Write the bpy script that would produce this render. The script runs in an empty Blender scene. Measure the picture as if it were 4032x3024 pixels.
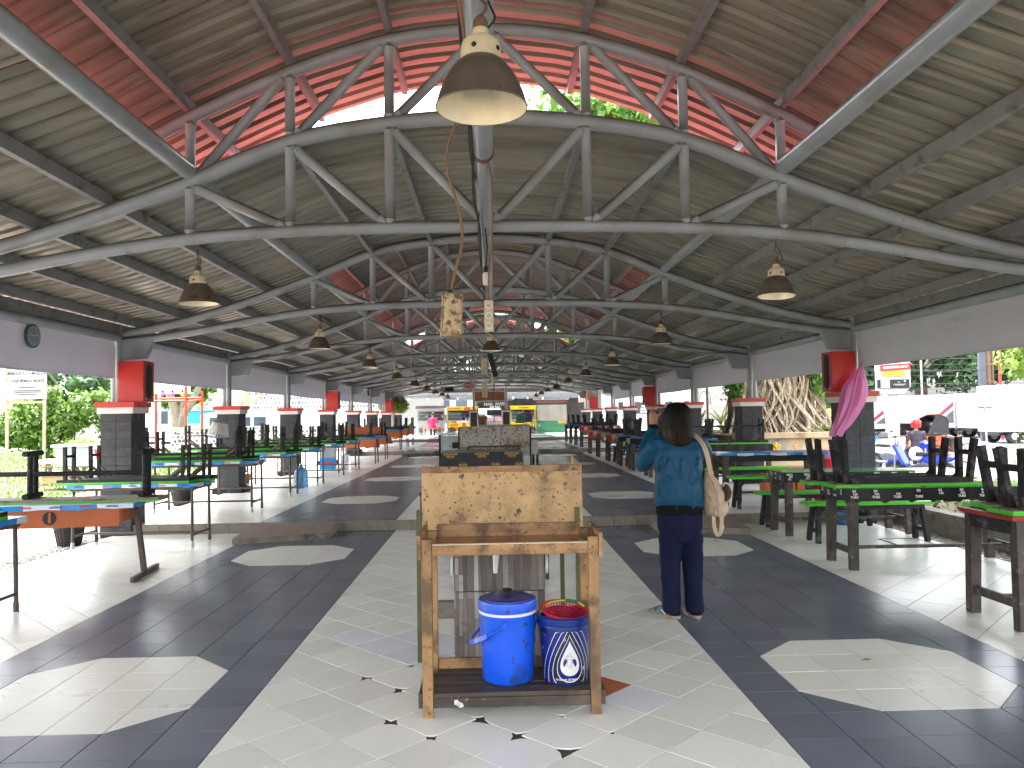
import bpy, bmesh, math, random
import numpy as np
from mathutils import Vector, Matrix
PI = math.pi
scene = bpy.context.scene
COL = scene.collection
rnd = random.Random(11)
ORD = ['first','second','third','fourth','fifth','sixth','seventh','eighth','ninth','tenth','eleventh']
SIDE = {-1: 'lawn side', 1: 'street side'}

# ---------------------------------------------------------------- camera
CAM_H = 1.503
cam_d = bpy.data.cameras.new('camera')
cam = bpy.data.objects.new('camera', cam_d)
COL.objects.link(cam)
cam_d.sensor_width = 36.0
cam_d.lens = 27.13
cam_d.clip_start = 0.05
cam_d.clip_end = 900
def cam_axes(pitch, yaw, roll):
    cy, sy = math.cos(yaw), math.sin(yaw); cp, sp = math.cos(pitch), math.sin(pitch)
    fw = Vector((sy*cp, cy*cp, sp)); rt = Vector((cy, -sy, 0)); up = rt.cross(fw)
    cr, sr = math.cos(roll), math.sin(roll)
    return rt*cr+up*sr, -rt*sr+up*cr, fw
_r, _u, _f = cam_axes(0.03995, 0.02622, -0.01559)
cam.matrix_world = Matrix(((_r.x, _u.x, -_f.x, 0), (_r.y, _u.y, -_f.y, 0), (_r.z, _u.z, -_f.z, CAM_H), (0, 0, 0, 1)))
scene.camera = cam

# ---------------------------------------------------------------- sky, sun, exposure
SUN_AZ = math.radians(-62)      # direction the light comes from, measured from +Y towards +X
SUN_EL = math.radians(72)
world = bpy.data.worlds.new('World'); scene.world = world; world.use_nodes = True
wn = world.node_tree; wn.nodes.clear()
sky = wn.nodes.new('ShaderNodeTexSky'); sky.sky_type = 'NISHITA'; sky.sun_disc = False
sky.sun_elevation = SUN_EL; sky.sun_rotation = SUN_AZ
sky.air_density = 1.0; sky.dust_density = 6.0; sky.ozone_density = 1.0
hs = wn.nodes.new('ShaderNodeHueSaturation'); hs.inputs['Saturation'].default_value = 0.22
bg = wn.nodes.new('ShaderNodeBackground'); bg.inputs['Strength'].default_value = 0.15
wo = wn.nodes.new('ShaderNodeOutputWorld')
wn.links.new(sky.outputs[0], hs.inputs['Color']); wn.links.new(hs.outputs[0], bg.inputs['Color']); wn.links.new(bg.outputs[0], wo.inputs['Surface'])
sun_d = bpy.data.lights.new('sun', 'SUN'); sun_d.energy = 0.5; sun_d.angle = math.radians(30); sun_d.color = (1.0, 0.96, 0.9)
sun = bpy.data.objects.new('sun', sun_d); COL.objects.link(sun)
sd = Vector((math.sin(SUN_AZ)*math.cos(SUN_EL), math.cos(SUN_AZ)*math.cos(SUN_EL), math.sin(SUN_EL)))
sun.rotation_euler = sd.to_track_quat('Z', 'Y').to_euler()
scene.view_settings.view_transform = 'Standard'
scene.view_settings.look = 'None'
scene.view_settings.exposure = 3.7
scene.view_settings.gamma = 1.0
scene.render.engine = 'CYCLES'
scene.cycles.max_bounces = 10
scene.cycles.diffuse_bounces = 6
scene.cycles.glossy_bounces = 4
scene.cycles.transparent_max_bounces = 12

# ---------------------------------------------------------------- mesh helpers
class MB:
    def __init__(s): s.v = []; s.f = []; s.m = []
    def add(s, vs, fs, m=0):
        o = len(s.v); s.v += [tuple(p) for p in vs]; s.f += [tuple(i+o for i in q) for q in fs]; s.m += [m]*len(fs); return s
    def box(s, x0, x1, y0, y1, z0, z1, m=0):
        return s.add([(x0,y0,z0),(x1,y0,z0),(x1,y1,z0),(x0,y1,z0),(x0,y0,z1),(x1,y0,z1),(x1,y1,z1),(x0,y1,z1)],
                     [(0,3,2,1),(4,5,6,7),(0,1,5,4),(1,2,6,5),(2,3,7,6),(3,0,4,7)], m)
    def cbox(s, c, d, rot=None, m=0):
        vs = [Vector((sx*d[0]/2, sy*d[1]/2, sz*d[2]/2)) for sz in (-1,1) for sx, sy in ((-1,-1),(1,-1),(1,1),(-1,1))]
        if rot is not None: vs = [rot @ v for v in vs]
        vs = [v+Vector(c) for v in vs]
        return s.add(vs, [(0,3,2,1),(4,5,6,7),(0,1,5,4),(1,2,6,5),(2,3,7,6),(3,0,4,7)], m)
    def beam(s, p, q, w, h, w2=None, h2=None, up=(0,0,1), m=0):
        p = Vector(p); q = Vector(q); d = (q-p).normalized(); u = Vector(up)
        if abs(d.dot(u)) > 0.98: u = Vector((0,1,0))
        a = d.cross(u).normalized(); b = a.cross(d)
        w2 = w if w2 is None else w2; h2 = h if h2 is None else h2
        vs = [p+a*(i*w/2)+b*(j*h/2) for i, j in ((-1,-1),(1,-1),(1,1),(-1,1))]+[q+a*(i*w2/2)+b*(j*h2/2) for i, j in ((-1,-1),(1,-1),(1,1),(-1,1))]
        return s.add(vs, [(0,3,2,1),(4,5,6,7),(0,1,5,4),(1,2,6,5),(2,3,7,6),(3,0,4,7)], m)
    def tube(s, pts, r, n=8, cap=True, m=0):
        pts = [Vector(p) for p in pts]; k = len(pts)
        rs = [r]*k if isinstance(r, (int, float)) else list(r)
        t0 = (pts[1]-pts[0]).normalized()
        u = Vector((0,0,1)) if abs(t0.z) < 0.9 else Vector((0,1,0))
        a = t0.cross(u).normalized(); vs = []
        for i in range(k):
            t = (pts[min(i+1,k-1)]-pts[max(i-1,0)]).normalized()
            a = (a-t*a.dot(t))
            a = a.normalized() if a.length > 1e-6 else t.orthogonal().normalized()
            b = t.cross(a)
            for j in range(n):
                th = 2*PI*j/n; vs.append(pts[i]+(a*math.cos(th)+b*math.sin(th))*rs[i])
        fs = [(i*n+j, i*n+(j+1)%n, (i+1)*n+(j+1)%n, (i+1)*n+j) for i in range(k-1) for j in range(n)]
        if cap: fs += [tuple(reversed(range(n))), tuple(range((k-1)*n, k*n))]
        return s.add(vs, fs, m)
    def etube(s, rings, n=14, m=0):
        """rings: (cx,cy,cz,rx,ry) horizontal ellipses, closed with caps"""
        vs = [(c[0]+c[3]*math.cos(2*PI*j/n), c[1]+c[4]*math.sin(2*PI*j/n), c[2]) for c in rings for j in range(n)]
        k = len(rings)
        fs = [(i*n+j, i*n+(j+1)%n, (i+1)*n+(j+1)%n, (i+1)*n+j) for i in range(k-1) for j in range(n)]
        fs += [tuple(reversed(range(n))), tuple(range((k-1)*n, k*n))]
        return s.add(vs, fs, m)
    def lathe(s, prof, n=20, c=(0,0,0), m=0, cap0=False, cap1=False):
        vs = [(c[0]+r*math.cos(2*PI*j/n), c[1]+r*math.sin(2*PI*j/n), c[2]+z) for r, z in prof for j in range(n)]
        k = len(prof)
        fs = [(i*n+j, i*n+(j+1)%n, (i+1)*n+(j+1)%n, (i+1)*n+j) for i in range(k-1) for j in range(n)]
        if cap0: fs.append(tuple(reversed(range(n))))
        if cap1: fs.append(tuple(range((k-1)*n, k*n)))
        return s.add(vs, fs, m)
    def prism(s, poly, t0, t1, axis='z', m=0):
        """poly in the plane across the axis, extruded t0..t1"""
        def P(a, b, t): return (a, b, t) if axis == 'z' else ((a, t, b) if axis == 'y' else (t, a, b))
        n = len(poly); vs = [P(a, b, t0) for a, b in poly]+[P(a, b, t1) for a, b in poly]
        fs = [tuple(reversed(range(n))), tuple(range(n, 2*n))]+[(i, (i+1)%n, n+(i+1)%n, n+i) for i in range(n)]
        return s.add(vs, fs, m)
    def sphere(s, c, r, n=12, k=7, sz=1.0, m=0):
        prof = [(max(1e-4, math.sin(PI*i/(k)))*r, -math.cos(PI*i/k)*r*sz) for i in range(k+1)]
        return s.lathe(prof, n, c, m)
    def mesh(s, name):
        me = bpy.data.meshes.new(name); me.from_pydata(s.v, [], s.f)
        if any(s.m): me.polygons.foreach_set('material_index', s.m)
        return me

def link(name, me, mats, parent=None, smooth=None, loc=None):
    if not isinstance(mats, (list, tuple)): mats = [mats]
    if not me.materials:
        for mt in mats: me.materials.append(mt)
    if smooth:
        me.polygons.foreach_set('use_smooth', [True]*len(me.polygons)); me.set_sharp_from_angle(angle=math.radians(smooth))
    o = bpy.data.objects.new(name, me); COL.objects.link(o)
    if parent is not None: o.parent = parent
    if loc is not None: o.location = loc
    return o
def mk(name, mb, mats, parent=None, smooth=None, loc=None, bevel=0, recalc=True):
    me = mb.mesh(name)
    if recalc:
        bm = bmesh.new(); bm.from_mesh(me); bmesh.ops.recalc_face_normals(bm, faces=bm.faces); bm.to_mesh(me); bm.free()
    o = link(name, me, mats, parent, smooth, loc)
    if bevel:
        b = o.modifiers.new('bevel', 'BEVEL'); b.width = bevel; b.segments = 2; b.limit_method = 'ANGLE'
    return o
def tag(o, label, cat, group=None, kind=None):
    if label: o['label'] = label
    if cat: o['category'] = cat
    if group: o['group'] = group
    if kind: o['kind'] = kind
    return o
def thing(name, label, cat, loc=(0,0,0), rz=0, group=None):
    o = bpy.data.objects.new(name, None); COL.objects.link(o); o.empty_display_size = 0.1
    o.location = loc; o.rotation_euler = (0, 0, rz)
    return tag(o, label, cat, group)
def struct(o): o['kind'] = 'structure'; return o
def stuff(o): o['kind'] = 'stuff'; return o
def copy_tree(o, parent=None):
    c = o.copy(); COL.objects.link(c); c.parent = parent
    for ch in list(o.children): copy_tree(ch, c)
    return c
def place(proto, used, loc, rz=0, label=None, group=None, cat=None, rx=0):
    """the first call moves the prototype itself, later ones copy it"""
    o = proto if not used else copy_tree(proto)
    used.append(o); o.location = loc; o.rotation_euler = (rx, 0, rz)
    if label: o['label'] = label
    if group: o['group'] = group
    if cat: o['category'] = cat
    return o
_txt = {}
def text_mesh(txt, size=0.1, align='CENTER', extr=0.0, bold=0.0, spacing=1.0, line=1.0):
    key = (txt, size, align, extr, bold, spacing)
    if key in _txt: return _txt[key].copy()
    cu = bpy.data.curves.new('lettering', 'FONT'); cu.body = txt; cu.size = size; cu.align_x = align; cu.align_y = 'CENTER'
    cu.extrude = extr; cu.offset = bold; cu.space_character = spacing; cu.space_line = line; cu.resolution_u = 3
    ob = bpy.data.objects.new('lettering', cu); COL.objects.link(ob)
    dg = bpy.context.evaluated_depsgraph_get(); me = bpy.data.meshes.new_from_object(ob.evaluated_get(dg))
    bpy.data.objects.remove(ob); bpy.data.curves.remove(cu)
    me.materials.clear(); _txt[key] = me
    return me.copy()
def text(txt, size, mat, parent, loc, rot=(PI/2, 0, 0), name='lettering', sx=1.0, sy=1.0, **k):
    o = link(name, text_mesh(txt, size, **k), mat, parent)
    o.location = loc; o.rotation_euler = rot; o.scale = (sx, sy, 1)
    return o
def catmull(pts, n=6):
    pts = [Vector(p) for p in pts]; out = []
    for i in range(len(pts)-1):
        p0 = pts[max(i-1,0)]; p1 = pts[i]; p2 = pts[i+1]; p3 = pts[min(i+2,len(pts)-1)]
        for k in range(n):
            t = k/n; out.append(0.5*((2*p1)+(p2-p0)*t+(2*p0-5*p1+4*p2-p3)*t*t+(-p0+3*p1-3*p2+p3)*t**3))
    out.append(pts[-1]); return out
def interp(tab, x):
    for i in range(len(tab)-1):
        if x <= tab[i+1][0]:
            a, b = tab[i], tab[i+1]; t = (x-a[0])/(b[0]-a[0]); return a[1]+(b[1]-a[1])*t
    return tab[-1][1]
def remeshed(mb, voxel, smooth_it=6, disp=None):
    me = mb.mesh('body'); ob = bpy.data.objects.new('tmp', me); COL.objects.link(ob)
    r = ob.modifiers.new('r', 'REMESH'); r.mode = 'VOXEL'; r.voxel_size = voxel
    s_ = ob.modifiers.new('s', 'SMOOTH'); s_.iterations = smooth_it; s_.factor = 0.6
    if disp:
        for sc, st in disp:
            tx = bpy.data.textures.new('folds', 'CLOUDS'); tx.noise_scale = sc; tx.noise_depth = 1
            d = ob.modifiers.new('d', 'DISPLACE'); d.texture = tx; d.strength = st; d.mid_level = 0.5
    dg = bpy.context.evaluated_depsgraph_get(); out = bpy.data.meshes.new_from_object(ob.evaluated_get(dg))
    bpy.data.objects.remove(ob); bpy.data.meshes.remove(me)
    out.polygons.foreach_set('use_smooth', [True]*len(out.polygons))
    return out

# ---------------------------------------------------------------- materials
def M(name, col, rough=0.6, var=0.15, scale=8.0, metal=0.0, bump=0.0, bscale=None, spots=None, stretch=None, rand=0.0, island=False,
      coat=0.0, trans=0.0, top_dust=None, spec=0.5, rvar=0.0, world=False):
    m = bpy.data.materials.new(name); m.use_nodes = True; nt = m.node_tree; N = nt.nodes; L = nt.links
    b = N['Principled BSDF']; b.inputs['Roughness'].default_value = rough; b.inputs['Metallic'].default_value = metal
    b.inputs['Specular IOR Level'].default_value = spec
    if coat: b.inputs['Coat Weight'].default_value = coat; b.inputs['Coat Roughness'].default_value = 0.15
    if trans: b.inputs['Transmission Weight'].default_value = trans
    tc = N.new('ShaderNodeTexCoord'); src = tc.outputs['Object']
    if world: src = N.new('ShaderNodeNewGeometry').outputs['Position']
    osrc = src
    if stretch:
        mp = N.new('ShaderNodeMapping'); mp.inputs['Scale'].default_value = stretch; L.new(src, mp.inputs['Vector']); src = mp.outputs[0]
    no = N.new('ShaderNodeTexNoise'); no.inputs['Scale'].default_value = scale; no.inputs['Detail'].default_value = 6.0; no.inputs['Roughness'].default_value = 0.6
    L.new(src, no.inputs['Vector'])
    rp = N.new('ShaderNodeValToRGB'); rp.color_ramp.elements[0].position = 0.3; rp.color_ramp.elements[1].position = 0.7
    rp.color_ramp.elements[0].color = tuple(c*(1-var) for c in col)+(1,); rp.color_ramp.elements[1].color = tuple(min(1, c*(1+var)) for c in col)+(1,)
    L.new(no.outputs['Fac'], rp.inputs['Fac']); out = rp.outputs['Color']
    def mix(fac, a, c, mode='MIX'):
        x = N.new('ShaderNodeMix'); x.data_type = 'RGBA'; x.blend_type = mode
        if hasattr(fac, 'is_output'): L.new(fac, x.inputs[0])
        else: x.inputs[0].default_value = fac
        L.new(a, x.inputs[6])
        if hasattr(c, 'is_output'): L.new(c, x.inputs[7])
        else: x.inputs[7].default_value = tuple(c)+(1,)
        return x.outputs[2]
    for sp in (spots or []):          # (colour, scale, threshold, softness[, stretch])
        n2 = N.new('ShaderNodeTexNoise'); n2.inputs['Scale'].default_value = sp[1]; n2.inputs['Detail'].default_value = 1.5 if len(sp) > 4 else 5.0; n2.inputs['Roughness'].default_value = 0.65
        if len(sp) > 4:
            mp2 = N.new('ShaderNodeMapping'); mp2.inputs['Scale'].default_value = sp[4]; mp2.inputs['Location'].default_value = (3.1*sp[1], 1.7, 0.4); L.new(osrc, mp2.inputs['Vector']); L.new(mp2.outputs[0], n2.inputs['Vector'])
        else: L.new(osrc, n2.inputs['Vector'])
        r2 = N.new('ShaderNodeValToRGB'); r2.color_ramp.elements[0].position = sp[2]; r2.color_ramp.elements[1].position = sp[2]+sp[3]
        r2.color_ramp.elements[0].color = (0,0,0,1); r2.color_ramp.elements[1].color = (1,1,1,1)
        L.new(n2.outputs['Fac'], r2.inputs['Fac']); out = mix(r2.outputs['Color'], out, sp[0])
    if top_dust:
        g = N.new('ShaderNodeNewGeometry'); sx = N.new('ShaderNodeSeparateXYZ'); L.new(g.outputs['Normal'], sx.inputs[0])
        mr = N.new('ShaderNodeMapRange'); mr.inputs['From Min'].default_value = 0.25; mr.inputs['From Max'].default_value = 0.8; L.new(sx.outputs['Z'], mr.inputs['Value'])
        out = mix(mr.outputs[0], out, top_dust)
    if rand:
        if island:
            g2 = N.new('ShaderNodeNewGeometry'); rv = g2.outputs['Random Per Island']
        else:
            oi = N.new('ShaderNodeObjectInfo'); rv = oi.outputs['Random']
        ma = N.new('ShaderNodeMapRange'); ma.inputs['To Min'].default_value = 1-rand; ma.inputs['To Max'].default_value = 1+rand; L.new(rv, ma.inputs['Value'])
        hv = N.new('ShaderNodeHueSaturation'); L.new(ma.outputs[0], hv.inputs['Value']); L.new(out, hv.inputs['Color']); out = hv.outputs[0]
    L.new(out, b.inputs['Base Color'])
    if rvar:
        mr2 = N.new('ShaderNodeMapRange'); mr2.inputs['To Min'].default_value = max(0.02, rough-rvar); mr2.inputs['To Max'].default_value = min(1, rough+rvar)
        L.new(no.outputs['Fac'], mr2.inputs['Value']); L.new(mr2.outputs[0], b.inputs['Roughness'])
    if bump:
        bn = N.new('ShaderNodeTexNoise'); bn.inputs['Scale'].default_value = bscale or scale*4; bn.inputs['Detail'].default_value = 5.0; L.new(src, bn.inputs['Vector'])
        bp = N.new('ShaderNodeBump'); bp.inputs['Strength'].default_value = bump; bp.inputs['Distance'].default_value = 0.01
        L.new(bn.outputs['Fac'], bp.inputs['Height']); L.new(bp.outputs[0], b.inputs['Normal'])
    return m
def leaf_mat(name, c1, c2, trans=0.35):
    m = bpy.data.materials.new(name); m.use_nodes = True; nt = m.node_tree; N = nt.nodes; L = nt.links
    g = N.new('ShaderNodeNewGeometry'); rp = N.new('ShaderNodeValToRGB'); rp.color_ramp.elements[0].color = tuple(c1)+(1,); rp.color_ramp.elements[1].color = tuple(c2)+(1,)
    L.new(g.outputs['Random Per Island'], rp.inputs['Fac'])
    b = N['Principled BSDF']; b.inputs['Roughness'].default_value = 0.5; L.new(rp.outputs[0], b.inputs['Base Color'])
    t = N.new('ShaderNodeBsdfTranslucent'); L.new(rp.outputs[0], t.inputs['Color'])
    mx = N.new('ShaderNodeMixShader'); mx.inputs[0].default_value = trans
    L.new(b.outputs[0], mx.inputs[1]); L.new(t.outputs[0], mx.inputs[2]); L.new(mx.outputs[0], N['Material Output'].inputs['Surface'])
    return m
def sheet_mat(name, col, trans=0.5, rough=0.5):
    """thin cloth, plastic film or translucent roofing"""
    m = bpy.data.materials.new(name); m.use_nodes = True; nt = m.node_tree; N = nt.nodes; L = nt.links
    b = N['Principled BSDF']; b.inputs['Roughness'].default_value = rough
    tc = N.new('ShaderNodeTexCoord'); no = N.new('ShaderNodeTexNoise'); no.inputs['Scale'].default_value = 2.2; no.inputs['Detail'].default_value = 5; L.new(tc.outputs['Object'], no.inputs['Vector'])
    rp = N.new('ShaderNodeValToRGB'); rp.color_ramp.elements[0].position = 0.35; rp.color_ramp.elements[0].color = tuple(c*0.9 for c in col)+(1,); rp.color_ramp.elements[1].color = tuple(col)+(1,)
    L.new(no.outputs['Fac'], rp.inputs['Fac']); L.new(rp.outputs[0], b.inputs['Base Color'])
    t = N.new('ShaderNodeBsdfTranslucent'); L.new(rp.outputs[0], t.inputs['Color'])
    mx = N.new('ShaderNodeMixShader'); mx.inputs[0].default_value = trans
    L.new(b.outputs[0], mx.inputs[1]); L.new(t.outputs[0], mx.inputs[2]); L.new(mx.outputs[0], N['Material Output'].inputs['Surface'])
    return m

m_pipe = M('pipe_paint', (0.285, 0.325, 0.355), 0.28, 0.06, 3, top_dust=(0.10, 0.085, 0.07), spots=[((0.22,0.225,0.22), 3, 0.50, 0.25, (1,1,1)), ((0.15,0.125,0.10), 22, 0.67, 0.04)], bump=0.08, bscale=30, world=True)
m_purlin = M('purlin_paint', (0.20, 0.21, 0.215), 0.5, 0.12, 4, spots=[((0.10,0.08,0.065), 5, 0.56, 0.12)])
m_under = M('roof_underside', (0.265, 0.258, 0.212), 0.34, 0.10, 1.2, stretch=(0.35, 2.2, 1), metal=0.25, spots=[((0.16,0.148,0.115), 1.3, 0.50, 0.22, (0.25, 3, 1)), ((0.13,0.12,0.095), 5.0, 0.56, 0.2, (0.12, 7, 1))], rand=0.16, spec=0.45)
m_rooftop = M('roof_red_paint', (0.33, 0.07, 0.068), 0.5, 0.15, 2, spots=[((0.22,0.07,0.05), 2, 0.62, 0.2)])
m_dtile = M('dark_tile', (0.155, 0.170, 0.212), 0.25, 0.07, 2.0, world=True, spots=[((0.115,0.125,0.15), 150, 0.60, 0.05), ((0.19,0.20,0.225), 190, 0.63, 0.05)], rand=0.10, rvar=0.05)
m_wtile = M('white_tile', (0.83, 0.82, 0.76), 0.26, 0.035, 1.3, world=True, spots=[((0.38,0.35,0.30), 42, 0.68, 0.04)], rand=0.075, rvar=0.03)
m_newtile = M('new_white_tile', (0.82, 0.84, 0.88), 0.15, 0.03, 3, rand=0.03)
m_oct = M('ivory_tile', (0.80, 0.79, 0.72), 0.28, 0.03, 1.3, world=True, spots=[((0.42,0.39,0.33), 45, 0.69, 0.04)], rand=0.04, rvar=.03)
m_terra_t = M('terracotta_tile', (0.42, 0.12, 0.05), 0.5, 0.15, 6)
m_grout = M('grout', (0.055, 0.048, 0.04), 0.9, 0.3, 14, bump=0.3)
m_ramp = M('brown_tile', (0.30, 0.235, 0.19), 0.55, 0.18, 7, stretch=(8, 1, 1), bump=0.15, rand=0.05)
m_riser = M('stained_concrete', (0.24, 0.21, 0.175), 0.85, 0.3, 6, spots=[((0.07,0.06,0.05), 4, 0.52, 0.15)], bump=0.25)
m_gravel = M('gravel', (0.36, 0.33, 0.29), 0.9, 0.5, 60, bump=0.9, bscale=70)
m_pillar = M('black_block_paint', (0.040, 0.043, 0.050), 0.66, 0.3, 9, spots=[((0.11,0.105,0.10), 5, 0.60, 0.08)], bump=0.4, bscale=45, rand=0.12)
m_pillar_j = M('black_joint', (0.03, 0.031, 0.035), 0.8, 0.1, 9)
m_red = M('red_paint', (0.56, 0.028, 0.022), 0.38, 0.10, 5)
m_dred = M('deep_red_paint', (0.30, 0.018, 0.016), 0.42, 0.10, 5)
m_white = M('white_paint', (0.74, 0.73, 0.71), 0.5, 0.05, 7, spots=[((0.45,0.43,0.40), 8, 0.66, 0.08)])
m_redbase = M('oxide_red', (0.26, 0.07, 0.045), 0.7, 0.2, 8)
m_black = M('black', (0.012, 0.012, 0.013), 0.6, 0.1, 8)
m_banner = sheet_mat('banner_cloth', (0.68, 0.685, 0.75), 0.42, 0.6)
m_banner_l = sheet_mat('banner_cloth_left', (0.62, 0.63, 0.73), 0.46, 0.6)
m_ghost = M('ghost_print', (0.55, 0.53, 0.58), 0.6, 0.04, 5)
m_lampout = M('lamp_enamel', (0.15, 0.125, 0.10), 0.35, 0.25, 9, metal=0.4, spots=[((0.05,0.04,0.03), 12, 0.6, 0.1)])
m_lampin = M('lamp_reflector', (0.80, 0.74, 0.56), 0.35, 0.12, 5, metal=0.25)
m_cream = M('aged_cream', (0.60, 0.53, 0.36), 0.5, 0.18, 8, spots=[((0.22,0.15,0.07), 9, 0.62, 0.1)])
m_rust = M('rusty_iron', (0.13, 0.075, 0.045), 0.8, 0.35, 18, bump=0.3)
m_cord_o = M('orange_cord', (0.20, 0.11, 0.055), 0.6, 0.2, 30)
m_cord_b = M('black_cord', (0.015, 0.014, 0.014), 0.6, 0.1, 30)
m_cord_w = M('dusty_cord', (0.28, 0.22, 0.17), 0.7, 0.3, 30)
m_steel_d = M('dark_tube', (0.075, 0.055, 0.045), 0.55, 0.3, 14, spots=[((0.20,0.09,0.05), 10, 0.60, 0.10)])
m_galv = M('galvanised', (0.42, 0.44, 0.46), 0.4, 0.1, 9, metal=0.6)
m_blackwood = M('black_timber', (0.022, 0.022, 0.025), 0.6, 0.35, 7, stretch=(3, 3, 14), spots=[((0.11,0.11,0.115), 7, 0.57, 0.1), ((0.13,0.075,0.04), 6, 0.64, 0.03)], bump=0.2, spec=0.25)
m_dirtyleg = M('worn_leg_timber', (0.060, 0.048, 0.040), 0.65, 0.4, 9, spots=[((0.16,0.13,0.10), 11, 0.56, 0.08), ((0.02,0.02,0.02), 3, 0.52, 0.2)], bump=0.2)
m_green = M('bright_green_paint', (0.07, 0.52, 0.02), 0.45, 0.12, 8, spots=[((0.10,0.08,0.04), 14, 0.61, 0.05)])
m_bluep = M('blue_paint', (0.015, 0.13, 0.50), 0.45, 0.15, 8, spots=[((0.04,0.04,0.05), 10, 0.66, 0.05)])
m_yellowp = M('yellow_paint', (0.62, 0.40, 0.02), 0.5, 0.12, 8)
m_plank = M('grey_plank', (0.24, 0.205, 0.165), 0.75, 0.25, 5, stretch=(1, 14, 6), spots=[((0.10,0.08,0.06), 5, 0.58, 0.1, (1, 12, 6))], bump=0.2)
m_rawwood = M('raw_wood', (0.42, 0.24, 0.11), 0.7, 0.3, 6, stretch=(2, 2, 9), bump=0.15)
m_orange = M('orange_board', (0.44, 0.105, 0.028), 0.5, 0.10, 6, spots=[((0.20,0.06,0.03), 5, 0.66, 0.08)])
m_film_blue = M('blue_film', (0.02, 0.25, 0.66), 0.25, 0.08, 6)
m_film_white = M('pale_film', (0.62, 0.72, 0.80), 0.25, 0.05, 6)
m_film_black = M('black_film', (0.009, 0.009, 0.011), 0.34, 0.2, 8, bump=0.35, bscale=16, spec=0.3)
m_print_r = M('red_print', (0.45, 0.03, 0.04), 0.4, 0.05, 8)
m_print_w = M('white_print', (0.70, 0.70, 0.70), 0.4, 0.03, 8)
m_print_b = M('navy_print', (0.02, 0.05, 0.25), 0.4, 0.03, 8)
m_print_y = M('gold_print', (0.55, 0.32, 0.05), 0.4, 0.05, 8)
m_glass = M('clear_glass', (0.9, 0.95, 0.95), 0.03, 0.0, 3, trans=0.95)
# ================================================================ ground and floor
def slab(name, x0, x1, y0, y1, z0, z1, mat):
    return struct(mk(name, MB().box(x0, x1, y0, y1, z0, z1), mat))
m_soil = M('soil', (0.16, 0.125, 0.09), 0.95, 0.4, 6, bump=0.5)
m_asphalt = M('asphalt', (0.07, 0.07, 0.074), 0.85, 0.2, 20, bump=0.3, bscale=90, spots=[((0.20,0.19,0.18), 1.2, 0.55, 0.2)])
m_lawn = M('lawn_turf', (0.065, 0.105, 0.018), 0.9, 0.35, 3, bump=0.6, bscale=40)
m_paver = M('paver', (0.33, 0.28, 0.25), 0.8, 0.15, 6, bump=0.15, rand=0.12, island=True, spots=[((0.32,0.18,0.14), 0.7, 0.52, 0.05)])
gm = MB(); gm.add([(-400,-60,-0.62),(400,-60,-0.62),(400,600,-0.62),(-400,600,-0.62)], [(0,1,2,3)])
ground = struct(mk('ground', gm, m_soil))
slab('lawn', -60, -9.0, 9, 46, -0.6, -0.09, m_lawn)
slab('path', -60, -9.0, 46, 52, -0.6, -0.10, M('pale_path', (0.52, 0.48, 0.44), 0.9, 0.12, 4))
slab('road', 10.6, 90, -20, 120, -0.6, -0.44, m_asphalt)
slab('plaza', -9.0, 10.4, 60, 90, -0.6, 0.25, M('plaza_concrete', (0.45,0.43,0.40), 0.9, 0.1, 3))
garden = slab('garden_bed', 5.62, 10.3, 3.5, 17.4, -0.6, 0.16, m_soil)

LV = [(-3.0, 10.35, 0.0), (10.35, 27.7, 0.13), (27.7, 37.4, 0.26), (37.4, 60.0, 0.39)]
XL0, XR0 = -1.299, 1.320            # inner edges of the two dark walkways
OCT = [3.86+4.27*k for k in range(-1, 9)]
DH = 0.21213; DX0, DY0 = 1.174, 3.897
GAP = 0.0030
def clip(poly, x0, x1, y0, y1):
    for ax, lim, sg in ((0, x0, 1), (0, x1, -1), (1, y0, 1), (1, y1, -1)):
        out = []
        for i in range(len(poly)):
            a, b = poly[i], poly[(i+1)%len(poly)]
            da, db = (a[ax]-lim)*sg, (b[ax]-lim)*sg
            if da >= 0: out.append(a)
            if da*db < 0:
                t = da/(da-db); out.append((a[0]+(b[0]-a[0])*t, a[1]+(b[1]-a[1])*t))
        poly = out
        if len(poly) < 3: return []
    return poly
def area(p): return 0.5*sum(p[i][0]*p[(i+1)%len(p)][1]-p[(i+1)%len(p)][0]*p[i][1] for i in range(len(p)))
def shrink(poly, g):
    """move each edge of a convex polygon inwards by g"""
    n = len(poly); out = []
    if area(poly) < 0: poly = poly[::-1]
    L = []
    for i in range(n):
        a, b = Vector(poly[i]), Vector(poly[(i+1)%n]); d = b-a
        if d.length < 1e-5: continue
        d.normalize(); nn = Vector((-d.y, d.x)); L.append((a+nn*g, d))
    for i in range(len(L)):
        (p, d), (q, e) = L[i-1], L[i]
        den = d.x*e.y-d.y*e.x
        if abs(den) < 1e-6: continue
        t = ((q.x-p.x)*e.y-(q.y-p.y)*e.x)/den; out.append((p.x+d.x*t, p.y+d.y*t))
    return out if len(out) > 2 else []
CHIPS = {(-8,2):.06,(-8,0):.075,(-6,0):.085,(-7,-1):.045,(-5,-1):.06,(-4,-2):.07,(-11,3):.04,(-9,3):.045,(-8,4):.05,(-9,7):.035,(-9,9):.04,(-3,-1):.028,(-4,0):.04,(-7,1):.04,(0,4):.02,(-12,2):.02,(-2,-4):.02}
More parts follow.
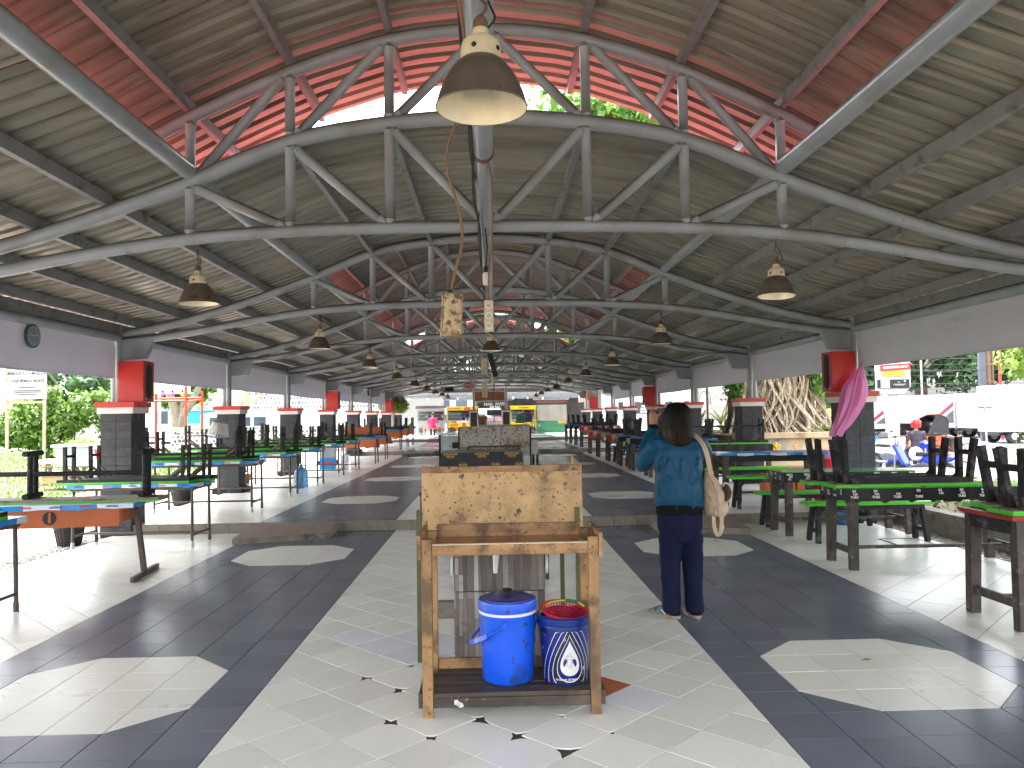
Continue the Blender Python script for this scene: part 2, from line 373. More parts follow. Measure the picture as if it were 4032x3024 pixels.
def diag_tiles(x0, x1, y0, y1):
    out = []
    for a in range(int((x0-DX0)/DH)-2, int((x1-DX0)/DH)+3):
        for b in range(int((y0-DY0)/DH)-2, int((y1-DY0)/DH)+3):
            if (a+b) % 2 == 0: continue
            cx, cy = DX0+a*DH, DY0+b*DH
            sq = []; h = DH-GAP*1.414
            for da, db in ((0,-1),(1,0),(0,1),(-1,0)):
                key = (a+da, b+db); vx, vy = cx+da*h, cy+db*h
                if key in CHIPS and rnd.random() < 0.6:
                    c1, c2 = (CHIPS[key]*rnd.uniform(0.35, 1.3) for _ in range(2)); nx, ny = -db, da; k = 0.7071
                    p1 = (vx+(-da-nx)*c1*k, vy+(-db-ny)*c1*k); p2 = (vx+(-da+nx)*c2*k, vy+(-db+ny)*c2*k)
                    sq += [p1, ((p1[0]+p2[0])*.40+vx*.20, (p1[1]+p2[1])*.40+vy*.20), p2]
                else: sq.append((vx, vy))
            p = clip(sq, x0+GAP, x1-GAP, y0+GAP, y1-GAP)
            if p and abs(area(p)) > 0.0008: out.append((p, (a, b)))
    return out
def walkway_tiles(xe, sg, y0, y1, yref):
    out = []
    j0 = int(math.floor((y0-yref)/0.3)); j = j0
    while yref+j*0.3 < y1-0.01:
        ya, yb = max(y0, yref+j*0.3), min(y1, yref+(j+1)*0.3); j += 1
        if yb-ya < 0.02: continue
        for i in range(6):
            xa, xb = sorted((xe+sg*i*0.3, xe+sg*(i+1)*0.3))
            sq = [(xa,ya),(xb,ya),(xb,yb),(xa,yb)]
            oc = [o for o in OCT if o-0.16 < ya < o+1.05]
            if oc and 1 <= i <= 4:
                r_ = int(round((ya-oc[0])/0.3))
                if 0 <= r_ <= 3:
                    if (i in (1, 4)) and (r_ in (0, 3)):
                        # cut corner tile: ivory half towards the middle, dark half outside
                        left_out = (i == 1) == (sg > 0)      # outer corner on the low-x side
                        low = r_ == 0
                        co = {(True,True):0,(False,True):1,(False,False):2,(True,False):3}[(left_out, low)]
                        tri_d = [sq[co-1], sq[co], sq[(co+1)%4]]; tri_l = [sq[(co+1)%4], sq[(co+2)%4], sq[co-1]]
                        out.append((shrink(tri_d, GAP), 'd')); out.append((shrink(tri_l, GAP), 'o'))
                    else: out.append((shrink(sq, GAP), 'o'))
                    continue
            out.append((shrink(sq, GAP), 'd'))
    return out
_sq = {}
def tile_obj(poly, mat, parent, z, name, th=0.008, shared=None):
    cx = sum(p[0] for p in poly)/len(poly); cy = sum(p[1] for p in poly)/len(poly)
    if shared and shared in _sq: me = _sq[shared]
    else:
        me = MB().prism([(p[0]-cx, p[1]-cy) for p in poly], -th, 0).mesh(name)
        if shared: _sq[shared] = me
    o = link(name, me, mat, parent); o.location = (cx, cy, z+rnd.uniform(-.0004, .0004))
    o.rotation_euler = (rnd.uniform(-.0016, .0016), rnd.uniform(-.0016, .0016), 0)
    return o
def tile_join(polys, z, th=0.008):
    mb = MB()
    for p in polys:
        o = len(mb.v); n = len(p); tx, ty = rnd.uniform(-.0016,.0016), rnd.uniform(-.0016,.0016)
        cx, cy = p[0]
        mb.add([(a, b, z-th) for a, b in p]+[(a, b, z+(a-cx)*tx+(b-cy)*ty) for a, b in p], [tuple(range(n, 2*n))]+[(i, (i+1)%n, n+(i+1)%n, n+i) for i in range(n)])
    return mb
NEW = {(-9,6),(-8,5),(-8,7),(-7,6),(-7,4),(-6,5),(-6,7),(-5,6),(-3,4),(-2,1),(-4,5),(-10,7)}
for li, (y0, y1, z) in enumerate(LV):
    fl = slab('floor', -5.0, 5.0, y0, y1, -0.6, z-0.006, m_grout)
    dark, ivory, white = [], [], []
    for xe, sg, yr in ((XR0, 1, 3.86), (XL0, -1, 3.83)):
        oy = OCT[0]-0.6 if li else 0
        for p, k in walkway_tiles(xe, sg, max(y0, 1.9), y1, yr if li == 0 else OCT[3]+4.27*(0 if li == 1 else 4)):
            if p: (dark if k == 'd' else ivory).append(p)
    for xa, xb in ((XL0, XR0), (XR0+1.8, 4.998), (-4.998, XL0-1.8)):
        white += diag_tiles(xa, xb, max(y0, 1.9), y1)
    if li == 0:
        def vis(p):  # nearest tiles that fall inside the view
            x = sum(q[0] for q in p)/len(p); y = sum(q[1] for q in p)/len(p)
            return y if (y > 2.9 and abs(x) < 0.72*y+0.35) else 1e6+y
        dark.sort(key=vis); white.sort(key=lambda t: vis(t[0]))
        for p in dark[:250]: tile_obj(p, m_dtile, fl, z, 'dark_tile', shared='d' if len(p) == 4 and abs(area(p)) > 0.0870 else None)
        for p in ivory[:]: tile_obj(p, m_oct, fl, z, 'ivory_tile')
        for p, k in white[:290]:
            full = len(p) == 4 and abs(abs(area(p))-(0.3-2*GAP)**2) < 2e-4
            mt = m_newtile if k in NEW else (m_terra_t if k == (-3,2) else m_wtile)
            tile_obj(p, mt, fl, z, 'white_tile', shared=('w', mt.name) if full else None)
        dark = dark[250:]; white = white[290:]; ivory = []
    for nm, ps, mt in (('dark_tiles', dark, m_dtile), ('ivory_tiles', ivory, m_oct), ('white_tiles', [w[0] for w in white], m_wtile)):
        if ps: stuff(mk(nm, tile_join(ps, z), mt, fl, recalc=False))
    if li:
        # tiled riser, with ramps of brown tile leading up to each dark walkway
        me = MB().box(-0.147, 0.147, -0.012, 0.0, 0.004, 0.118).mesh('riser_tile')
        lip = MB().box(-0.147, 0.147, -0.020, 0.002, 0.119, 0.131).mesh('edge_tile')
        for i in range(33):
            x = -4.85+i*0.3
            o = link('riser_tile', me, m_riser, fl); o.location = (x, y0-0.001, z-0.13)
            o = link('edge_tile', lip, m_riser, fl); o.location = (x, y0-0.0015, z-0.13+0.0005)
        if li < 3:
            for sg in (-1, 1):
                rp = thing('ramp', ('short brown tiled ramp up the first step beside the raw timber wash stand' if sg < 0 else 'short brown tiled ramp behind the person in the blue jacket') if li == 1 else 'brown tiled ramp up the second step, %s' % SIDE[sg], 'ramp', (sg*2.6, y0, z-0.13), 0, None if li == 1 else 'ramps at the second step')
                xs = [-0.53+0.265*k for k in range(5)] 
                def fy(x): return -0.98+(-sg*x+0.53)*0.36
                bd = MB()
                fr = [(x, fy(x)) for x in (xs[0], xs[-1])]
                bd.prism([(-0.015, 0.0), (-0.015, 0.118), (-0.50, 0.078), (-0.5, 0)], -0.53, 0.53, 'x') if False else None
                vs = [(xs[0], fr[0][1], 0), (xs[-1], fr[1][1], 0), (xs[-1], -0.014, 0), (xs[0], -0.014, 0)]
                bd.add(vs+[(vs[0][0], vs[0][1], 0.066), (vs[1][0], vs[1][1], 0.072), (vs[2][0], vs[2][1], 0.119), (vs[3][0], vs[3][1], 0.119)], [(0,3,2,1),(4,5,6,7),(0,1,5,4),(1,2,6,5),(2,3,7,6),(3,0,4,7)])
                mk('ramp_body', bd, m_riser, rp)
                for k in range(4):
                    for h in range(2):
                        xa, xb = xs[k]+0.003, xs[k+1]-0.003
                        def pt(x, t):
                            yy = fy(x)*(1-t)-0.016*t; zz = 0.069*(1-t)+0.120*t; return (x, yy, zz)
                        t0, t1 = (0.0, 0.495) if h == 0 else (0.505, 1.0)
                        q = [pt(xa,t0), pt(xb,t0), pt(xb,t1), pt(xa,t1)]
                        mk('ramp_tile', MB().add(q+[(a, b, c+0.007) for a, b, c in q], [(0,3,2,1),(4,5,6,7),(0,1,5,4),(1,2,6,5),(2,3,7,6),(3,0,4,7)]), m_ramp, rp)
# raised plinth by the food carts
# paving, gravel borders and kerbs outside the floor
pv = MB()
for i in range(9):
    for j in range(90):
        x0 = -9.0+i*0.4; y0 = 4+j*0.4; pv.box(x0+.004, x0+.396, y0+.004, y0+.396, -0.2, -0.055+rnd.uniform(-.002,.002))
base = slab('pavement', -9.0, -5.40, 2, 60, -0.6, -0.062, m_grout)
stuff(mk('paver_field', pv, m_paver, base))
gl = slab('gravel_strip', -5.40, -5.0, 2, 60, -0.6, -0.03, m_gravel)
gr = slab('gravel_strip', 5.0, 5.44, 2, 60, -0.6, -0.03, m_gravel)
for prt, xa, xb in ((gl, -5.39, -5.01), (gr, 5.01, 5.43)):
    pb = MB()
    for k in range(2600):
        x, y = rnd.uniform(xa, xb), 5.5+rnd.random()**1.8*18; s_ = rnd.uniform(.006, .016)
        pb.cbox((x, y, -0.028+s_*.3), (s_*2, s_*rnd.uniform(1.2,2.2), s_), Matrix.Rotation(rnd.uniform(0,3), 3, 'Z'))
    stuff(mk('pebbles', pb, M('pebble', (0.40,0.37,0.33), 0.8, 0.3, 5, rand=0.3, island=True), prt))
slab('walkway_outside', 5.44, 10.4, 17.4, 60, -0.6, -0.10, M('outer_paving', (0.36, 0.33, 0.30), 0.9, 0.15, 4))
# low concrete kerb blocks holding the garden bed
kb = thing('garden_kerb', 'low weathered concrete kerb edging the right hand garden bed', 'kerb', (5.53, 3.6, 0))
m_conc = M('weathered_concrete', (0.30, 0.275, 0.24), 0.9, 0.25, 5, spots=[((0.12,0.10,0.085), 3, 0.55, 0.15)], bump=0.3)
kme = MB().box(-0.08, 0.08, 0.004, 0.796, -0.3, 0.19).mesh('kerb_block')
kcap = MB().box(-0.10, 0.10, 0.002, 0.798, 0.191, 0.235).mesh('kerb_cap')
for k in range(17):
    o = link('kerb_block', kme, m_conc, kb); o.location = (0, k*0.8, 0)
    o = link('kerb_cap', kcap, m_conc, kb); o.location = (0, k*0.8, 0)
# blades of grass on the lawn
gb = np.random.default_rng(3); n = 26000
gx = -9.1-gb.random(n)**1.3*17; gy = 11+gb.random(n)**1.2*30
a = gb.random(n)*6.283; h = 0.03+gb.random(n)*0.05; w = 0.006+0.0006*gy
V = np.empty((n, 3, 3)); V[:,0] = np.stack([gx-np.cos(a)*w, gy-np.sin(a)*w, np.full(n,-0.091)], 1); V[:,1] = np.stack([gx+np.cos(a)*w, gy+np.sin(a)*w, np.full(n,-0.091)], 1)
V[:,2] = np.stack([gx+gb.normal(0,.015,n), gy+gb.normal(0,.015,n), -0.09+h], 1)
def np_mesh(name, verts, k):
    me = bpy.data.meshes.new(name); nf = len(verts)//k
    me.vertices.add(len(verts)); me.vertices.foreach_set('co', verts.astype(np.float32).ravel())
    me.loops.add(len(verts)); me.loops.foreach_set('vertex_index', np.arange(len(verts), dtype=np.int32))
    me.polygons.add(nf); me.polygons.foreach_set('loop_start', np.arange(0, nf*k, k, dtype=np.int32)); me.polygons.foreach_set('loop_total', np.full(nf, k, dtype=np.int32))
    me.update(calc_edges=True); return me
m_grassb = leaf_mat('grass_blade', (0.055, 0.105, 0.014), (0.12, 0.18, 0.03))
g_o = tag(link('grass', np_mesh('grass', V.reshape(-1,3), 3), m_grassb), 'short green grass covering the lawn', 'grass', None, 'stuff')

# ================================================================ the pavilion
SP = 4.3; YT = [6.2+SP*k for k in range(-2, 9)]     # truss lines, the second last at about 40.6 m
TC = [(0,3.935),(0.8,3.885),(1.6,3.74),(2.4,3.41),(3.2,3.12),(3.9,2.90),(4.5,2.755),(5.0,2.67)]
BC = [(0,3.035),(0.8,3.03),(1.6,3.01),(2.4,2.955),(3.2,2.84),(3.9,2.71),(4.5,2.62),(5.0,2.565)]
MO = [(0,4.66),(0.8,4.57),(1.6,4.31),(2.4,3.94)]
def chord(tab, x1=5.0, n=4):
    half = [Vector((x, 0, z)) for x, z in tab]
    pts = [Vector((-p.x, 0, p.z)) for p in half[:0:-1]]+half
    return catmull(pts, n)
pav = thing('pavilion', 'long open pavilion with grey pipe trusses under red corrugated metal roof', 'pavilion', (0, 0, 0))
wing = [Vector((x, 0, z)) for x, z in TC[3:]]
def chord_mb():
    mb = MB()
    mb.tube(chord(BC), 0.052, 12)
    mb.tube(chord(TC[:4]), 0.060, 12)
    for sg in (-1, 1): mb.tube([Vector((sg*p.x, 0, p.z)) for p in catmull(wing, 4)], 0.058, 12)
    return mb
tr_me = chord_mb().mesh('truss'); mo_me = MB().tube(chord(MO+[(2.95,3.63)]), 0.052, 12).mesh('monitor_arch')
# thin welded rings where the lengths of the bottom chord are joined
ring = MB()
for x in (-4.2,-3.3,-2.9,-2.35,-1.9,-1.45,-0.95,-0.5,0.35,0.9,1.35,1.75,2.4,2.9,3.4,4.2):
    z = interp(BC, abs(x)); dz = interp(BC, abs(x+0.02))-z
    ring.tube([(x-0.006,0,z), (x+0.006,0,z+dz*0.5)], 0.0545, 12)
ring_me = ring.mesh('weld_ring')
struts = []
for sg in (-1, 1):
    for x in (0.8, 1.6, 2.4):
        struts.append(((sg*x, interp(BC,x)), (sg*x, interp(TC,x)))); struts.append(((sg*x, interp(TC,x)), (sg*x, interp(MO,x))))
    for xt, xb in ((0.8,0.0),(1.6,0.8),(2.4,1.6)): struts.append(((sg*xt, interp(TC,xt)-0.03), (sg*xb+sg*0.04, interp(BC,xb)+0.03)))
    for xt, xb in ((0.0,0.8),(0.8,1.6),(1.6,2.4)): struts.append(((sg*xt+sg*0.03, interp(MO,xt)-0.02), (sg*xb-sg*0.04, interp(TC,xb)+0.03)))
def strut_mesh(a, b):
    A, B = Vector((a[0],0,a[1])), Vector((b[0],0,b[1])); d = (B-A).normalized()
    i0, i1 = 0.058, 0.058       # weld beads where the strut meets the chords
    P = [A, A+d*i0, A+d*(i0+.006), A+d*(i0+.014), B-d*(i1+.014), B-d*(i1+.006), B-d*i1, B]
    return MB().tube(P, [.041,.044,.050,.041,.041,.050,.044,.041], 10).mesh('strut')
st_me = [strut_mesh(a, b) for a, b in struts]
for k, y in enumerate(YT):
    t = link('truss', tr_me, m_pipe, pav, 50, (0, y, 0))
    o = link('monitor_arch', mo_me, m_pipe, t, 50)
    o = link('weld_ring', ring_me, m_pipe, t, 50)
    for me in st_me: link('strut', me, m_pipe, t, 50)
# lengthwise pipes: eaves, monitor edge, centre tie
for k in range(len(YT)-1):
    y0, y1 = YT[k], YT[k+1]
    for nm, x, z, r in (('eave_pipe',-5.0,2.62,.056),('eave_pipe',5.0,2.62,.056),('edge_pipe',-2.4,3.49,.068),('edge_pipe',2.4,3.49,.068),('tie_pipe',-0.03,3.0,.056)):
        if nm == 'tie_pipe' and k > 5: continue
        mk(nm, MB().tube([(x,y0+.02,z),(x,(y0+y1)/2,z-.004),(x,y1-.02,z)], r, 14), m_pipe, pav, 50)
    raised = k not in (2, 6)         # single low bays part the raised monitor roofs
    ra, rb2 = (1.2 if (k-1) in (2, 6) else 0), (1.2 if (k+1) in (2, 6) else 0)
    for sg in (-1, 1):
        for x in (3.07, 3.64, 4.22, 4.78):
            z = interp(TC, x)+0.058+0.05
            mk('purlin', MB().box(sg*x-.028, sg*x+.028, y0, y1-.002, z-.05, z+.05), m_purlin, pav)
        for x in (0.8, 1.6):
            if raised: z = interp(MO, x)+.052+.045; ya, yb = y0-ra, y1+rb2-.002
            else: z = interp(TC, x)+.012; ya, yb = y0+.06, y1-.06
            mk('purlin', MB().box(sg*x-.026, sg*x+.026, ya, yb, z-.045, z+.045), m_purlin, pav)
        if raised:
            z = interp(MO, 2.4)+.05+.045; mk('purlin', MB().box(sg*2.42-.026, sg*2.42+.026, y0-ra, y1+rb2-.002, z-.045, z+.045), m_purlin, pav)
    for sg in (-1, 1): mk('eave_light_stop', MB().box(sg*5.0-.012, sg*5.0+.012, y0+.01, y1-.01, 2.675, 2.80), m_purlin, pav)  # added strip closing the gap above the eave pipe to keep daylight out
# corrugated sheets: ribs run from eave to ridge, sheets lie side by side along the hall
PITCH = 0.172
def sheet_mesh(zf, xs, width, name):
    prof = []; nr = int(round(width/PITCH))
    for i in range(nr):
        b0 = i*PITCH; prof += [(b0,0),(b0+.092,0),(b0+.108,.036),(b0+.152,.036)]
    prof.append((nr*PITCH, 0)); prof.append((nr*PITCH+.045, -0.008))
    mb = MB(); k = len(prof)
    for layer in (0, 1):
        o = len(mb.v)
        vs = [(x, y, zf(x)+z+layer*0.007) for x in xs for y, z in prof]
        fs = [(i*k+j, i*k+j+1, (i+1)*k+j+1, (i+1)*k+j) for i in range(len(xs)-1) for j in range(k-1)]
        if layer == 0: fs = [tuple(reversed(f)) for f in fs]
        mb.add(vs, fs, layer)
    return mb.mesh(name)
wid = PITCH*5
def wing_z(x): return interp(TC, min(abs(x), 5.0))+0.058+0.102-(max(0, abs(x)-5.0))*0.30
def low_z(x): return interp(TC, abs(x))+0.060
def mon_z(x): return interp(MO+[(3.1,3.56)], abs(x))+0.052+0.092
xsW = [2.45, 2.6, 2.9, 3.2, 3.55, 3.9, 4.2, 4.5, 4.75, 5.0, 5.30, 5.8, 6.35]  # outer eaves, hidden by the banners, lengthened to shade the floor edges
xsL = [-2.36+4.72*i/16 for i in range(17)]; xsM = [-3.05+6.1*i/20 for i in range(21)]
smooth_z = lambda f: f
meR = sheet_mesh(wing_z, xsW, wid, 'roof_sheet'); meL = sheet_mesh(wing_z, [-x for x in xsW][::-1], wid, 'roof_sheet')
meC = sheet_mesh(low_z, xsL, wid, 'roof_sheet'); meM = sheet_mesh(mon_z, xsM, wid, 'roof_sheet')
yA, yB = YT[0]-0.2, YT[-1]+0.5
n = int((yB-yA)/wid)+1
for i in range(n):
    for me in (meR, meL):
        o = link('roof_sheet', me, [m_under, m_rooftop], pav); o.location = (0, yA+i*wid, rnd.uniform(-.004,.004)+(0.004 if i%2 else 0))
for k in range(len(YT)-1):
    y0, y1 = YT[k], YT[k+1]; raised = k not in (2, 6)
    a, b, me = (y0-(1.25 if (k-1) in (2, 6) else 0), y1+(1.25 if (k+1) in (2, 6) else 0), meM) if raised else (y0+.03, y1+.02, meC)
    n = int(round((b-a)/wid)); sc = (b-a)/(n*wid)
    for i in range(n):
        o = link('roof_sheet', me, [m_under, m_rooftop], pav); o.location = (0, a+i*wid*sc, rnd.uniform(-.004,.004)+(0.004 if i%2 else 0)); o.scale = (1, sc, 1)
# columns: block pillar with painted cap, pipe and gusset plate
PS = 0.20; BH = 0.115
def pillar_blocks():
    out = []
    rows = 14
    for j in range(rows):
        z0 = 0.0+j*BH+.003; z1 = z0+BH-.006; off = 0.0
        for fx, fy in ((0,-1),(1,0),(-1,0)):
            for h in (-1, 1):
                a, b = (-PS+.003, -.003) if h < 0 else (.003, PS-.003)
                mb = MB(); e = .006
                if fy: mb.box(a, b, -PS-e, -PS+.02, z0, z1)
                else: mb.box(fx*(PS-.02) if fx > 0 else -PS-e, PS+e if fx > 0 else -PS+.02, a, b, z0, z1)
                out.append(mb)
    return out
PB = [mb.mesh('block') for mb in pillar_blocks()]
pjoin = MB().box(-PS,PS,-PS,PS,-.15,1.61)
pj_me = pjoin.mesh('pillar')
allb = MB()
for mb in pillar_blocks(): allb.add(mb.v, mb.f)
pa_me = allb.mesh('block_facing')
capw = MB().box(-.235,.235,-.235,.235,1.60,1.680).mesh('cap_white'); capr = MB().box(-.258,.258,-.258,.258,1.6805,1.75).mesh('cap_red')
bas = MB().box(-.27,.27,-.27,.27,-.02,.085).mesh('plinth'); bas2 = MB().box(-.24,.24,-.24,.24,.086,.10).mesh('plinth_top')
pil = {}
for k, y in enumerate(YT):
    lvl = [z for a, b, z in LV if a <= y < b] or [0.39]
    zb = 0.0 if y < 10.6 else lvl[0]
    for sg in (-1, 1):
        X = sg*4.95
        if y < 5: continue
        p = link('pillar', pj_me, m_pillar_j, pav, None, (X, y, 0)); pil[(k, sg)] = p
        if k in (3, 4):
            for me in PB: link('block', me, m_pillar, p)
        else: link('block_facing', pa_me, m_pillar, p)
        link('cap_white', capw, m_white, p); link('cap_red', capr, m_red, p)
        if zb: 
            o = link('plinth', bas, m_blackwood, p); o.location = (0,0,zb); o = link('plinth_top', bas2, m_redbase, p); o.location = (0,0,zb)
        mb = MB().tube([(sg*.05,0,1.74),(sg*.05,0,2.68)], .052, 12); mb.tube([(sg*.05,0,2.64),(sg*.05,0,2.78)], .062, 12)
        mk('column_pipe', mb, m_pipe, p, 50)
        mk('downpipe', MB().tube([(sg*.17,.10,-.05),(sg*.17,.10,2.5)], .045, 10), M('pvc_grey', (0.42,0.47,0.50), 0.4, 0.05, 4) if (k,sg)==(3,-1) else bpy.data.materials.get('pvc_grey') or m_pipe, p, 50)
        g = MB().prism([(sg*.0, 2.575), (sg*-.42, 2.60), (sg*-.30, 2.335), (sg*-.0, 2.325)], -.05, .05, 'y')
        mk('gusset_plate', g, m_pipe, p)
# far hip end of the roof
hip = MB(); ye = YT[-1]
nr = 48
for i in range(nr):
    x = -4.4+i*8.8/nr
    for (xa, xb, dz) in ((x, x+.11, 0), (x+.11, x+.135, .03), (x+.135, x+.18, .03)):
        hip.add([(xa, ye-2.2, 3.72+dz), (xb, ye-2.2, 3.72+dz), (xb, ye+2.6, 2.98+dz), (xa, ye+2.6, 2.98+dz)], [(0,1,2,3)])
mk('hip_roof', hip, M('hip_sheet', (0.24,0.235,0.21), 0.5, 0.15, 2), pav)
fa = MB().box(-5.3, 5.3, ye+2.62, ye+2.70, 2.78, 3.04).tube([(-5.2,ye+2.5,2.86),(5.2,ye+2.5,2.86)], .06, 10)
mk('fascia', fa, M('brown_fascia', (0.075,0.055,0.06), 0.6, 0.15, 4), pav)
for y, z in ((ye-1.2, 3.50), (ye+.3, 3.27), (ye+1.6, 3.07)): mk('hip_purlin', MB().tube([(-4.5,y,z),(4.5,y,z)], .045, 8), m_pipe, pav, 50)
# two free-standing posts at the end of the hall
for x in (-0.97, 0.74):
    mb = MB().tube([(x,40.9,0.3),(x,40.9,3.3)], .075, 12); mk('end_post', mb, m_pipe, pav, 50)
    mb = MB().box(x-.24,x+.24,40.66,41.14,.26,1.74); q = mk('post_pillar', mb, m_white, pav)
    mk('dark_panel', MB().box(x-.17,x+.17,40.64,40.659,.3,1.66), m_pillar, q); mk('cap_red', MB().box(x-.27,x+.27,40.62,41.17,1.741,1.80), m_red, q)
# ================================================================ lamps, banners, speakers, wiring
def make_lamp():
    t = thing('pendant_lamp', 'x', 'lamp', (0,0,0))
    # origin at the rim centre; the shade is a bell
    mk('shade', MB().lathe([(.150,0),(.153,.004),(.150,.010),(.139,.048),(.122,.088),(.100,.124),(.076,.152),(.066,.160)], 32), m_lampout, t, 50)
    mk('reflector', MB().lathe([(.1485,.001),(.136,.046),(.119,.085),(.097,.120),(.070,.146),(.03,.152),(.001,.152)], 32), m_lampin, t, 60)
    mk('bulb', MB().sphere((0,0,.105), .030, 14, 8, 1.2), m_print_w, t, 60)
    nk = mk('neck', MB().lathe([(.066,.158),(.068,.168),(.066,.205),(.060,.222),(.040,.236),(.028,.240),(.027,.262),(.024,.266),(.001,.266)], 24), m_cream, t, 45)
    for a in (-2.2, -0.9, 0.6, 2.0): mk('vent_hole', MB().tube([(math.cos(a)*.060, math.sin(a)*.060, .186),(math.cos(a)*.0685, math.sin(a)*.0685, .186)], .009, 8), m_black, nk)
    sk = MB().lathe([(.024,.262),(.026,.285),(.020,.300),(.010,.312),(.001,.314)], 12)
    sk.tube([(0,0,.31),(.018,0,.335),(.02,0,.355),(0,0,.372),(-.012,.002,.395),(0,0,.42)], .006, 6)
    mk('hook', sk, m_rust, t, 50)
    mk('flex', MB().tube(catmull([(.02,.01,.27),(.05,.0,.31),(.035,.01,.36),(.012,0,.41),(-.005,0,.46)], 4), .004, 5), m_cord_b, t, 50)
    return t
lp = make_lamp(); used = []
place(lp, used, (-0.02, 2.5, 2.51), 0.3, 'large looking bell lamp hanging over the timber wash stand under the centre pipe')
mk('chain', MB().tube([(0,0,.42),(0,0,.44)], .008, 6), m_rust, used[0])
for k in range(2, 11):
    for sg in (-1, 1):
        y = YT[k]
        o = place(lp, used, (sg*2.33, y, 2.435+rnd.uniform(-.01,.015)), rnd.uniform(0,6), 'aged bell lamp under the %s truss beyond the timber wash stand, %s' % (ORD[k-2], SIDE[sg]), 'bell lamps hung from the trusses')
        o.rotation_euler = (rnd.uniform(-.07,.07), rnd.uniform(-.07,.07), rnd.uniform(0,6))
place(lp, used, (0.0, 12.2, 2.52), 1.0, 'bell lamp hung below the centre pipe behind the hanging socket strips')
# banners between the columns
def banner(x, y0, y1, z0, z1, label, group, right):
    mb = MB(); n = 14; m_ = 5
    ph = rnd.uniform(0, 6)
    vs = []
    for i in range(n+1):
        y = y0+(y1-y0)*i/n
        for j in range(m_+1):
            z = z0+(z1-z0)*j/m_; w = .010*math.sin(i*1.1+ph)*(1-j/m_)+.004*math.sin(i*2.7+j)
            vs.append((x+w, y, z-(.012*math.sin(i/n*PI) if j == 0 else 0)))
    fs = [(i*(m_+1)+j, (i+1)*(m_+1)+j, (i+1)*(m_+1)+j+1, i*(m_+1)+j+1) for i in range(n) for j in range(m_)]
    mb.add(vs, fs); mb.add([(a+.003, b, c) for a, b, c in vs], [tuple(reversed(f)) for f in fs])
    t = thing('banner', label, 'banner', (0,0,0), 0, group)
    mk('cloth', mb, m_banner if right else m_banner_l, t, 60, recalc=False)
    mk('hem_pipe', MB().tube([(x,y0+.01,z0-.004),(x,(y0+y1)/2,z0-.016),(x,y1-.01,z0-.004)], .010, 6), m_banner if right else m_banner_l, t)
    ties = MB()
    for i in range(0, 15, 2):
        y = y0+(y1-y0)*i/14; y = min(max(y, y0+.03), y1-.03); ties.tube([(x,y,z1-.02),(x-.02,y+.02,z1+.03),(x+.01,y+.03,2.66)], .003, 4)
    mk('tie', ties, m_cord_w, t)
    return t
for k in range(1, 10):
    y0, y1 = YT[k]+.07, YT[k+1]-.07
    banner(-5.03, y0, y1, 2.085, 2.60, 'plain grey lilac banner in the %s bay, lawn side' % ORD[k-1] if k != 2 else 'grey lilac banner with a round wall clock hanging on it', 'banners along the lawn side' if k != 2 else None, False)
    if k < 8:
        b = banner(5.03, y0, y1, 2.09, 2.60, 'pale grey cloth banner in the %s bay, street side' % ORD[k-1] if k != 2 else 'pale grey banner with faint reversed print ES CAMPUR', 'banners along the street side' if k != 2 else None, True)
        if k in (1, 2):
            for tx, yy, zz, s_ in (('ES CAMPUR 2', 8.15, 2.46, .085), ('C  LAK', 8.25, 2.35, .085)):
                if k == 2: text(tx, s_, m_ghost, b, (5.007, yy, zz), (PI/2, 0, PI/2), sx=1.0, bold=.002)
# red loudspeaker boxes on the pillars
m_grille = M('speaker_grille', (0.02,0.018,0.02), 0.7, 0.3, 60, bump=0.4, bscale=300)
def speaker(sg, y, label, group=None):
    t = thing('speaker_box', label, 'speaker', (sg*4.775, y, 1.752), 0, group)
    bd = MB().box(-.165, .165, -.155, .155, 0.0, .545)
    mk('cabinet', bd, m_red, t, bevel=.006)
    fx = -sg*.1665
    mk('baffle', MB().box(min(fx, fx-sg*.006), max(fx, fx-sg*.006), -.15, .15, .006, .539), m_dred, t)
    fy = -sg*.174
    def lens(r, h, n=8):
        return [(math.cos(a)*r, h+math.sin(a)*r) for a in [PI*i/n for i in range(n+1)]]+[(math.cos(a)*r, -h+math.sin(a)*r) for a in [PI+PI*i/n for i in range(n+1)]]
    def ring(r, d, nm, mt): mk(nm, MB().prism([(a, b+.275) for a, b in lens(r, .165-r*.1)], fy-d/2, fy+d/2, 'x'), mt, t)
    ring(.080, .004, 'trim_ring', m_black); ring(.062, .010, 'grille', m_grille)
    mk('badge', MB().box(min(fy-.002,fy+.002), max(fy-.002,fy+.002), -.12, -.08, .035, .05), m_cream, t)
    return t
speaker(-1, 10.5-.02, 'red loudspeaker box on the pillar next to the vine covered frame')
speaker(1, 10.5-.02, 'red loudspeaker box beside the hanging pink plastic bag')
sp_g = 'red speakers further down the hall'
for k in (6, 9):
    for sg in (-1, 1): speaker(sg, YT[k]-.02, 'red loudspeaker box %s down the hall, %s' % ('midway' if k == 6 else 'far', SIDE[sg]), sp_g)
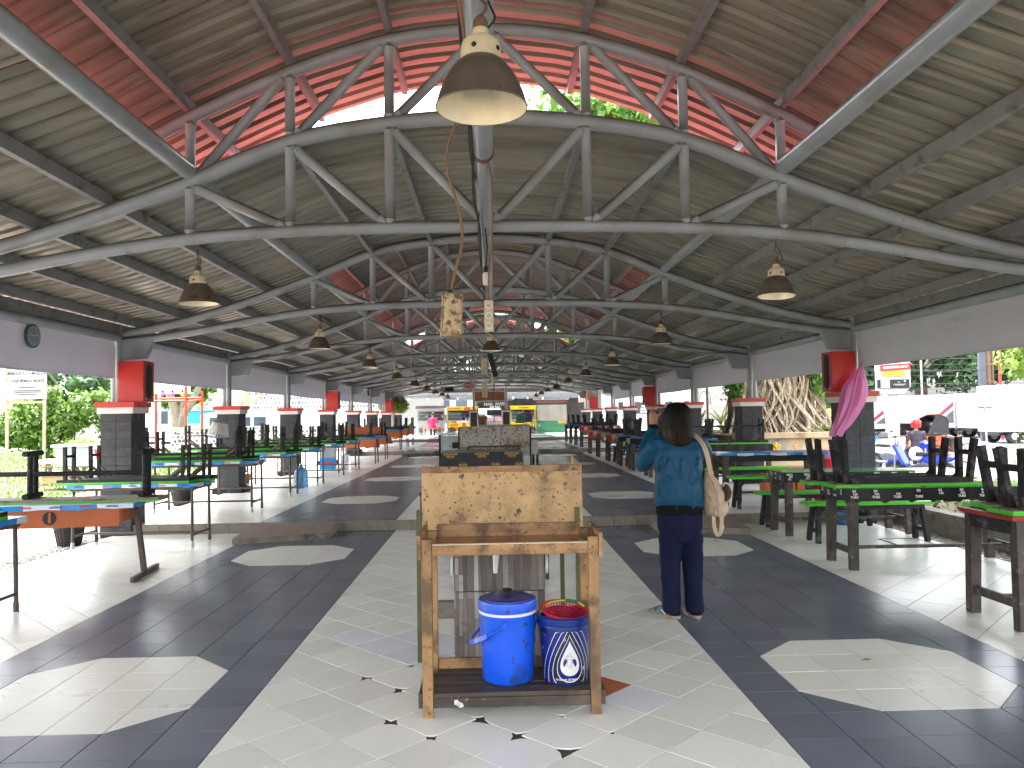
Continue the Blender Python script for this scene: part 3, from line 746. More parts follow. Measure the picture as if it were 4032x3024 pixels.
# wall clock on the left banner
ck = thing('wall_clock', 'round wall clock with green rim on the left banner', 'clock', (-5.0, 8.49, 2.44))
m_clockrim = M('clock_rim', (0.05,0.10,0.09), 0.4, 0.1, 6); m_dial = M('clock_dial', (0.22,0.26,0.26), 0.3, 0.05, 6)
mk('rim', MB().tube([(0,0,0),(.03,0,0)], .13, 28), m_clockrim, ck, 40); d = mk('dial', MB().tube([(.0305,0,0),(.034,0,0)], .112, 28), m_dial, ck, 40)
for i in range(12):
    a = i*PI/6; mk('hour_mark', MB().beam((.0355, math.sin(a)*.088, math.cos(a)*.088), (.0355, math.sin(a)*.102, math.cos(a)*.102), .006, .002, up=(1,0,0)), m_print_w, d)
mk('hand', MB().beam((.0365,0,0),(.0365,-.06,.012), .008, .002, up=(1,0,0)), m_print_w, ck); mk('hand', MB().beam((.037,0,0),(.037,.075,.022), .006, .002, up=(1,0,0)), m_print_w, ck)
# black wall clock further on, white framed notice
ck2 = thing('wall_clock', 'dark round clock seen edge on at a far column', 'clock', (-4.98, 31.2, 2.52)); mk('rim', MB().tube([(0,0,0),(.05,0,0)], .16, 24), m_black, ck2, 40); mk('dial', MB().tube([(.051,0,0),(.054,0,0)], .13, 24), m_print_w, ck2, 40)
# hanging cords, socket boxes, bulb
cz = 3.0
cd = thing('orange_cord', 'brown orange cord looping down from the centre pipe to the dirty socket box', 'cord', (0,0,0))
mk('cord', MB().tube(catmull([(-.10,2.2,3.35),(-.105,2.45,3.02),(-.075,2.75,2.78),(-.115,3.05,2.72),(-.185,3.35,2.62),(-.135,3.45,2.42),(-.125,3.48,2.30),(-.165,3.5,2.14),(-.18,3.5,2.07)], 6), .0065, 7), m_cord_o, cd, 50)
sb = thing('socket_box', 'dirty cream socket box dangling from the orange cord', 'socket box', (-.178, 3.5, 1.853))
m_dirtybox = M('dirty_cream', (0.50,0.41,0.25), 0.6, 0.15, 6, spots=[((0.13,0.075,0.03), 30, 0.50, 0.08), ((0.26,0.15,0.06), 9, 0.47, 0.14)], bump=0.2)
bx = MB().cbox((0,0,.105), (.085,.062,.20), Matrix.Rotation(.5,3,'Z')@Matrix.Rotation(.06,3,'Y'))
mk('case', bx, m_dirtybox, sb, bevel=.008); mk('gland', MB().tube([(-.005,0,.20),(-.008,0,.225)], .012, 8), m_black, sb)
mk('seam', MB().cbox((0,0,.105), (.0865,.004,.2015), Matrix.Rotation(.5,3,'Z')@Matrix.Rotation(.06,3,'Y')), m_rust, sb)
def socket_strip(x, y, z, s, label):
    t = thing('socket_strip', label, 'socket strip', (x, y, z))
    mk('case', MB().box(-.03*s,.03*s,-.02,.02,0,.205*s), m_cream, t, bevel=.004)
    for i in range(3):
        zc = (.038+i*.065)*s
        ro = mk('socket', MB().tube([(0,-.0205,zc),(0,-.024,zc)], .023*s, 16), m_white, t, 40)
        mk('socket_well', MB().tube([(0,-.0242,zc),(0,-.0255,zc)], .017*s, 14), M('socket_shadow', (0.35,0.28,0.20), 0.6, 0.1, 5) if i == 9 else m_cream, ro, 40)
        for dx in (-.007,.007): mk('pin_hole', MB().tube([(dx*s,-.0256,zc),(dx*s,-.027,zc)], .0028*s, 6), m_black, ro)
    return t
socket_strip(-.012, 5.0, 2.045, 1.0, 'cream strip of three sockets hanging below the white bulb')
socket_strip(.02, 18.0, 2.25, 1.2, 'small socket strip hanging far down the centre line')
t = thing('junction_box', 'pale junction box and black cable cover hanging on the centre line', 'junction box', (-.05, 13.5, 2.22)); mk('case', MB().box(-.13,-.02,-.05,.05,0,.28), m_cream, t, bevel=.01); mk('cover', MB().cbox((.07,-.02,.16), (.09,.02,.42), Matrix.Rotation(-.25,3,'Y')), m_black, t)
t = thing('junction_box', 'narrow pale box hanging below the socket strip near the end of the hall', 'junction box', (-.18, 19.5, 1.95)); mk('case', MB().box(-.07,.07,-.04,.04,0,.42), m_cream, t, bevel=.01)
lb = thing('light_bulb', 'white bulb in a black holder on the centre cable', 'bulb', (-.03, 5.9, 2.50))
mk('globe', MB().lathe([(.001,-.002),(.020,.0),(.027,.012),(.030,.05),(.030,.085),(.024,.098),(.001,.10)], 16), m_print_w, lb, 50); mk('holder', MB().lathe([(.022,.098),(.022,.13),(.012,.15),(.001,.15)], 12), m_black, lb, 50); mk('cable', MB().tube([(0,0,.15),(.01,0,.3),(-.004,0,.46)], .006, 6), m_cord_b, lb)
# loose black and dusty cables along the tie pipe and droppers
cb = thing('cable', 'black twisted cables taped along the centre tie pipe', 'cable', (0,0,0))
mk('wire', MB().tube(catmull([(-.085,2.0,3.02),(-.10,3.0,2.97),(-.085,4.0,2.99),(-.10,5.0,2.93),(-.075,6.0,2.94),(-.08,8.0,2.92),(-.07,10.4,2.96)], 8), .008, 6), m_cord_b, cb)
mk('wire', MB().tube(catmull([(-.075,2.0,3.0),(-.085,3.2,3.03),(-.10,4.2,2.95),(-.07,5.2,2.99),(-.09,6.4,2.90),(-.06,9.0,2.95)], 8), .006, 6), m_cord_b, cb)
mk('wire', MB().tube(catmull([(.0,4.35,2.94),(.02,4.7,2.92),(.015,5.0,2.7),(-.008,5.0,2.45),(-.012,5.0,2.25)], 8), .006, 6), m_cord_o, cb)
mk('tape', MB().tube([(-.03,4.3,3.0),(-.03,4.36,3.0)], .062, 12), m_rust, cb)
mk('wire', MB().tube(catmull([(-.06,13.5,2.95),(-.05,13.5,2.7),(-.05,13.5,2.5)], 4), .008, 6), m_cord_b, cb)
mk('wire', MB().tube(catmull([(.02,18,2.95),(.0,18,2.7),(.02,18,2.5)], 4), .01, 6), m_cord_b, cb)
mk('wire', MB().tube(catmull([(.06,18.2,2.25),(.04,18.2,1.9),(.07,18.2,1.55),(.03,18.2,1.35)], 5), .010, 6), m_cord_b, cb)
for sg in (-1,1): mk('wire', MB().tube(catmull([(sg*4.9,14.8,2.72),(sg*4.1,14.6,2.62),(sg*3.2,14.7,2.86),(sg*2.2,14.8,2.9)], 6), .006, 5), m_cord_b, cb)

# ================================================================ tables and benches
def film_skirt(mb, x0, x1, y0, y1, zt, drop, seg, seed, mats=1):
    r = random.Random(seed); pts = []
    def side(a, b):
        n = max(2, int((Vector(b)-Vector(a)).length/seg)); return [tuple(Vector(a).lerp(Vector(b), i/n)) for i in range(n)]
    loop = side((x0,y0),(x1,y0))+side((x1,y0),(x1,y1))+side((x1,y1),(x0,y1))+side((x0,y1),(x0,y0))
    n = len(loop); cx, cy = (x0+x1)/2, (y0+y1)/2
    tops = [(x,y,zt) for x, y in loop]
    bots = []
    for x, y in loop:
        w = r.uniform(-.006,.010); dx = (x-cx)/abs(x-cx)*w if abs(abs(x-cx)-abs(x1-cx)) < 1e-4 else 0; dy = (y-cy)/abs(y-cy)*w if abs(abs(y-cy)-abs(y1-cy)) < 1e-4 else 0
        bots.append((x+dx, y+dy, zt-drop*r.uniform(.72,1.12)))
    o = len(mb.v)
    mb.v += tops+bots
    for i in range(n):
        j = (i+1)%n; mb.f.append((o+i, o+n+i, o+n+j, o+j)); mb.m.append((i//2)%2 if mats == 2 else 0)
    return mb
def make_steel_table(variant=0):
    t = thing('steel_table', 'x', 'table')
    mk('tabletop', MB().box(-.75,.75,-.30,.30,.722,.748), m_plank, t, bevel=.003)
    cl = MB().box(-.757,.757,-.307,.307,.7485,.7525); film_skirt(cl, -.759,.759,-.309,.309,.752,.045,.105,variant+5,2)
    c = mk('plastic_cloth', cl, [m_film_blue, m_film_white], t)
    for i, x in enumerate((-.62,-.30,.02,.36,.62)):
        p = MB()
        for h in range(2): p.box(x-.05+.01*h, x+.06-.02*h, -.3155, -.3135, .724+.011*h, .731+.011*h)
        mk('print', p, m_print_r if i % 2 else m_print_b, c)
    mk('apron', MB().box(-.72,.72,-.275,-.262,.675,.7215).box(-.72,.72,.262,.275,.675,.7215).box(-.735,-.7205,-.27,.27,.675,.7215).box(.7205,.735,-.27,.27,.675,.7215), m_steel_d, t)
    for sx in (-1,1):
        for sy in (-1,1):
            l = mk('leg', MB().tube([(sx*.70,sy*.255,.675),(sx*.705,sy*.27,.02)], .0175, 10), m_steel_d, t, 50)
            if (sx+sy+variant) % 4 != 1: mk('foot', MB().tube([(sx*.704,sy*.268,.075),(sx*.705,sy*.27,.0)], .0205, 10), m_galv if sy < 0 and variant != 1 else m_steel_d, l, 50)
        mk('end_rail', MB().tube([(sx*.703,-.265,.14),(sx*.703,.265,.14)], .014, 8), m_steel_d, t, 50)
    mk('stretcher', MB().tube([(-.70,.0,.14),(.70,.0,.14)], .014, 8), m_steel_d, t, 50)
    return t
def make_bench(kind, L=1.55, H=0.45):
    t = thing('bench', 'x', 'bench')
    if kind == 'steel':
        mk('seat_top', MB().box(-L/2,L/2,-.13,.13,H-.026,H), m_green, t); mk('seat_frame', MB().box(-L/2,L/2,-.125,.125,H-.062,H-.0265), m_blackwood, t, bevel=.003)
        for sx in (-1,1):
            for sy in (-1,1):
                mk('leg', MB().beam((sx*(L/2-.09),sy*.095,H-.058),(sx*(L/2-.085),sy*.10,0),.036,.036), m_blackwood, t)
                mk('brace', MB().beam((sx*(L/2-.09),sy*.095,H-.20),(sx*(L/2-.27),sy*.07,H-.06),.02,.028), m_steel_d, t)
            mk('crossbar', MB().beam((sx*(L/2-.088),-.085,.115),(sx*(L/2-.088),.085,.115),.03,.03), m_blackwood, t)
    elif kind in ('wood', 'woodblue'):
        cm = m_green if kind == 'wood' else m_bluep
        for y0, y1 in ((-.135,-.004),(.004,.135)):
            mk('seat_plank', MB().box(-L/2,L/2,y0,y1,H-.014,H).box(-L/2,L/2,y0,y1,H-.030,H-.0145), cm, t)
            mk('plank_underside', MB().box(-L/2+.003,L/2-.003,y0+.003,y1-.003,H-.0335,H-.0305), m_plank, t)
        mk('apron', MB().box(-L/2+.16,L/2-.16,-.118,-.095,H-.085,H-.034).box(-L/2+.16,L/2-.16,.095,.118,H-.085,H-.034), m_blackwood, t)
        for sx in (-1,1):
            xl = sx*(L/2-.13)
            for sy in (-1,1): mk('leg', MB().beam((xl,sy*.075,H-.034),(xl+sx*.035,sy*.125,0),.045,.066,.045,.07), m_blackwood, t, bevel=.003)
            mk('crossbar', MB().beam((xl+sx*.02,-.13,.135),(xl+sx*.02,.13,.135),.055,.045), m_blackwood, t, bevel=.003)
            mk('bracket', MB().prism([(xl-sx*.03,H-.035),(xl-sx*.15,H-.035),(xl-sx*.02,H-.17)],-.024,.024,'y'), m_blackwood, t)
            mk('bracket_block', MB().beam((xl-sx*.035,-.05,H-.055),(xl-sx*.115,-.05,H-.055),.05,.035), m_rawwood, t)
    else:   # bench of round timber with T shaped ends
        mk('seat_plank', MB().box(-L/2,L/2,-.14,.14,H-.012,H), m_green, t); mk('plank_underside', MB().box(-L/2,L/2,-.14,.14,H-.04,H-.0125), m_plank, t)
        for sx in (-1,1):
            xl = -.26 if sx < 0 else .79
            for z, r in ((H-.068,.027),(.03,.027)):
                mk('crosspiece', MB().tube([(xl,-.15,z),(xl,.15,z)], r, 12), m_blackwood, t, 50)
            mk('post', MB().tube([(xl,-.045,H-.07),(xl,-.045,.03)], .026, 12), m_blackwood, t, 50); mk('post', MB().tube([(xl+.01,.075,H-.07),(xl+.01,.075,.03)], .024, 12), m_blackwood, t, 50)
        mk('rail', MB().tube([(-L/2-.15,-.03,.225),(.79,-.03,.235)], .024, 12), m_blackwood, t, 50)
    return t
st_t = make_steel_table(); ust = []
bs = make_bench('steel'); ubs = []
def inv(proto, u, x, y, ztop, H, label, group, rz=0):
    return place(proto, u, (x, y, ztop+H), rz, label, group, 'bench', rx=PI)
TZ = .7535
Lt = [(5.98, 0.0), (9.57, 0.0), (11.78, .13), (13.95, .13), (16.1, .13), (18.3, .13), (20.45, .13)]
lab_t = {5.98: 'pipe legged table with a stool base beside it cut by the picture edge', 9.57: 'pipe legged table in front of the first step with upturned benches', 11.78: 'first pipe legged table above the step, blue striped cloth'}
for y, z in Lt:
    yy = 6.05 if y == 5.98 else y
    place(st_t, ust, (-4.27+(-.25 if y == 5.98 else 0), yy, z), rnd.uniform(-.02,.02), lab_t.get(y, '%s pipe legged table above the step with striped blue cloth' % ORD[max(0, Lt.index((y, z))-2)]), None if y in lab_t else 'pipe legged tables along the left side')
for y, z in Lt[1:]:
    for dy in (-.15, .14):
        x = -4.40+rnd.uniform(-.10,.06)+(.12 if dy > 0 else 0)
        first = y == 9.57
        inv(bs, ubs, x, y+dy, z+TZ, .45, '%s upturned black bench on the pipe legged table in front of the step' % ('front' if dy < 0 else 'rear') if first else '%s upturned dark bench on the %s pipe legged table above the step' % ('front' if dy < 0 else 'rear', ORD[max(0, Lt.index((y, z))-2)]), 'benches on the table before the step' if first else 'upturned benches on the left row', rnd.uniform(-.03,.03))
for y, z in Lt[2:]:
    inv(bs, ubs, -4.62+rnd.uniform(-.15,.1), y+.02, z+TZ+.066, .45, 'extra upturned bench stacked skewed on the %s pipe legged table above the step' % ORD[Lt.index((y, z))-2], 'upturned benches on the left row', rnd.choice((-1,1))*rnd.uniform(.05,.12))
# white plastic basket hung over a bench leg
m_basket = M('white_plastic', (0.66,0.66,0.62), 0.45, 0.05, 6)
bk = thing('laundry_basket', 'white woven plastic basket upturned over bench legs', 'basket', (-4.12, 11.72, 1.26))
bm_ = MB()
for i in range(10):
    z = i*.022; r = .155-.045*i/9; bm_.lathe([(r,z),(r+.004,z+.004),(r,z+.009),(r-.003,z+.004),(r,z)], 24)
for i in range(30):
    a = 2*PI*i/30; bm_.beam((math.cos(a)*.157,math.sin(a)*.157,0),(math.cos(a)*.110,math.sin(a)*.110,.205),.012,.003,up=(math.cos(a),math.sin(a),0))
bm_.lathe([(.001,.207),(.11,.207)], 24)
mk('weave', bm_, m_basket, bk); mk('rim', MB().lathe([(.158,-.012),(.166,-.006),(.158,.002),(.152,-.006),(.158,-.012)], 26), m_film_blue, bk, 50); bk.rotation_euler = (.1, .22, 0)
# table number one: orange apron, single leg with a foot bar, bench of round timber
t1 = thing('numbered_table', 'table with orange apron marked 1 and a leaning leg with foot bar', 'table', (-4.20, 7.60, 0), .09)
mk('tabletop', MB().box(-.80,.80,-.32,.32,.700,.728), m_plank, t1, bevel=.003)
cl = MB().box(-.805,.805,-.326,.326,.7285,.7325); film_skirt(cl, -.807,.807,-.328,.328,.732,.05,.16,31,2); c = mk('plastic_cloth', cl, [m_film_white, m_film_blue], t1)
for i, x in enumerate((-.66,-.40,-.14,.12,.38,.62)):
    p = MB(); p.box(x-.055,x+.055,-.3355,-.3335,.704,.712); p.box(x-.04,x+.05,-.3355,-.3335,.715,.721); mk('print', p, m_print_b if i % 2 else m_print_r, c)
ap = mk('apron_panel', MB().box(-.80,.66,-.262,-.246,.515,.6995), m_orange, t1, bevel=.003)
mk('number_disc', MB().tube([(.04,-.2625,.605),(.04,-.2645,.605)], .062, 28), m_black, ap, 40); text('1', .125, m_orange, ap, (.04,-.2662,.605), bold=.006)
mk('apron_panel', MB().box(-.78,.66,.246,.262,.53,.6995), m_orange, t1); mk('end_panel', MB().box(.6605,.676,-.24,.24,.55,.6995), m_orange, t1)
for sx in (-1, 1):
    l = mk('leg', MB().beam((sx*.72,-.02,.699),(sx*.80 if sx > 0 else -.78,-.02,.05),.045,.05), m_steel_d, t1, bevel=.002)
    mk('foot_bar', MB().beam((sx*.81 if sx > 0 else -.78,-.36,.025),(sx*.80 if sx > 0 else -.78,.36,.025),.035,.045), m_steel_d, l)
rb = make_bench('round', 1.9, .50)
rb.location = (-4.15, 7.56, .734+.50); rb.rotation_euler = (PI, 0, .06); tag(rb, 'upturned bench of round black timber on the orange numbered table', 'bench')
sp_b = make_bench('steel', 1.3, .45); sp_b.location = (-4.42, 6.0, TZ+.45); sp_b.rotation_euler = (PI, 0, 0); tag(sp_b, 'upturned black bench on the table cut by the picture edge', 'bench')
# casters-legged long tables with orange boards further along the left
def make_long_table(cm):
    t = thing('long_table', 'x', 'table')
    mk('tabletop', MB().box(-.85,.85,-.33,.33,.715,.745), cm, t); mk('board', MB().box(-.78,.78,-.31,-.29,.48,.7145), m_orange, t); mk('board', MB().box(-.78,.78,.29,.31,.50,.7145), m_orange, t)
    for sx in (-1,1):
        for sy in (-1,1):
            l = mk('leg', MB().tube([(sx*.74,sy*.25,.7145),(sx*.76,sy*.26,.06)], .020, 8), m_steel_d, t); mk('caster', MB().tube([(sx*.76-.015,sy*.26,.032),(sx*.76+.015,sy*.26,.032)], .032, 12), m_black, l)
    return t
lt = make_long_table(m_bluep); ult = []
for kk_, (y, z) in enumerate(((23.2,.13),(25.3,.13),(29.3,.26),(31.6,.26),(33.8,.26))): place(lt, ult, (-4.22, y, z), 0, '%s orange sided table on casters along the lawn side' % ORD[kk_], 'orange sided tables at the far left')
for kk_, (y, z) in enumerate(((23.2,.13),(25.3,.13),(29.3,.26),(31.6,.26),(33.8,.26))):
    for dy in (-.14,.16):
        inv(bs, ubs, -4.25+rnd.uniform(-.1,.1), y+dy, z+.747, .45, '%s upturned bench on the %s orange sided table' % ('front' if dy < 0 else 'rear', ORD[kk_]), 'upturned benches on the far left tables')
mk('spare_board', MB().box(-.62,.7,.19,.215,.747,1.05), m_orange, ult[1])

# ---- right side timber tables
def make_timber_table(seed, cover, L=1.52, W=.56):
    t = thing('timber_table', 'x', 'table')
    mk('tabletop', MB().box(-L/2,L/2,-W/2,W/2,.735,.762), {'black': m_green, 'red': m_dred, 'blue': m_film_blue, 'cloth': m_film_black}.get(cover, m_plank), t, bevel=.004)
    if cover == 'black':
        mk('tray_print', MB().box(-L/2+.02,L/2-.02,-W/2+.02,W/2-.02,.7625,.7635), M('table_print', (0.10,0.30,0.10), 0.15, 0.5, 5, spots=[((0.5,0.55,0.5), 3, 0.58, 0.05),((0.02,0.05,0.02), 4, 0.6, 0.04)]) if 'table_print' not in bpy.data.materials else bpy.data.materials['table_print'], t)
    mk('apron', MB().box(-L/2+.07,L/2-.07,-W/2+.02,-W/2+.045,.64,.7345).box(-L/2+.07,L/2-.07,W/2-.045,W/2-.02,.64,.7345).box(-L/2+.02,-L/2+.045,-W/2+.07,W/2-.07,.64,.7345).box(L/2-.045,L/2-.02,-W/2+.07,W/2-.07,.64,.7345), m_blackwood, t)
    if cover in ('black', 'cloth'):
        mk('plastic_skirt', film_skirt(MB(), -L/2-.008,L/2+.008,-W/2-.008,W/2+.008,.760,.125,.05,seed), m_film_black, t, 70)
    if cover == 'blue':
        mk('plastic_cloth', film_skirt(MB().box(-L/2-.004,L/2+.004,-W/2-.004,W/2+.004,.7625,.766), -L/2-.008,L/2+.008,-W/2-.008,W/2+.008,.766,.04,.12,seed,2), [m_film_blue, m_film_white], t)
    if cover == 'red':
        mk('plastic_cloth', film_skirt(MB().box(-L/2-.004,L/2+.004,-W/2-.004,W/2+.004,.7625,.766), -L/2-.008,L/2+.008,-W/2-.008,W/2+.008,.766,.018,.2,seed), m_dred, t)
    for sx in (-1,1):
        for sy in (-1,1): mk('leg', MB().beam((sx*(L/2-.075),sy*(W/2-.05),.7345),(sx*(L/2-.06),sy*(W/2-.035),0),.085,.075,.075,.07), m_dirtyleg, t, bevel=.004)
        mk('end_rail', MB().beam((sx*(L/2-.065),-W/2+.05,.17),(sx*(L/2-.065),W/2-.05,.17),.035,.06), m_dirtyleg, t, bevel=.003)
    mk('stretcher', MB().beam((-L/2+.08,0,.17),(L/2-.08,0,.17),.045,.03), m_dirtyleg, t, bevel=.003)
    return t
def sg_print(t, L, W, flip, n=8):
    """SG NATURE lettering repeated over the black skirt"""
    for i in range(n):
        x = -L/2+.06+i*(L-.1)/(n-1)
        for row, (tx, dx) in enumerate((('SG', 0), ('NA', .012), ('TURE', .002))):
            if (i*7+row*3) % 5 == 4: continue
            z = .738-row*.028
            o = text(tx, .030, m_print_w, t, (x+dx, -W/2-.0235, (z if not flip else 1.42-z)), (PI/2, PI if flip else 0, 0), bold=.0012)
            p = mk('print', MB().box(x+dx-.002,x+dx+.004,-W/2-.0233,-W/2-.0228,(z if not flip else 1.42-z)-.012,(z if not flip else 1.42-z)+.012), m_print_r, t)
    for i in range(4):
        y = -W/2+.07+i*(W-.14)/3
        for row, tx in enumerate(('SG', 'NA', 'TURE')):
            if (i+row) % 3 == 2: continue
            text(tx, .028, m_print_w, t, (-L/2-.0235, y, .738-row*.028 if not flip else .682+row*.028), (PI/2, PI if flip else 0, -PI/2), bold=.0012)
R0 = make_timber_table(1, 'red', 1.5, .58); R0.location = (4.22, 5.42, 0); R0.rotation_euler = (0,0,.02); tag(R0, 'timber table with red covered top and a single upturned green bench', 'table')
R1 = make_timber_table(2, 'black', 1.72, .56); R1.location = (4.17, 7.45, 0); R1.rotation_euler = (0,0,-.01); sg_print(R1, 1.72, .56, False, 9); tag(R1, 'timber table in printed black film with two upturned green benches', 'table')
R2 = make_timber_table(3, 'black', 1.58, .56); R2.location = (4.27, 9.47, 0); sg_print(R2, 1.58, .56, True, 8); tag(R2, 'timber table in printed black film with its glossy green top clear', 'table')
bw = make_bench('wood', 1.45, .45); ubw = []
inv(bw, ubw, 3.93, 7.33, .766, .45, 'upturned green bench on the black film table next to loose wood blocks', None, .01)
inv(bw, ubw, 3.84, 7.66, .766, .45, 'upturned green bench under the hanging pink bag', None, -.03)
inv(bw, ubw, 4.22, 5.30, .767, .45, 'upturned green bench on the red topped table, facing the aisle', None, .03)
inv(bw, ubw, 4.30, 5.60, .767, .45, 'upturned green bench on the rear half of the red topped table', None, -.02)
b = place(bw, ubw, (4.28, 8.80, 0), .01, 'upright green bench pushed under the printed black table', None, 'bench')
b = place(bw, ubw, (4.20, 10.05, 0), -.01, 'upright green bench behind the clear green topped table', None, 'bench'); b.scale = (1.05, 1, 1)
for i, (x, y, a) in enumerate(((4.0, 7.46, .3), (4.23, 7.40, -.2))):
    tag(mk('wood_block', MB().cbox((0,0,.0), (.20,.07,.028), None), m_rawwood, None, None, (x, y, .8175)), 'thin brown wood block lying on the upturned green bench' if i else 'second brown wood offcut behind on the upturned bench', 'wood block').rotation_euler = (0,0,a*.4)
# tables above the step on the right
R3 = make_timber_table(4, 'blue', 1.55, .60); R3.location = (4.08, 11.42, .13); tag(R3, 'timber table with a bare blue striped film top above the step', 'table')
gbn = make_bench('wood', 1.5, .45); ugb = []
place(gbn, ugb, (4.10, 10.93, .13), 0, 'upright green bench in front of the blue striped table', None, 'bench')
place(gbn, ugb, (4.10, 12.65, .13), 0, 'upright green bench behind the blue striped table', None, 'bench')
R4 = make_timber_table(5, 'cloth', 1.6, .58); R4.location = (4.35, 14.4, .13); tag(R4, 'dark covered timber table carrying an upturned rusty framed bench', 'table')
fb = make_bench('steel', 1.7, .46); fb.location = (4.25, 14.3, .13+.767+.46); fb.rotation_euler = (PI,0,0); tag(fb, 'upturned rusty framed bench near the banyan planter', 'bench')
mk('long_rail', MB().beam((-.75,-.09,.13),(.75,-.09,.13),.03,.03), m_blackwood, fb)
tt = make_timber_table(6, 'cloth', 1.5, .56); utt = []
bb = make_bench('woodblue', 1.4, .45); ubb = []
m_facecloth = M('red_cloth', (0.50,0.03,0.03), 0.5, 0.1, 5)
for i, (y, z) in enumerate(((16.6,.13),(18.6,.13),(20.35,.13),(22.4,.13),(24.5,.13),(26.5,.13),(29.0,.26),(31.0,.26),(33.0,.26),(35.0,.26))):
    o = place(tt, utt, (4.03, y, z), 0, '%s black timber table of the long row beyond the banyan planter' % ORD[i], 'black timber tables down the right side')
    for dy in (-.14,.14): place(bb, ubb, (4.08+rnd.uniform(-.05,.05), y+dy, z+.767+.45), rnd.uniform(-.03,.03), '%s upturned blue bench on the %s black table of the long row' % ('front' if dy < 0 else 'rear', ORD[i]), 'upturned blue benches on the right side', 'bench', rx=PI)
    if i in (1,2,3): place(bb, ubb, (4.05, y-.52, z), 0, 'upright blue bench before the %s black table of the long row' % ORD[i], 'upright blue benches on the right side', 'bench')
    if i in (3, 4, 5, 6):
        cc = thing('table_cloth', 'red printed cloth on the %s black table of the long row' % ORD[i], 'cloth', (4.03, y-.29, z), 0, 'red cloths on the far right tables')
        r_ = random.Random(i); q = MB(); n = 16
        vs = [(-.76+1.52*j/n, -.012-.01*r_.random(), .766) for j in range(n+1)]+[(-.76+1.52*j/n+r_.uniform(-.02,.02), -.03-.03*r_.random(), .61-.07*r_.random()) for j in range(n+1)]
        q.add(vs, [(j, j+1, n+2+j, n+1+j) for j in range(n)]); mk('drape', q, m_facecloth, cc)
        for j in range(4): mk('print', MB().box(-.62+j*.36,-.50+j*.36,-.069,-.066,.63,.75), m_cream, cc)
        mk('edge', MB().box(-.75,.75,-.066,-.063,.757,.772), m_yellowp, cc)
# small green-yellow bucket and jugs among the right tables
def bucket(name, x, y, z, r, h, mt, label, cat='bucket'):
    t = thing(name, label, cat, (x,y,z)); mk('body', MB().lathe([(.001,0),(r*.8,0),(r*.82,.01),(r,h),(r*1.05,h),(r*1.05,h+.015),(r*.97,h+.015),(r*.8,.02),(.001,.02)], 22), mt, t, 45)
    mk('handle', MB().tube(catmull([(r,0,h),(r*.75,-r*.5,h-.08),(0,-r*1.08,h-.13),(-r*.75,-r*.5,h-.08),(-r,0,h)], 4), .004, 5), m_galv, t); return t
bucket('bucket', 3.62, 21.75, .585, .14, .24, M('lime_plastic',(0.42,0.70,0.02),0.4,0.05,5), 'lime green bucket among the black tables')
# ================================================================ centre line: wash stands and vessels
m_pine = M('worn_pine', (0.37, 0.205, 0.085), 0.55, 0.22, 3.0, stretch=(2.5, 2.5, 0.7), spots=[((0.11,0.065,0.03), 9, 0.50, 0.16), ((0.05,0.03,0.018), 30, 0.61, 0.05), ((0.12,0.072,0.036), 2.2, 0.46, 0.16)], bump=0.25, bscale=24)
m_pine_h = M('worn_pine_rail', (0.38, 0.205, 0.085), 0.5, 0.24, 3.0, stretch=(0.5, 2.5, 5.0), spots=[((0.10,0.055,0.025), 6, 0.47, 0.14), ((0.05,0.03,0.018), 26, 0.61, 0.05)], bump=0.25, bscale=24)
m_tray = M('varnished_tray', (0.30, 0.095, 0.022), 0.22, 0.22, 3.0, stretch=(0.7, 4, 4), spots=[((0.12,0.05,0.02), 6, 0.62, 0.1)])
m_darkwood = M('sodden_wood', (0.058, 0.042, 0.032), 0.6, 0.4, 4.0, stretch=(0.8, 7, 7), spots=[((0.20,0.17,0.14), 16, 0.63, 0.03), ((0.11,0.075,0.05), 4, 0.58, 0.1)], bump=0.35, bscale=30)
m_ply = M('stained_plywood', (0.58, 0.38, 0.175), 0.5, 0.15, 2.5, stretch=(1.2, 1, 1.0), spots=[((0.34,0.21,0.095), 2.4, 0.46, 0.2), ((0.09,0.058,0.035), 5.0, 0.565, 0.12), ((0.05,0.032,0.02), 42, 0.61, 0.03), ((0.09,0.058,0.035), 14, 0.60, 0.06)], bump=0.1)
m_olive = M('olive_paint', (0.085, 0.085, 0.03), 0.5, 0.2, 8, spots=[((0.16,0.14,0.08), 14, 0.66, 0.05)])
ws = thing('wash_stand', 'worn raw timber stand with varnished tray top and dark bottom shelf', 'stand', (0.08, 4.10, 0))
xa, xb, ya, yb = -.42, .42, -.17, .20
for x in (xa, xb):
    for y, top in ((ya, .885), (yb, .872)):
        mk('leg', MB().box(x-.026,x+.026,y-.024,y+.024,0,top), m_pine, ws, bevel=.004)
mk('front_rail', MB().box(xa+.0265,xb-.0265,ya-.018,ya+.012,.800,.852), m_pine_h, ws, bevel=.003)
mk('back_rail', MB().box(xa+.0265,xb-.0265,yb-.012,yb+.016,.800,.905), m_pine_h, ws, bevel=.003)
for s_ in (-1, 1):
    x = xa-.0365 if s_ < 0 else xb+.0365
    mk('side_rail', MB().box(x-.010,x+.010,ya-.032,yb+.03,.785,.905), m_pine_h, ws, bevel=.003)
    mk('sled_rail', MB().beam((x,ya-.02,.085),(x,yb+.02,.10),.022,.075), m_darkwood, ws, bevel=.004)
mk('tray', MB().box(xa+.027,xb-.027,ya+.0125,yb-.0125,.822,.838), m_tray, ws)
mk('front_lip', MB().box(xa+.027,xb-.027,ya-.016,ya+.012,.8525,.858), m_cream, ws)
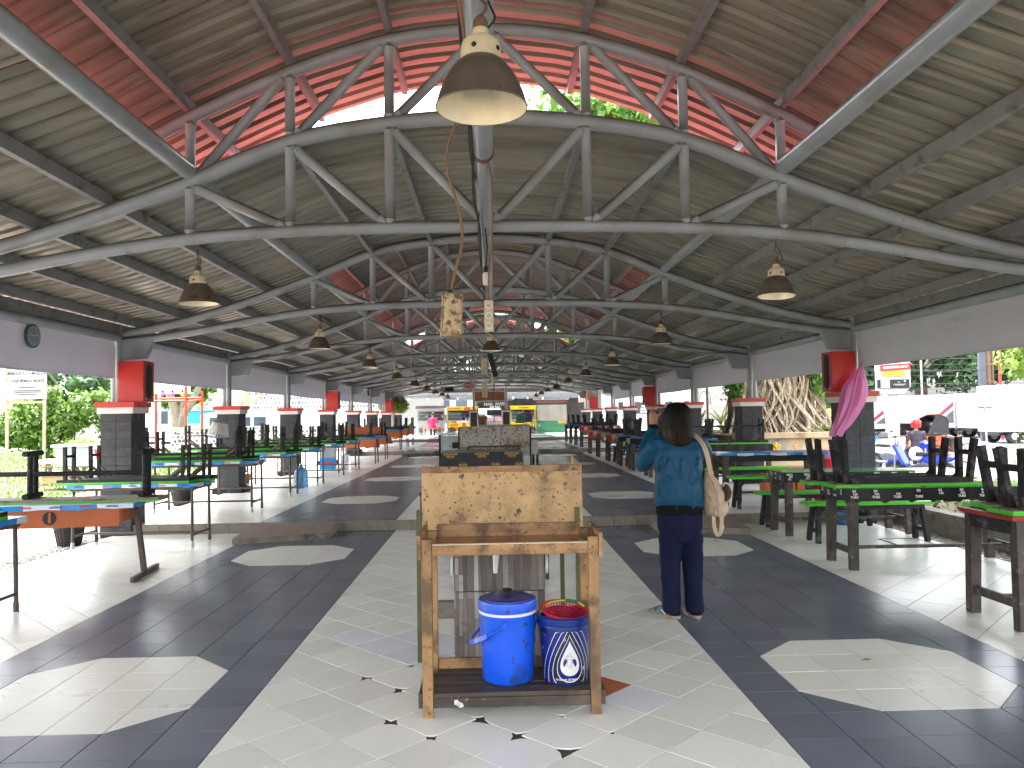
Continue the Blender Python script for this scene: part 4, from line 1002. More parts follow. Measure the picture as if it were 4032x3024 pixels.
for i in range(5):
    y0 = ya-.016+i*.078; mk('shelf_plank', MB().box(xa+.027 if i in (0,4) else xa-.02,xb-.027 if i in (0,4) else xb+.02,y0+.002,y0+.074,.098+rnd.uniform(-.002,.002),.120+rnd.uniform(-.002,.002)), m_darkwood, ws, bevel=.003)
mk('shelf_front', MB().box(xa+.027,xb-.027,ya-.022,ya+.0,.050,.0975), m_darkwood, ws, bevel=.005)
mk('shelf_back', MB().box(xa+.027,xb-.027,yb-.01,yb+.014,.095,.175), m_pine_h, ws, bevel=.003)
for i in range(22):
    x, y = rnd.uniform(xa+.04, xb-.04), rnd.uniform(ya-.01, yb-.06)
    if i < 3: mk('paper_scrap', MB().cbox((xa+.14+i*.012,ya-.0235,.078-.008*i),(.018,.002,.022),Matrix.Rotation(.6*i,3,'Y')), m_print_w, ws)
# blue drink cooler
m_coolblue = M('cooler_blue', (0.006, 0.095, 0.72), 0.33, 0.06, 4, spots=[((0.02,0.05,0.14), 22, 0.595, 0.04), ((0.015,0.06,0.30), 5, 0.56, 0.1)])
m_coollid = M('cooler_lid', (0.006, 0.028, 0.20), 0.28, 0.1, 5)
ck_ = thing('drink_cooler', 'bright blue round drink cooler with dark lid on the bottom shelf', 'cooler', (0.065, 4.115, .121))
mk('body', MB().lathe([(.001,0),(.122,0),(.130,.006),(.134,.014),(.143,.20),(.150,.345),(.151,.350)], 40), m_coolblue, ck_, 40)
mk('band', MB().lathe([(.1512,.350),(.1535,.352),(.1535,.363),(.1512,.365)], 40), m_print_w, ck_, 40)
mk('rim', MB().lathe([(.1512,.3655),(.154,.368),(.155,.408),(.151,.418),(.144,.421),(.139,.418)], 40), m_coolblue, ck_, 40)
ld = mk('lid', MB().lathe([(.139,.414),(.137,.424),(.120,.430),(.06,.434),(.001,.435)], 40), m_coollid, ck_, 40)
mk('knob', MB().lathe([(.014,.434),(.016,.450),(.026,.456),(.028,.462),(.022,.466),(.001,.467)], 18), m_black, ld, 40)
hb = MB()
arc = [Vector((-.02+(-.175)*math.sin(PI*i/12)*1.0, -.155*math.cos(PI*i/12), .315-.115*math.sin(PI*i/12))) for i in range(13)]
for i in range(12): hb.beam(arc[i], arc[i+1], .008, .026, up=(0.6,0,1))
mk('handle', hb, m_coolblue, ck_)
for y in (-.153,.153): mk('pivot', MB().tube([(-.02,y,.315),(-.02,y*1.08,.315)], .017, 14), m_coolblue, ck_, 40)
# paint bucket with drop print
m_navy = M('paint_bucket_navy', (0.010, 0.022, 0.20), 0.32, 0.12, 6, spots=[((0.30,0.32,0.40), 15, 0.62, 0.03), ((0.004,0.006,0.02), 7, 0.56, 0.08)])
m_printk = M('bucket_black', (0.012,0.012,0.015), 0.4, 0.2, 6, spots=[((0.35,0.36,0.40), 18, 0.60, 0.04)])
m_printw = M('bucket_white', (0.72,0.72,0.70), 0.4, 0.03, 6, spots=[((0.40,0.40,0.42), 20, 0.68, 0.05)])
pb = thing('paint_bucket', 'navy paint bucket with white drop print holding a red basket', 'bucket', (.362, 4.09, .121), -.12)
def br(z): return .115+.023*z/.34
mk('body', MB().lathe([(.001,0),(.112,0),(.1155,.006),(br(.30),.30),(br(.34),.34),(.132,.338),(.112,.01),(.001,.008)], 40), m_navy, pb, 40)
mk('collar', MB().lathe([(.137,.285),(.143,.288),(.142,.30),(.137,.302),(.139,.318),(.146,.322),(.147,.335),(.141,.342),(.134,.343)], 40), m_coollid, pb, 40)
def wrap(u, v, off): # u: arc length measured to the right of the front (-Y), v: height
    r = br(v)+off; a = -PI/2+u/br(v); return (r*math.cos(a), r*math.sin(a), v)
def drop(s, n=40):  # drop outline, pointed top
    out = []
    for i in range(n):
        t = 2*PI*i/n; x = s*math.sin(t)*math.sin(t/2)**1.6; y = s*1.25*math.cos(t); out.append((x, y))
    return out
def drop_band(s0, s1, mt, off, nm, c=(.030,.14)):
    a, b = drop(s0), drop(s1); mb = MB(); n = len(a); vs = []; fs = []
    ok = lambda p: .012 < p[1]+c[1] < .276 and abs(p[0]) < .17
    P = [wrap(p[0]+c[0], min(max(p[1]+c[1],.012),.276), off) for p in a]+[wrap(p[0]+c[0], min(max(p[1]+c[1],.012),.276), off) for p in b]
    for i in range(n):
        j = (i+1)%n
        if ok(a[i]) or ok(a[j]): fs.append((i, j, n+j, n+i))
    mb.add(P, fs); mk(nm, mb, mt, pb)
drop_band(.0001, .072, m_printw, .0018, 'drop_print')
for s0, s1, mt, off in ((.094,.099,m_printw,.0012),(.0995,.130,m_printk,.0010),(.1305,.136,m_printw,.0012),(.172,.178,m_printw,.0012),(.225,.231,m_printw,.0012)): drop_band(s0, s1, mt, off, 'ring_print')
for i in range(11):
    w = .030-.0009*(i-5)**2; mb = MB(); v = .165-i*.0075
    mb.add([wrap(.030-w, v, .0026), wrap(.030+w*rnd.uniform(.3,1), v, .0026), wrap(.030+w*.5, v+.002, .0026), wrap(.030-w, v+.002, .0026)], [(0,1,2,3)]); mk('small_print', mb, m_print_r if i < 2 else m_navy, pb)
tm = text_mesh('Isi bersih 20 liter', .016, bold=.0004)
for vtx in tm.vertices: vtx.co = wrap(vtx.co.x+.01, .032+vtx.co.y, .0024)
link('lettering', tm, m_printw, pb)
mk('handle', MB().tube(catmull([(-.142,0,.312),(-.155,-.03,.25),(-.150,-.05,.20)], 5), .004, 6), m_coollid, pb)
rbk = thing('red_basket', 'red plastic basket lying in the navy paint bucket', 'basket', (.362, 4.09, .440))
q = MB(); 
for i in range(9):
    f = i/8; r0 = .07+.048*f; z = -.05+.085*f; q.lathe([(r0,z),(r0+.003,z+.003),(r0,z+.006),(r0-.003,z+.003),(r0,z)], 26)
for i in range(40):
    a = 2*PI*i/40; q.beam((math.cos(a)*.07,math.sin(a)*.07,-.05),(math.cos(a)*.118,math.sin(a)*.118,.035),.004,.003,up=(math.cos(a),math.sin(a),0))
q.lathe([(.116,.034),(.126,.034),(.126,.044),(.116,.044),(.116,.034)], 30)
mk('weave', q, M('red_plastic',(0.55,0.012,0.03),0.4,0.1,5), rbk, 60); rbk.rotation_euler = (.16,.1,0)
gh = thing('handle_loop', 'yellow green wire handle arched over the red basket', 'handle', (.362,4.10,.45)); mk('wire', MB().tube(catmull([(-.13,.02,.0),(-.08,.05,.045),(0,.06,.058),(.08,.05,.05),(.14,.02,.0)], 5), .005, 6), M('lime_wire',(0.45,0.50,0.05),0.5,0.1,5), gh); mk('grip', MB().tube([(.015,.06,.058),(.08,.05,.05)], .010, 8), M('green_grip',(0.04,0.12,0.07),0.5,0.1,5), gh, 50)
# tap pedestal clad in wood-look tile strips
pd = thing('tap_pedestal', 'square pedestal clad in grey wood look tile strips with white tap', 'pedestal', (.03, 5.02, 0))
m_strip = [M('strip_tile_%d' % i, c, 0.6, 0.25, 5, stretch=(4, 4, 1), spots=[((0.10,0.085,0.07), 6, 0.6, 0.12)], bump=0.2, rand=0.12) for i, c in enumerate(((0.17,0.145,0.125),(0.26,0.235,0.21),(0.42,0.40,0.375),(0.125,0.105,0.09)))]
mk('core', MB().box(-.272,.272,-.248,.26,0,.83), m_grout, pd)
rs = random.Random(4)
for face in range(3):
    u = -.272
    while u < .268:
        w = min(rs.choice((.016,.022,.028,.036,.044)), .272-u)
        z = 0.0
        for z0, z1 in ((.002,.424),(.430,.828)):
            zz = z0
            while zz < z1-.005:
                h = min(rs.choice((.10,.16,.22,.30,.40)), z1-zz); 
                if z1-zz-h < .04: h = z1-zz
                d = rs.uniform(.003,.009); mt = m_strip[rs.choice((0,0,0,1,1,2,3,3))]
                mb = MB()
                if face == 0: mb.box(u+.0008,u+w-.0008,-.248-d,-.2475,zz+.0008,zz+h-.0008)
                elif face == 1: mb.box(-.272-d,-.2715,u*.93+.0008,(u+w)*.93-.0008,zz+.0008,zz+h-.0008)
                else: mb.box(.2715,.272+d,u*.93+.0008,(u+w)*.93-.0008,zz+.0008,zz+h-.0008)
                mk('tile_strip', mb, mt, pd); zz += h
        u += w if face == 0 else max(w, .05)
tp = MB().tube([(-.02,-.25,.645),(-.02,-.30,.645),(-.02,-.325,.64)], .016, 12).tube([(-.02,-.312,.66),(-.026,-.318,.55)], [.020,.013], 12).tube([(-.05,-.30,.668),(-.01,-.305,.672)], .012, 10).sphere((-.055,-.30,.668), .016, 10, 6)
mk('tap', tp, m_print_w, pd, 45)
for sg in (-1,1): mk('hose_holder', MB().lathe([(.001,0),(.05,0),(.065,.006),(.07,.02),(.05,.022),(.001,.022)], 24).mesh('x') and MB().tube([(sg*.283,-.2,.58),(sg*.30,-.2,.58)], .062, 22), m_print_w, pd, 40)
# plywood splash board on an olive frame
sbd = thing('splash_stand', 'stained plywood splash board on an olive green frame', 'stand', (.05, 4.83, 0))
mk('board', MB().box(-.495,.500,-.006,.006,.70,1.158), m_ply, sbd, bevel=.001)
mk('top_batten', MB().box(-.495,.500,-.018,-.0065,1.150,1.188), m_pine_h, sbd, bevel=.002)
mk('side_board', MB().add([(.493,.0065,.80),(.505,.0065,.80),(.505,.0065,1.19),(.493,.0065,1.19),(.493,.55,.80),(.505,.55,.80),(.505,.55,1.215),(.493,.55,1.215)], [(0,1,2,3),(4,7,6,5),(0,4,5,1),(3,2,6,7),(0,3,7,4),(1,5,6,2)]), m_ply, sbd)
for x, y in ((-.512,-.03),(.468,-.028),(.415,.50),(-.47,.50)):
    mk('leg', MB().box(x-.014,x+.014,y-.014,y+.014,0,.925 if y < 0 else .80), m_olive, sbd)
mk('low_plank', MB().box(-.46,-.20,.12,.20,.22,.32), m_plank, sbd); mk('low_rail', MB().box(-.5,.46,.20,.225,.20,.225), m_olive, sbd)
mk('basin', MB().box(-.47,.47,.03,.49,.80,.83), m_galv, sbd)
# dark table behind the splash board
dt = thing('dark_table', 'narrow dark table half hidden behind the plywood splash board', 'table', (-.05, 7.35, 0))
mk('tabletop', MB().box(-.62,.55,-.28,.28,.78,.81), m_blackwood, dt)
for sx in (-.60,.53):
    for y in (-.25,.25): mk('leg', MB().box(sx-.018,sx+.018,y-.018,y+.018,0,.78), m_steel_d, dt)
    mk('end_rail', MB().box(sx-.012,sx+.012,-.25,.25,.38,.41), m_steel_d, dt)
# black film table with gold lettering
bt = thing('film_table', 'table draped in creased black film with gold lettering', 'table', (-.16, 11.75, .13))
mk('tabletop', MB().box(-.58,.58,-.38,.38,.80,.83), m_blackwood, bt)
r_ = random.Random(9); q = MB(); n = 22; rows = 6
for side in range(3):
    vs = []
    for j in range(rows+1):
        for i in range(n+1):
            u = i/n; dz = j/rows
            fl = .05*dz+.012*dz*math.sin(i*1.9+j)+r_.uniform(-.006,.006)*dz
            if side == 0: vs.append((-.59+1.18*u+(u-.5)*.08*dz, -.39-fl, .833-.40*dz))
            else: sg = -1 if side == 1 else 1; vs.append((sg*(.59+fl+.0*dz), -.39+.78*u-.04*dz*(1-u), .833-.40*dz))
    q.add(vs, [(j*(n+1)+i, j*(n+1)+i+1, (j+1)*(n+1)+i+1, (j+1)*(n+1)+i) for j in range(rows) for i in range(n)])
q.box(-.59,.59,-.39,.39,.831,.834)
mk('film', q, m_film_black, bt, 60)
for i, (x, up) in enumerate(((-.46,1),(0.0,1),(.44,1),(-.28,0),(.20,0),(.55,0))):
    z = .79 if up else .66; y = -.40 if up else -.425
    fl = PI if not up else 0
    text('SIGNATURE', .040, m_print_y, bt, (x, y-.012, z+(.02 if up else -.04)), (PI/2, fl, 0), bold=.0015); text('KRETEK', .036, m_print_y, bt, (x, y-.014, z-(.014 if up else .002)), (PI/2, fl, 0), bold=.0015); text('* * * * *', .03, m_print_y, bt, (x, y-.016, z-(.045 if up else -.034)), (PI/2, fl, 0), bold=.001)
for sx in (-.54,.54):
    for y in (-.34,.34): mk('leg', MB().box(sx-.02,sx+.02,y-.02,y+.02,0,.80), m_steel_d, bt)
# speckled wash stand further along
m_speck = M('speckled_board', (0.54,0.52,0.47), 0.6, 0.12, 3, spots=[((0.10,0.07,0.04), 24, 0.55, 0.05), ((0.19,0.14,0.08), 3.0, 0.50, 0.14), ((0.03,0.025,0.02), 50, 0.60, 0.03)])
m_zinc = M('zinc_panel', (0.36,0.38,0.39), 0.4, 0.2, 7, metal=0.5, spots=[((0.16,0.15,0.14), 12, 0.62, 0.08)])
ss = thing('speckled_stand', 'stained white speckled splash board stand behind the black film table', 'stand', (.03, 13.1, .13))
mk('board', MB().box(-.60,.62,-.008,.008,.68,1.185), m_speck, ss); mk('frame', MB().box(-.61,-.59,-.02,.02,0,1.16).box(.60,.625,-.02,.02,0,1.17), m_blackwood, ss)
mk('tray_frame', MB().box(-.45,.42,-.42,-.38,.845,.875).box(-.45,-.42,-.42,-.01,.70,.845).box(.39,.42,-.42,-.01,.70,.845), m_rust, ss)
mk('zinc_panel', MB().box(-.94,-.62,.2,.22,.72,1.03), m_zinc, ss); mk('zinc_frame', MB().box(-.95,-.92,.16,.24,.0,1.05).box(-.95,-.62,.16,.24,.70,.72).box(-.72,-.62,.12,.15,.82,.92), m_black, ss); mk('zinc_top', MB().box(-.94,-.62,.16,.6,1.05,1.06), m_white, ss)
mk('side_panel', MB().box(.63,.74,.1,.11,.48,.94), m_zinc, ss); 
for x in (.66,.73,-.55): mk('leg', MB().box(x-.02,x+.02,.1,.14,0,.70), m_dirtyleg, ss)
# pink plastic bag hung on the right pillar, red bin, water jugs, pots
m_pink = sheet_mat('pink_plastic', (0.93,0.36,0.70), 0.45, 0.25)
n_=0; pk = thing('pink_bag', 'bright pink plastic bag dangling from the red loudspeaker box', 'bag', (4.93, 10.20, 0))
q = MB(); n = 44; rows = [(-.0,2.08,.015),(-.02,2.0,.05),(-.05,1.92,.085),(-.07,1.82,.13),(-.11,1.70,.14),(-.16,1.56,.125),(-.23,1.42,.11),(-.30,1.30,.10),(-.36,1.22,.085),(-.38,1.16,.07)]
vs = []
for ri, (cx, z, r) in enumerate(rows):
    for i in range(n):
        a = 2*PI*i/n; rr = r*(1+.24*math.sin(a*5+ri*.35)+.20*math.sin(a*11-ri*.6)); vs.append((cx+math.cos(a)*rr, -.05+math.sin(a)*rr*.6, z+.012*math.sin(a*3)))
q.add(vs, [(i*n+j, i*n+(j+1)%n, (i+1)*n+(j+1)%n, (i+1)*n+j) for i in range(len(rows)-1) for j in range(n)])
mk('film', q, m_pink, pk, 80); mk('tie', MB().tube([(0,-.05,2.08),(.03,0,2.12),(.05,.05,2.1)], .004, 5), m_cord_b, pk)
rbn = thing('waste_bin', 'red ribbed waste bin with a pink liner beside the pillar', 'bin', (5.05, 11.7, .13))
q = MB(); q.lathe([(.001,0),(.15,0),(.20,.72),(.21,.73),(.19,.75),(.14,.05),(.001,.05)], 26)
for i in range(26):
    a = 2*PI*i/26; q.beam((math.cos(a)*.152,math.sin(a)*.152,.02),(math.cos(a)*.197,math.sin(a)*.197,.66),.012,.008,up=(math.cos(a),math.sin(a),0))
mk('body', q, M('bin_red',(0.55,0.02,0.03),0.45,0.1,5), rbn, 45); mk('liner', MB().lathe([(.195,.752),(.215,.755),(.222,.70),(.212,.64)], 26), m_pink, rbn, 60)
m_jug = M('jug_blue', (0.10,0.30,0.55), 0.12, 0.05, 5, trans=0.6); m_clear = M('jug_clear', (0.75,0.85,0.9), 0.1, 0.03, 5, trans=0.7)
def jug(x, y, z, mt, label):
    t = thing('water_jug', label, 'jug', (x,y,z)); pr_ = [(.001,0),(.125,0),(.135,.01),(.135,.07),(.128,.085),(.135,.10),(.135,.16),(.128,.175),(.135,.19),(.135,.25),(.128,.265),(.134,.28),(.125,.32),(.09,.37),(.04,.41),(.03,.425),(.03,.47)]
    mk('body', MB().lathe(pr_, 28), mt, t, 45); mk('cap', MB().lathe([(.033,.45),(.033,.478),(.001,.48)], 16), m_film_white, t, 45); return t
jug(-3.78, 15.35, .13, m_jug, 'blue water jug standing below the left tables'); jug(-3.95, 20.9, .13, m_clear, 'clear water jug standing by a far left pillar')
jug(4.62, 10.12, .0, m_jug, 'blue water jug under the right hand benches')
t = thing('water_carton', 'blue carton of cup water next to the clear jug', 'carton', (-4.42, 20.9, .13)); mk('box', MB().box(-.19,.19,-.15,.15,0,.30), m_film_blue, t); mk('print', MB().box(-.12,.13,-.153,-.151,.10,.20), m_print_r, t); mk('tray', MB().box(-.17,.17,-.13,.13,.301,.56), m_clear, t)
# ================================================================ people
m_skin = M('skin', (0.42,0.22,0.13), 0.5, 0.08, 9); m_hair = M('hair', (0.006,0.005,0.004), 0.5, 0.3, 30, stretch=(6,6,1), spec=0.3); m_hair_b = M('hair_brown', (0.035,0.016,0.009), 0.5, 0.3, 30)
m_jacket = M('teal_jacket', (0.004,0.062,0.130), 0.5, 0.03, 5, spec=0.25); m_rib = M('black_rib', (0.008,0.008,0.010), 0.9, 0.1, 9, spec=0.15); m_trouser = M('navy_trousers', (0.009,0.012,0.040), 0.85, 0.12, 7, bump=0.1, bscale=14, spec=0.15)
m_shoe = M('grey_shoe', (0.16,0.18,0.20), 0.6, 0.3, 16, spots=[((0.04,0.045,0.05), 18, 0.58, 0.05)]); m_sole = M('sole', (0.30,0.28,0.25), 0.7, 0.1, 9); m_coral = M('coral', (0.55,0.12,0.08), 0.6, 0.1, 9)
pe = thing('person', 'person seen from behind in teal jacket and navy trousers taking a photograph', 'person', (1.366, 5.68, 0))
def limb(mb, pts, rs, n=12):
    pts = catmull(pts, 4); k = len(pts)-1; rr = [interp([(i/(len(rs)-1), r) for i, r in enumerate(rs)], j/k) for j in range(k+1)]
    mb.tube(pts, rr, n); mb.sphere(pts[0], rr[0], 10, 6); mb.sphere(pts[-1], rr[-1], 10, 6)
# body: one surface for head, neck, forearms, hands, hidden torso and legs
bd = MB()
bd.etube([(0,.02,1.345,.055,.06),(0,.015,1.37,.070,.085),(0,.015,1.42,.078,.096),(0,.015,1.48,.080,.100),(0,.012,1.53,.072,.090),(0,.01,1.56,.045,.055)], 16)
bd.tube([(0,.0,1.25),(0,.005,1.36)], [.055,.05], 12)
bd.etube([(0,0,.62,.13,.09),(0,0,.80,.15,.10),(0,0,1.0,.14,.095),(0,0,1.18,.16,.10),(0,0,1.27,.10,.07)], 14)
SHL, ELL, WRL = (-.155,.0,1.255), (-.232,.14,1.125), (-.125,.235,1.395)
SHR, ELR, WRR = (.155,.0,1.255), (.20,.17,1.12), (.02,.28,1.38)
limb(bd, [SHL, ELL], [.045,.04]); limb(bd, [ELL, WRL], [.036,.026]); limb(bd, [SHR, ELR], [.045,.04]); limb(bd, [ELR, WRR], [.036,.026])
for sx in (-1,1): limb(bd, [(sx*.075,0,.64),(sx*.08,.01,.36),(sx*.08,-.01,.08)], [.075,.055,.036])
body_me = remeshed(bd, .013, 5); bo = link('body', body_me, m_skin, pe)
def hand(name, w, palm_dir, fingers, thumb):
    mb = MB(); wv = Vector(w); pv = Vector(palm_dir)
    limb(mb, [wv, wv+pv*.045, wv+pv*.085], [.027,.036,.034])
    for base, mid, tip, r in fingers: limb(mb, [Vector(base), Vector(mid), Vector(tip)], [r, r*.92, r*.75], 8)
    limb(mb, [Vector(t) for t in thumb], [.0115,.010,.008], 8)
    return link(name, remeshed(mb, .0055, 2), m_skin, pe)
wl = Vector(WRL)
# left hand: palm behind the phone edge, index finger up along its side, the others curled around the back
hand('hand', WRL, (-.02,.05,.98), [((-.150,.245,1.485),(-.128,.262,1.53),(-.098,.262,1.552),.0095),((-.142,.268,1.482),(-.105,.290,1.515),(-.070,.285,1.525),.0095),((-.135,.280,1.468),(-.098,.298,1.492),(-.066,.290,1.498),.009),((-.130,.285,1.450),(-.100,.300,1.468),(-.074,.290,1.472),.008)], [(-.118,.232,1.440),(-.092,.238,1.475),(-.068,.244,1.500)])
hand('hand', WRR, (-.06,.05,.97), [((.010,.290,1.470),(-.012,.305,1.50),(-.035,.300,1.515),.009),((.008,.295,1.455),(-.014,.308,1.48),(-.038,.302,1.492),.009),((.008,.295,1.44),(-.014,.308,1.462),(-.036,.302,1.472),.009),((.010,.292,1.425),(-.010,.304,1.444),(-.03,.300,1.452),.008)], [(.0,.262,1.43),(-.022,.262,1.46),(-.035,.262,1.485)])
# face details (turned away from the camera)
for sx in (-1,1): mk('ear', MB().sphere((sx*.083,.01,1.46), .02, 8, 6, 1.6), m_skin, pe, 60); mk('eye', MB().sphere((sx*.032,.108,1.475), .012, 8, 6), m_print_w, pe, 60)
mk('nose', MB().tube([(0,.112,1.475),(0,.128,1.44)], [.010,.016], 8), m_skin, pe, 60); mk('mouth', MB().beam((-.022,.106,1.405),(.022,.106,1.405),.01,.012), m_coral, pe)
# hair: bob with brown ends
hr = MB(); hr.etube([(0,-.012,1.235,.060,.050),(.0,-.016,1.262,.088,.074),(.002,-.018,1.30,.104,.092),(.002,-.015,1.36,.108,.104),(.0,-.010,1.42,.108,.112),(0,-.004,1.48,.103,.112),(0,.0,1.53,.088,.098),(0,.002,1.565,.058,.066),(0,.002,1.580,.022,.026)], 28)
hair = link('hair', remeshed(hr, .009, 3, [(.06,.010)]), m_hair, pe)
rh = random.Random(5); st = MB(); sb_ = MB()
for i in range(420):
    a = rh.uniform(PI*0.93, PI*2.07); top = rh.uniform(1.50,1.575); 
    def sur(z, o): 
        rx = interp([(1.20,.060),(1.235,.078),(1.262,.094),(1.30,.107),(1.36,.111),(1.42,.111),(1.48,.106),(1.53,.091),(1.565,.061),(1.585,.02)], z); return Vector((math.cos(a+o)*rx*1.01, -.01+math.sin(a+o)*rx*1.03, z))
    bot = rh.uniform(1.19,1.275); w = rh.uniform(-.12,.12)
    pts = [sur(top+(bot-top)*j/7, w*math.sin(j*.6+i)) for j in range(8)]
    (sb_ if (i % 3 == 0) else st).tube(pts if i % 3 else pts[4:], rh.uniform(.0016,.0034), 4, False)
mk('hair_strands', st, m_hair, hair, 80, recalc=False); mk('hair_ends', sb_, m_hair_b, hair, 80, recalc=False)
# jacket: torso and sleeves grown into one surface
jk = MB()
jk.etube([(0,0,.80,.172,.125),(-.004,-.004,.86,.186,.140),(-.004,-.006,.95,.184,.138),(0,-.005,1.05,.178,.130),(0,-.002,1.14,.180,.125),(0,.0,1.22,.182,.115),(0,.005,1.275,.150,.095),(0,.01,1.315,.085,.075),(0,.012,1.335,.062,.066)], 24)
limb(jk, [(-.150,.0,1.265),(-.205,.06,1.19),ELL], [.072,.072,.070]); limb(jk, [ELL,(-.19,.19,1.24),(-.137,.225,1.355)], [.068,.062,.047])
limb(jk, [(.150,.0,1.265),(.200,.06,1.19),ELR], [.072,.072,.070]); limb(jk, [ELR,(.12,.23,1.25),(.04,.27,1.335)], [.066,.060,.047])
# gathered folds running down from the shoulder blades and along the sleeves
rj = random.Random(2)
for i in range(24):
    x0 = rj.uniform(-.14,.14); z0 = rj.uniform(.98,1.18); x1 = x0+rj.uniform(-.06,.06); z1 = z0-rj.uniform(.10,.22)
    f = lambda x, z: -math.sqrt(max(.0, 1-(x/.19)**2))*.132
    jk.tube([(x0,f(x0,z0)+.004,z0),((x0+x1)/2+rj.uniform(-.02,.02),f((x0+x1)/2,0)+.001,(z0+z1)/2),(x1,f(x1,z1)+.006,z1)], [.007,.019,.006], 8)
for i in range(9):
    a = i/8; c = Vector(SHL).lerp(Vector(ELL), a); jk.tube([c+Vector((-.07,-.02,.02)), c+Vector((-.02,-.072,-.01)), c+Vector((.05,-.05,-.03))], [.004,.009,.004], 8)
jm = remeshed(jk, .0075, 3, [(.16,.014)]); jo = link('jacket', jm, m_jacket, pe)
mk('hem_band', MB().lathe([(.158,.752),(.164,.757),(.167,.80),(.172,.832),(.166,.836)], 36), m_rib, pe, 50).scale = (1.04, .77, 1)
lr = MB(); limb(lr, [(-.139,.223,1.345),(-.128,.232,1.392)], [.045,.036]); mk('cuff', lr, m_rib, pe, 50)
lr = MB(); limb(lr, [(.044,.268,1.33),(.026,.278,1.372)], [.045,.036]); mk('cuff', lr, m_rib, pe, 50)
mk('collar', MB().lathe([(.082,1.285),(.078,1.31),(.072,1.335),(.066,1.338)], 22), m_jacket, pe, 50)
mk('back_seam', MB().tube([(0,-.134,.86),(0,-.139,.95),(0,-.134,1.06),(0,-.128,1.16)], .0022, 6), m_jacket, pe)
# trousers
tr = MB(); tr.etube([(0,0,.56,.135,.10),(0,-.006,.66,.165,.118),(0,-.006,.76,.168,.120),(0,0,.82,.160,.112)], 22)
for sx, x1 in ((-1,-.075),(1,.092)):
    tr.etube([(x1*1.02,-.008,.045,.066,.078),(x1*1.02,-.006,.10,.068,.076),(x1,.0,.22,.066,.072),(x1*.98,.008,.36,.072,.078),(x1*.96,.006,.48,.080,.088),(x1*.95,.0,.60,.084,.100)], 18)
rt = random.Random(8)
for i in range(18):
    sx = rt.choice((-1,1)); x0 = (-.075 if sx < 0 else .092); z = rt.choice((.10,.13,.18,.32,.36,.40,.52,.58,.62))+rt.uniform(-.02,.02)
    tr.tube([(x0-.055,-.045,z+rt.uniform(-.02,.02)),(x0,-.078,z),(x0+.055,-.045,z+rt.uniform(-.03,.03))], [.004,.008,.004], 7)
link('trousers', remeshed(tr, .0085, 3, [(.08,.012),(.03,.005)]), m_trouser, pe)
for sx in (-1,1): mk('pocket_seam', MB().tube([(sx*.05,-.117,.70),(sx*.085,-.108,.70),(sx*.10,-.105,.60),(sx*.055,-.112,.595)], .002, 5), m_trouser, pe)
def shoe(x, y, rz):
    up = MB(); up.etube([(0,.05,.018,.044,.125),(0,.05,.045,.045,.120),(0,.025,.07,.040,.092),(0,-.015,.098,.036,.052),(0,-.02,.118,.034,.045)], 18)
    o = link('shoe', remeshed(up, .006, 3), m_shoe, pe); o.location = (x,y,0); o.rotation_euler = (0,0,rz)
    mk('sole', MB().etube([(0,.05,.001,.045,.128),(0,.05,.012,.049,.133),(0,.05,.028,.048,.131)], 22), m_sole, o, 50)
    mk('heel_tab', MB().cbox((0,-.066,.10),(.022,.008,.034)), m_coral, o); mk('heel_cup', MB().etube([(0,-.03,.028,.043,.052),(0,-.032,.062,.040,.047)], 16), m_rib, o, 50)
    for sg in (-1,1): mk('stripe', MB().tube([(sg*.046,.02,.035),(sg*.042,.05,.066)], .005, 6), m_print_w, o); mk('sole_insert', MB().cbox((sg*.047,-.01,.014),(.006,.04,.012)), m_coral, o)
shoe(-.088, .0, 1.05); shoe(.098, .015, .12)
# phone held in both hands
ph = thing('phone', 'dark phone held upright in front of the person in teal', 'phone', (1.366-.050, 5.68+.272, 1.432), .05)
mk('body', MB().box(-.038,.038,-.004,.004,0,.105), m_black, ph, bevel=.003); mk('screen', MB().box(-.034,.034,-.0052,-.0042,.005,.100), M('screen_image',(0.12,0.10,0.22),0.15,0.6,14), ph)
# beige rucksack carried on the right shoulder
m_canvas = M('beige_canvas', (0.50,0.385,0.26), 0.8, 0.12, 10, bump=0.3, bscale=60); m_lining = M('brown_lining', (0.05,0.022,0.02), 0.8, 0.2, 9)
bg_ = thing('rucksack', 'beige canvas rucksack half open hanging from one shoulder strap', 'bag', (1.366, 5.68, 0))
q = MB(); q.etube([(.265,-.02,.735,.060,.055),(.268,-.02,.765,.082,.075),(.268,-.02,.83,.088,.085),(.262,-.02,.90,.083,.080),(.245,-.02,.96,.066,.065),(.225,-.02,1.02,.042,.045),(.210,-.02,1.065,.020,.025)], 22)
q.sphere((.285,-.085,.80), .055, 12, 8, 1.1)
rq = random.Random(3)
for i in range(14):
    z0 = rq.uniform(.78,.98); q.tube([(.19+rq.uniform(0,.03),-.07,z0),(.25,-.105,z0-.03),(.31,-.085,z0-.07)], [.004,.009,.004], 7)
link('sack', remeshed(q, .008, 2, [(.05,.012)]), m_canvas, bg_)
mk('open_pocket', MB().etube([(.318,-.045,.845,.022,.05),(.334,-.045,.875,.034,.056),(.340,-.045,.92,.036,.058),(.330,-.045,.965,.026,.048)], 18), m_lining, bg_, 60); mk('pocket_rim', MB().tube(catmull([(.312,-.098,.84),(.352,-.09,.865),(.372,-.06,.91),(.352,-.08,.965),(.318,-.09,.985),(.296,-.1,.96)], 5), .007, 7), m_canvas, bg_, 60)
def strap(name, pts, w=.034):
    pts = catmull(pts, 6); mb = MB()
    for i in range(len(pts)-1): mb.beam(pts[i], pts[i+1], w, .006, up=(0,-1,0.001))
    mk(name, mb, m_canvas, bg_)
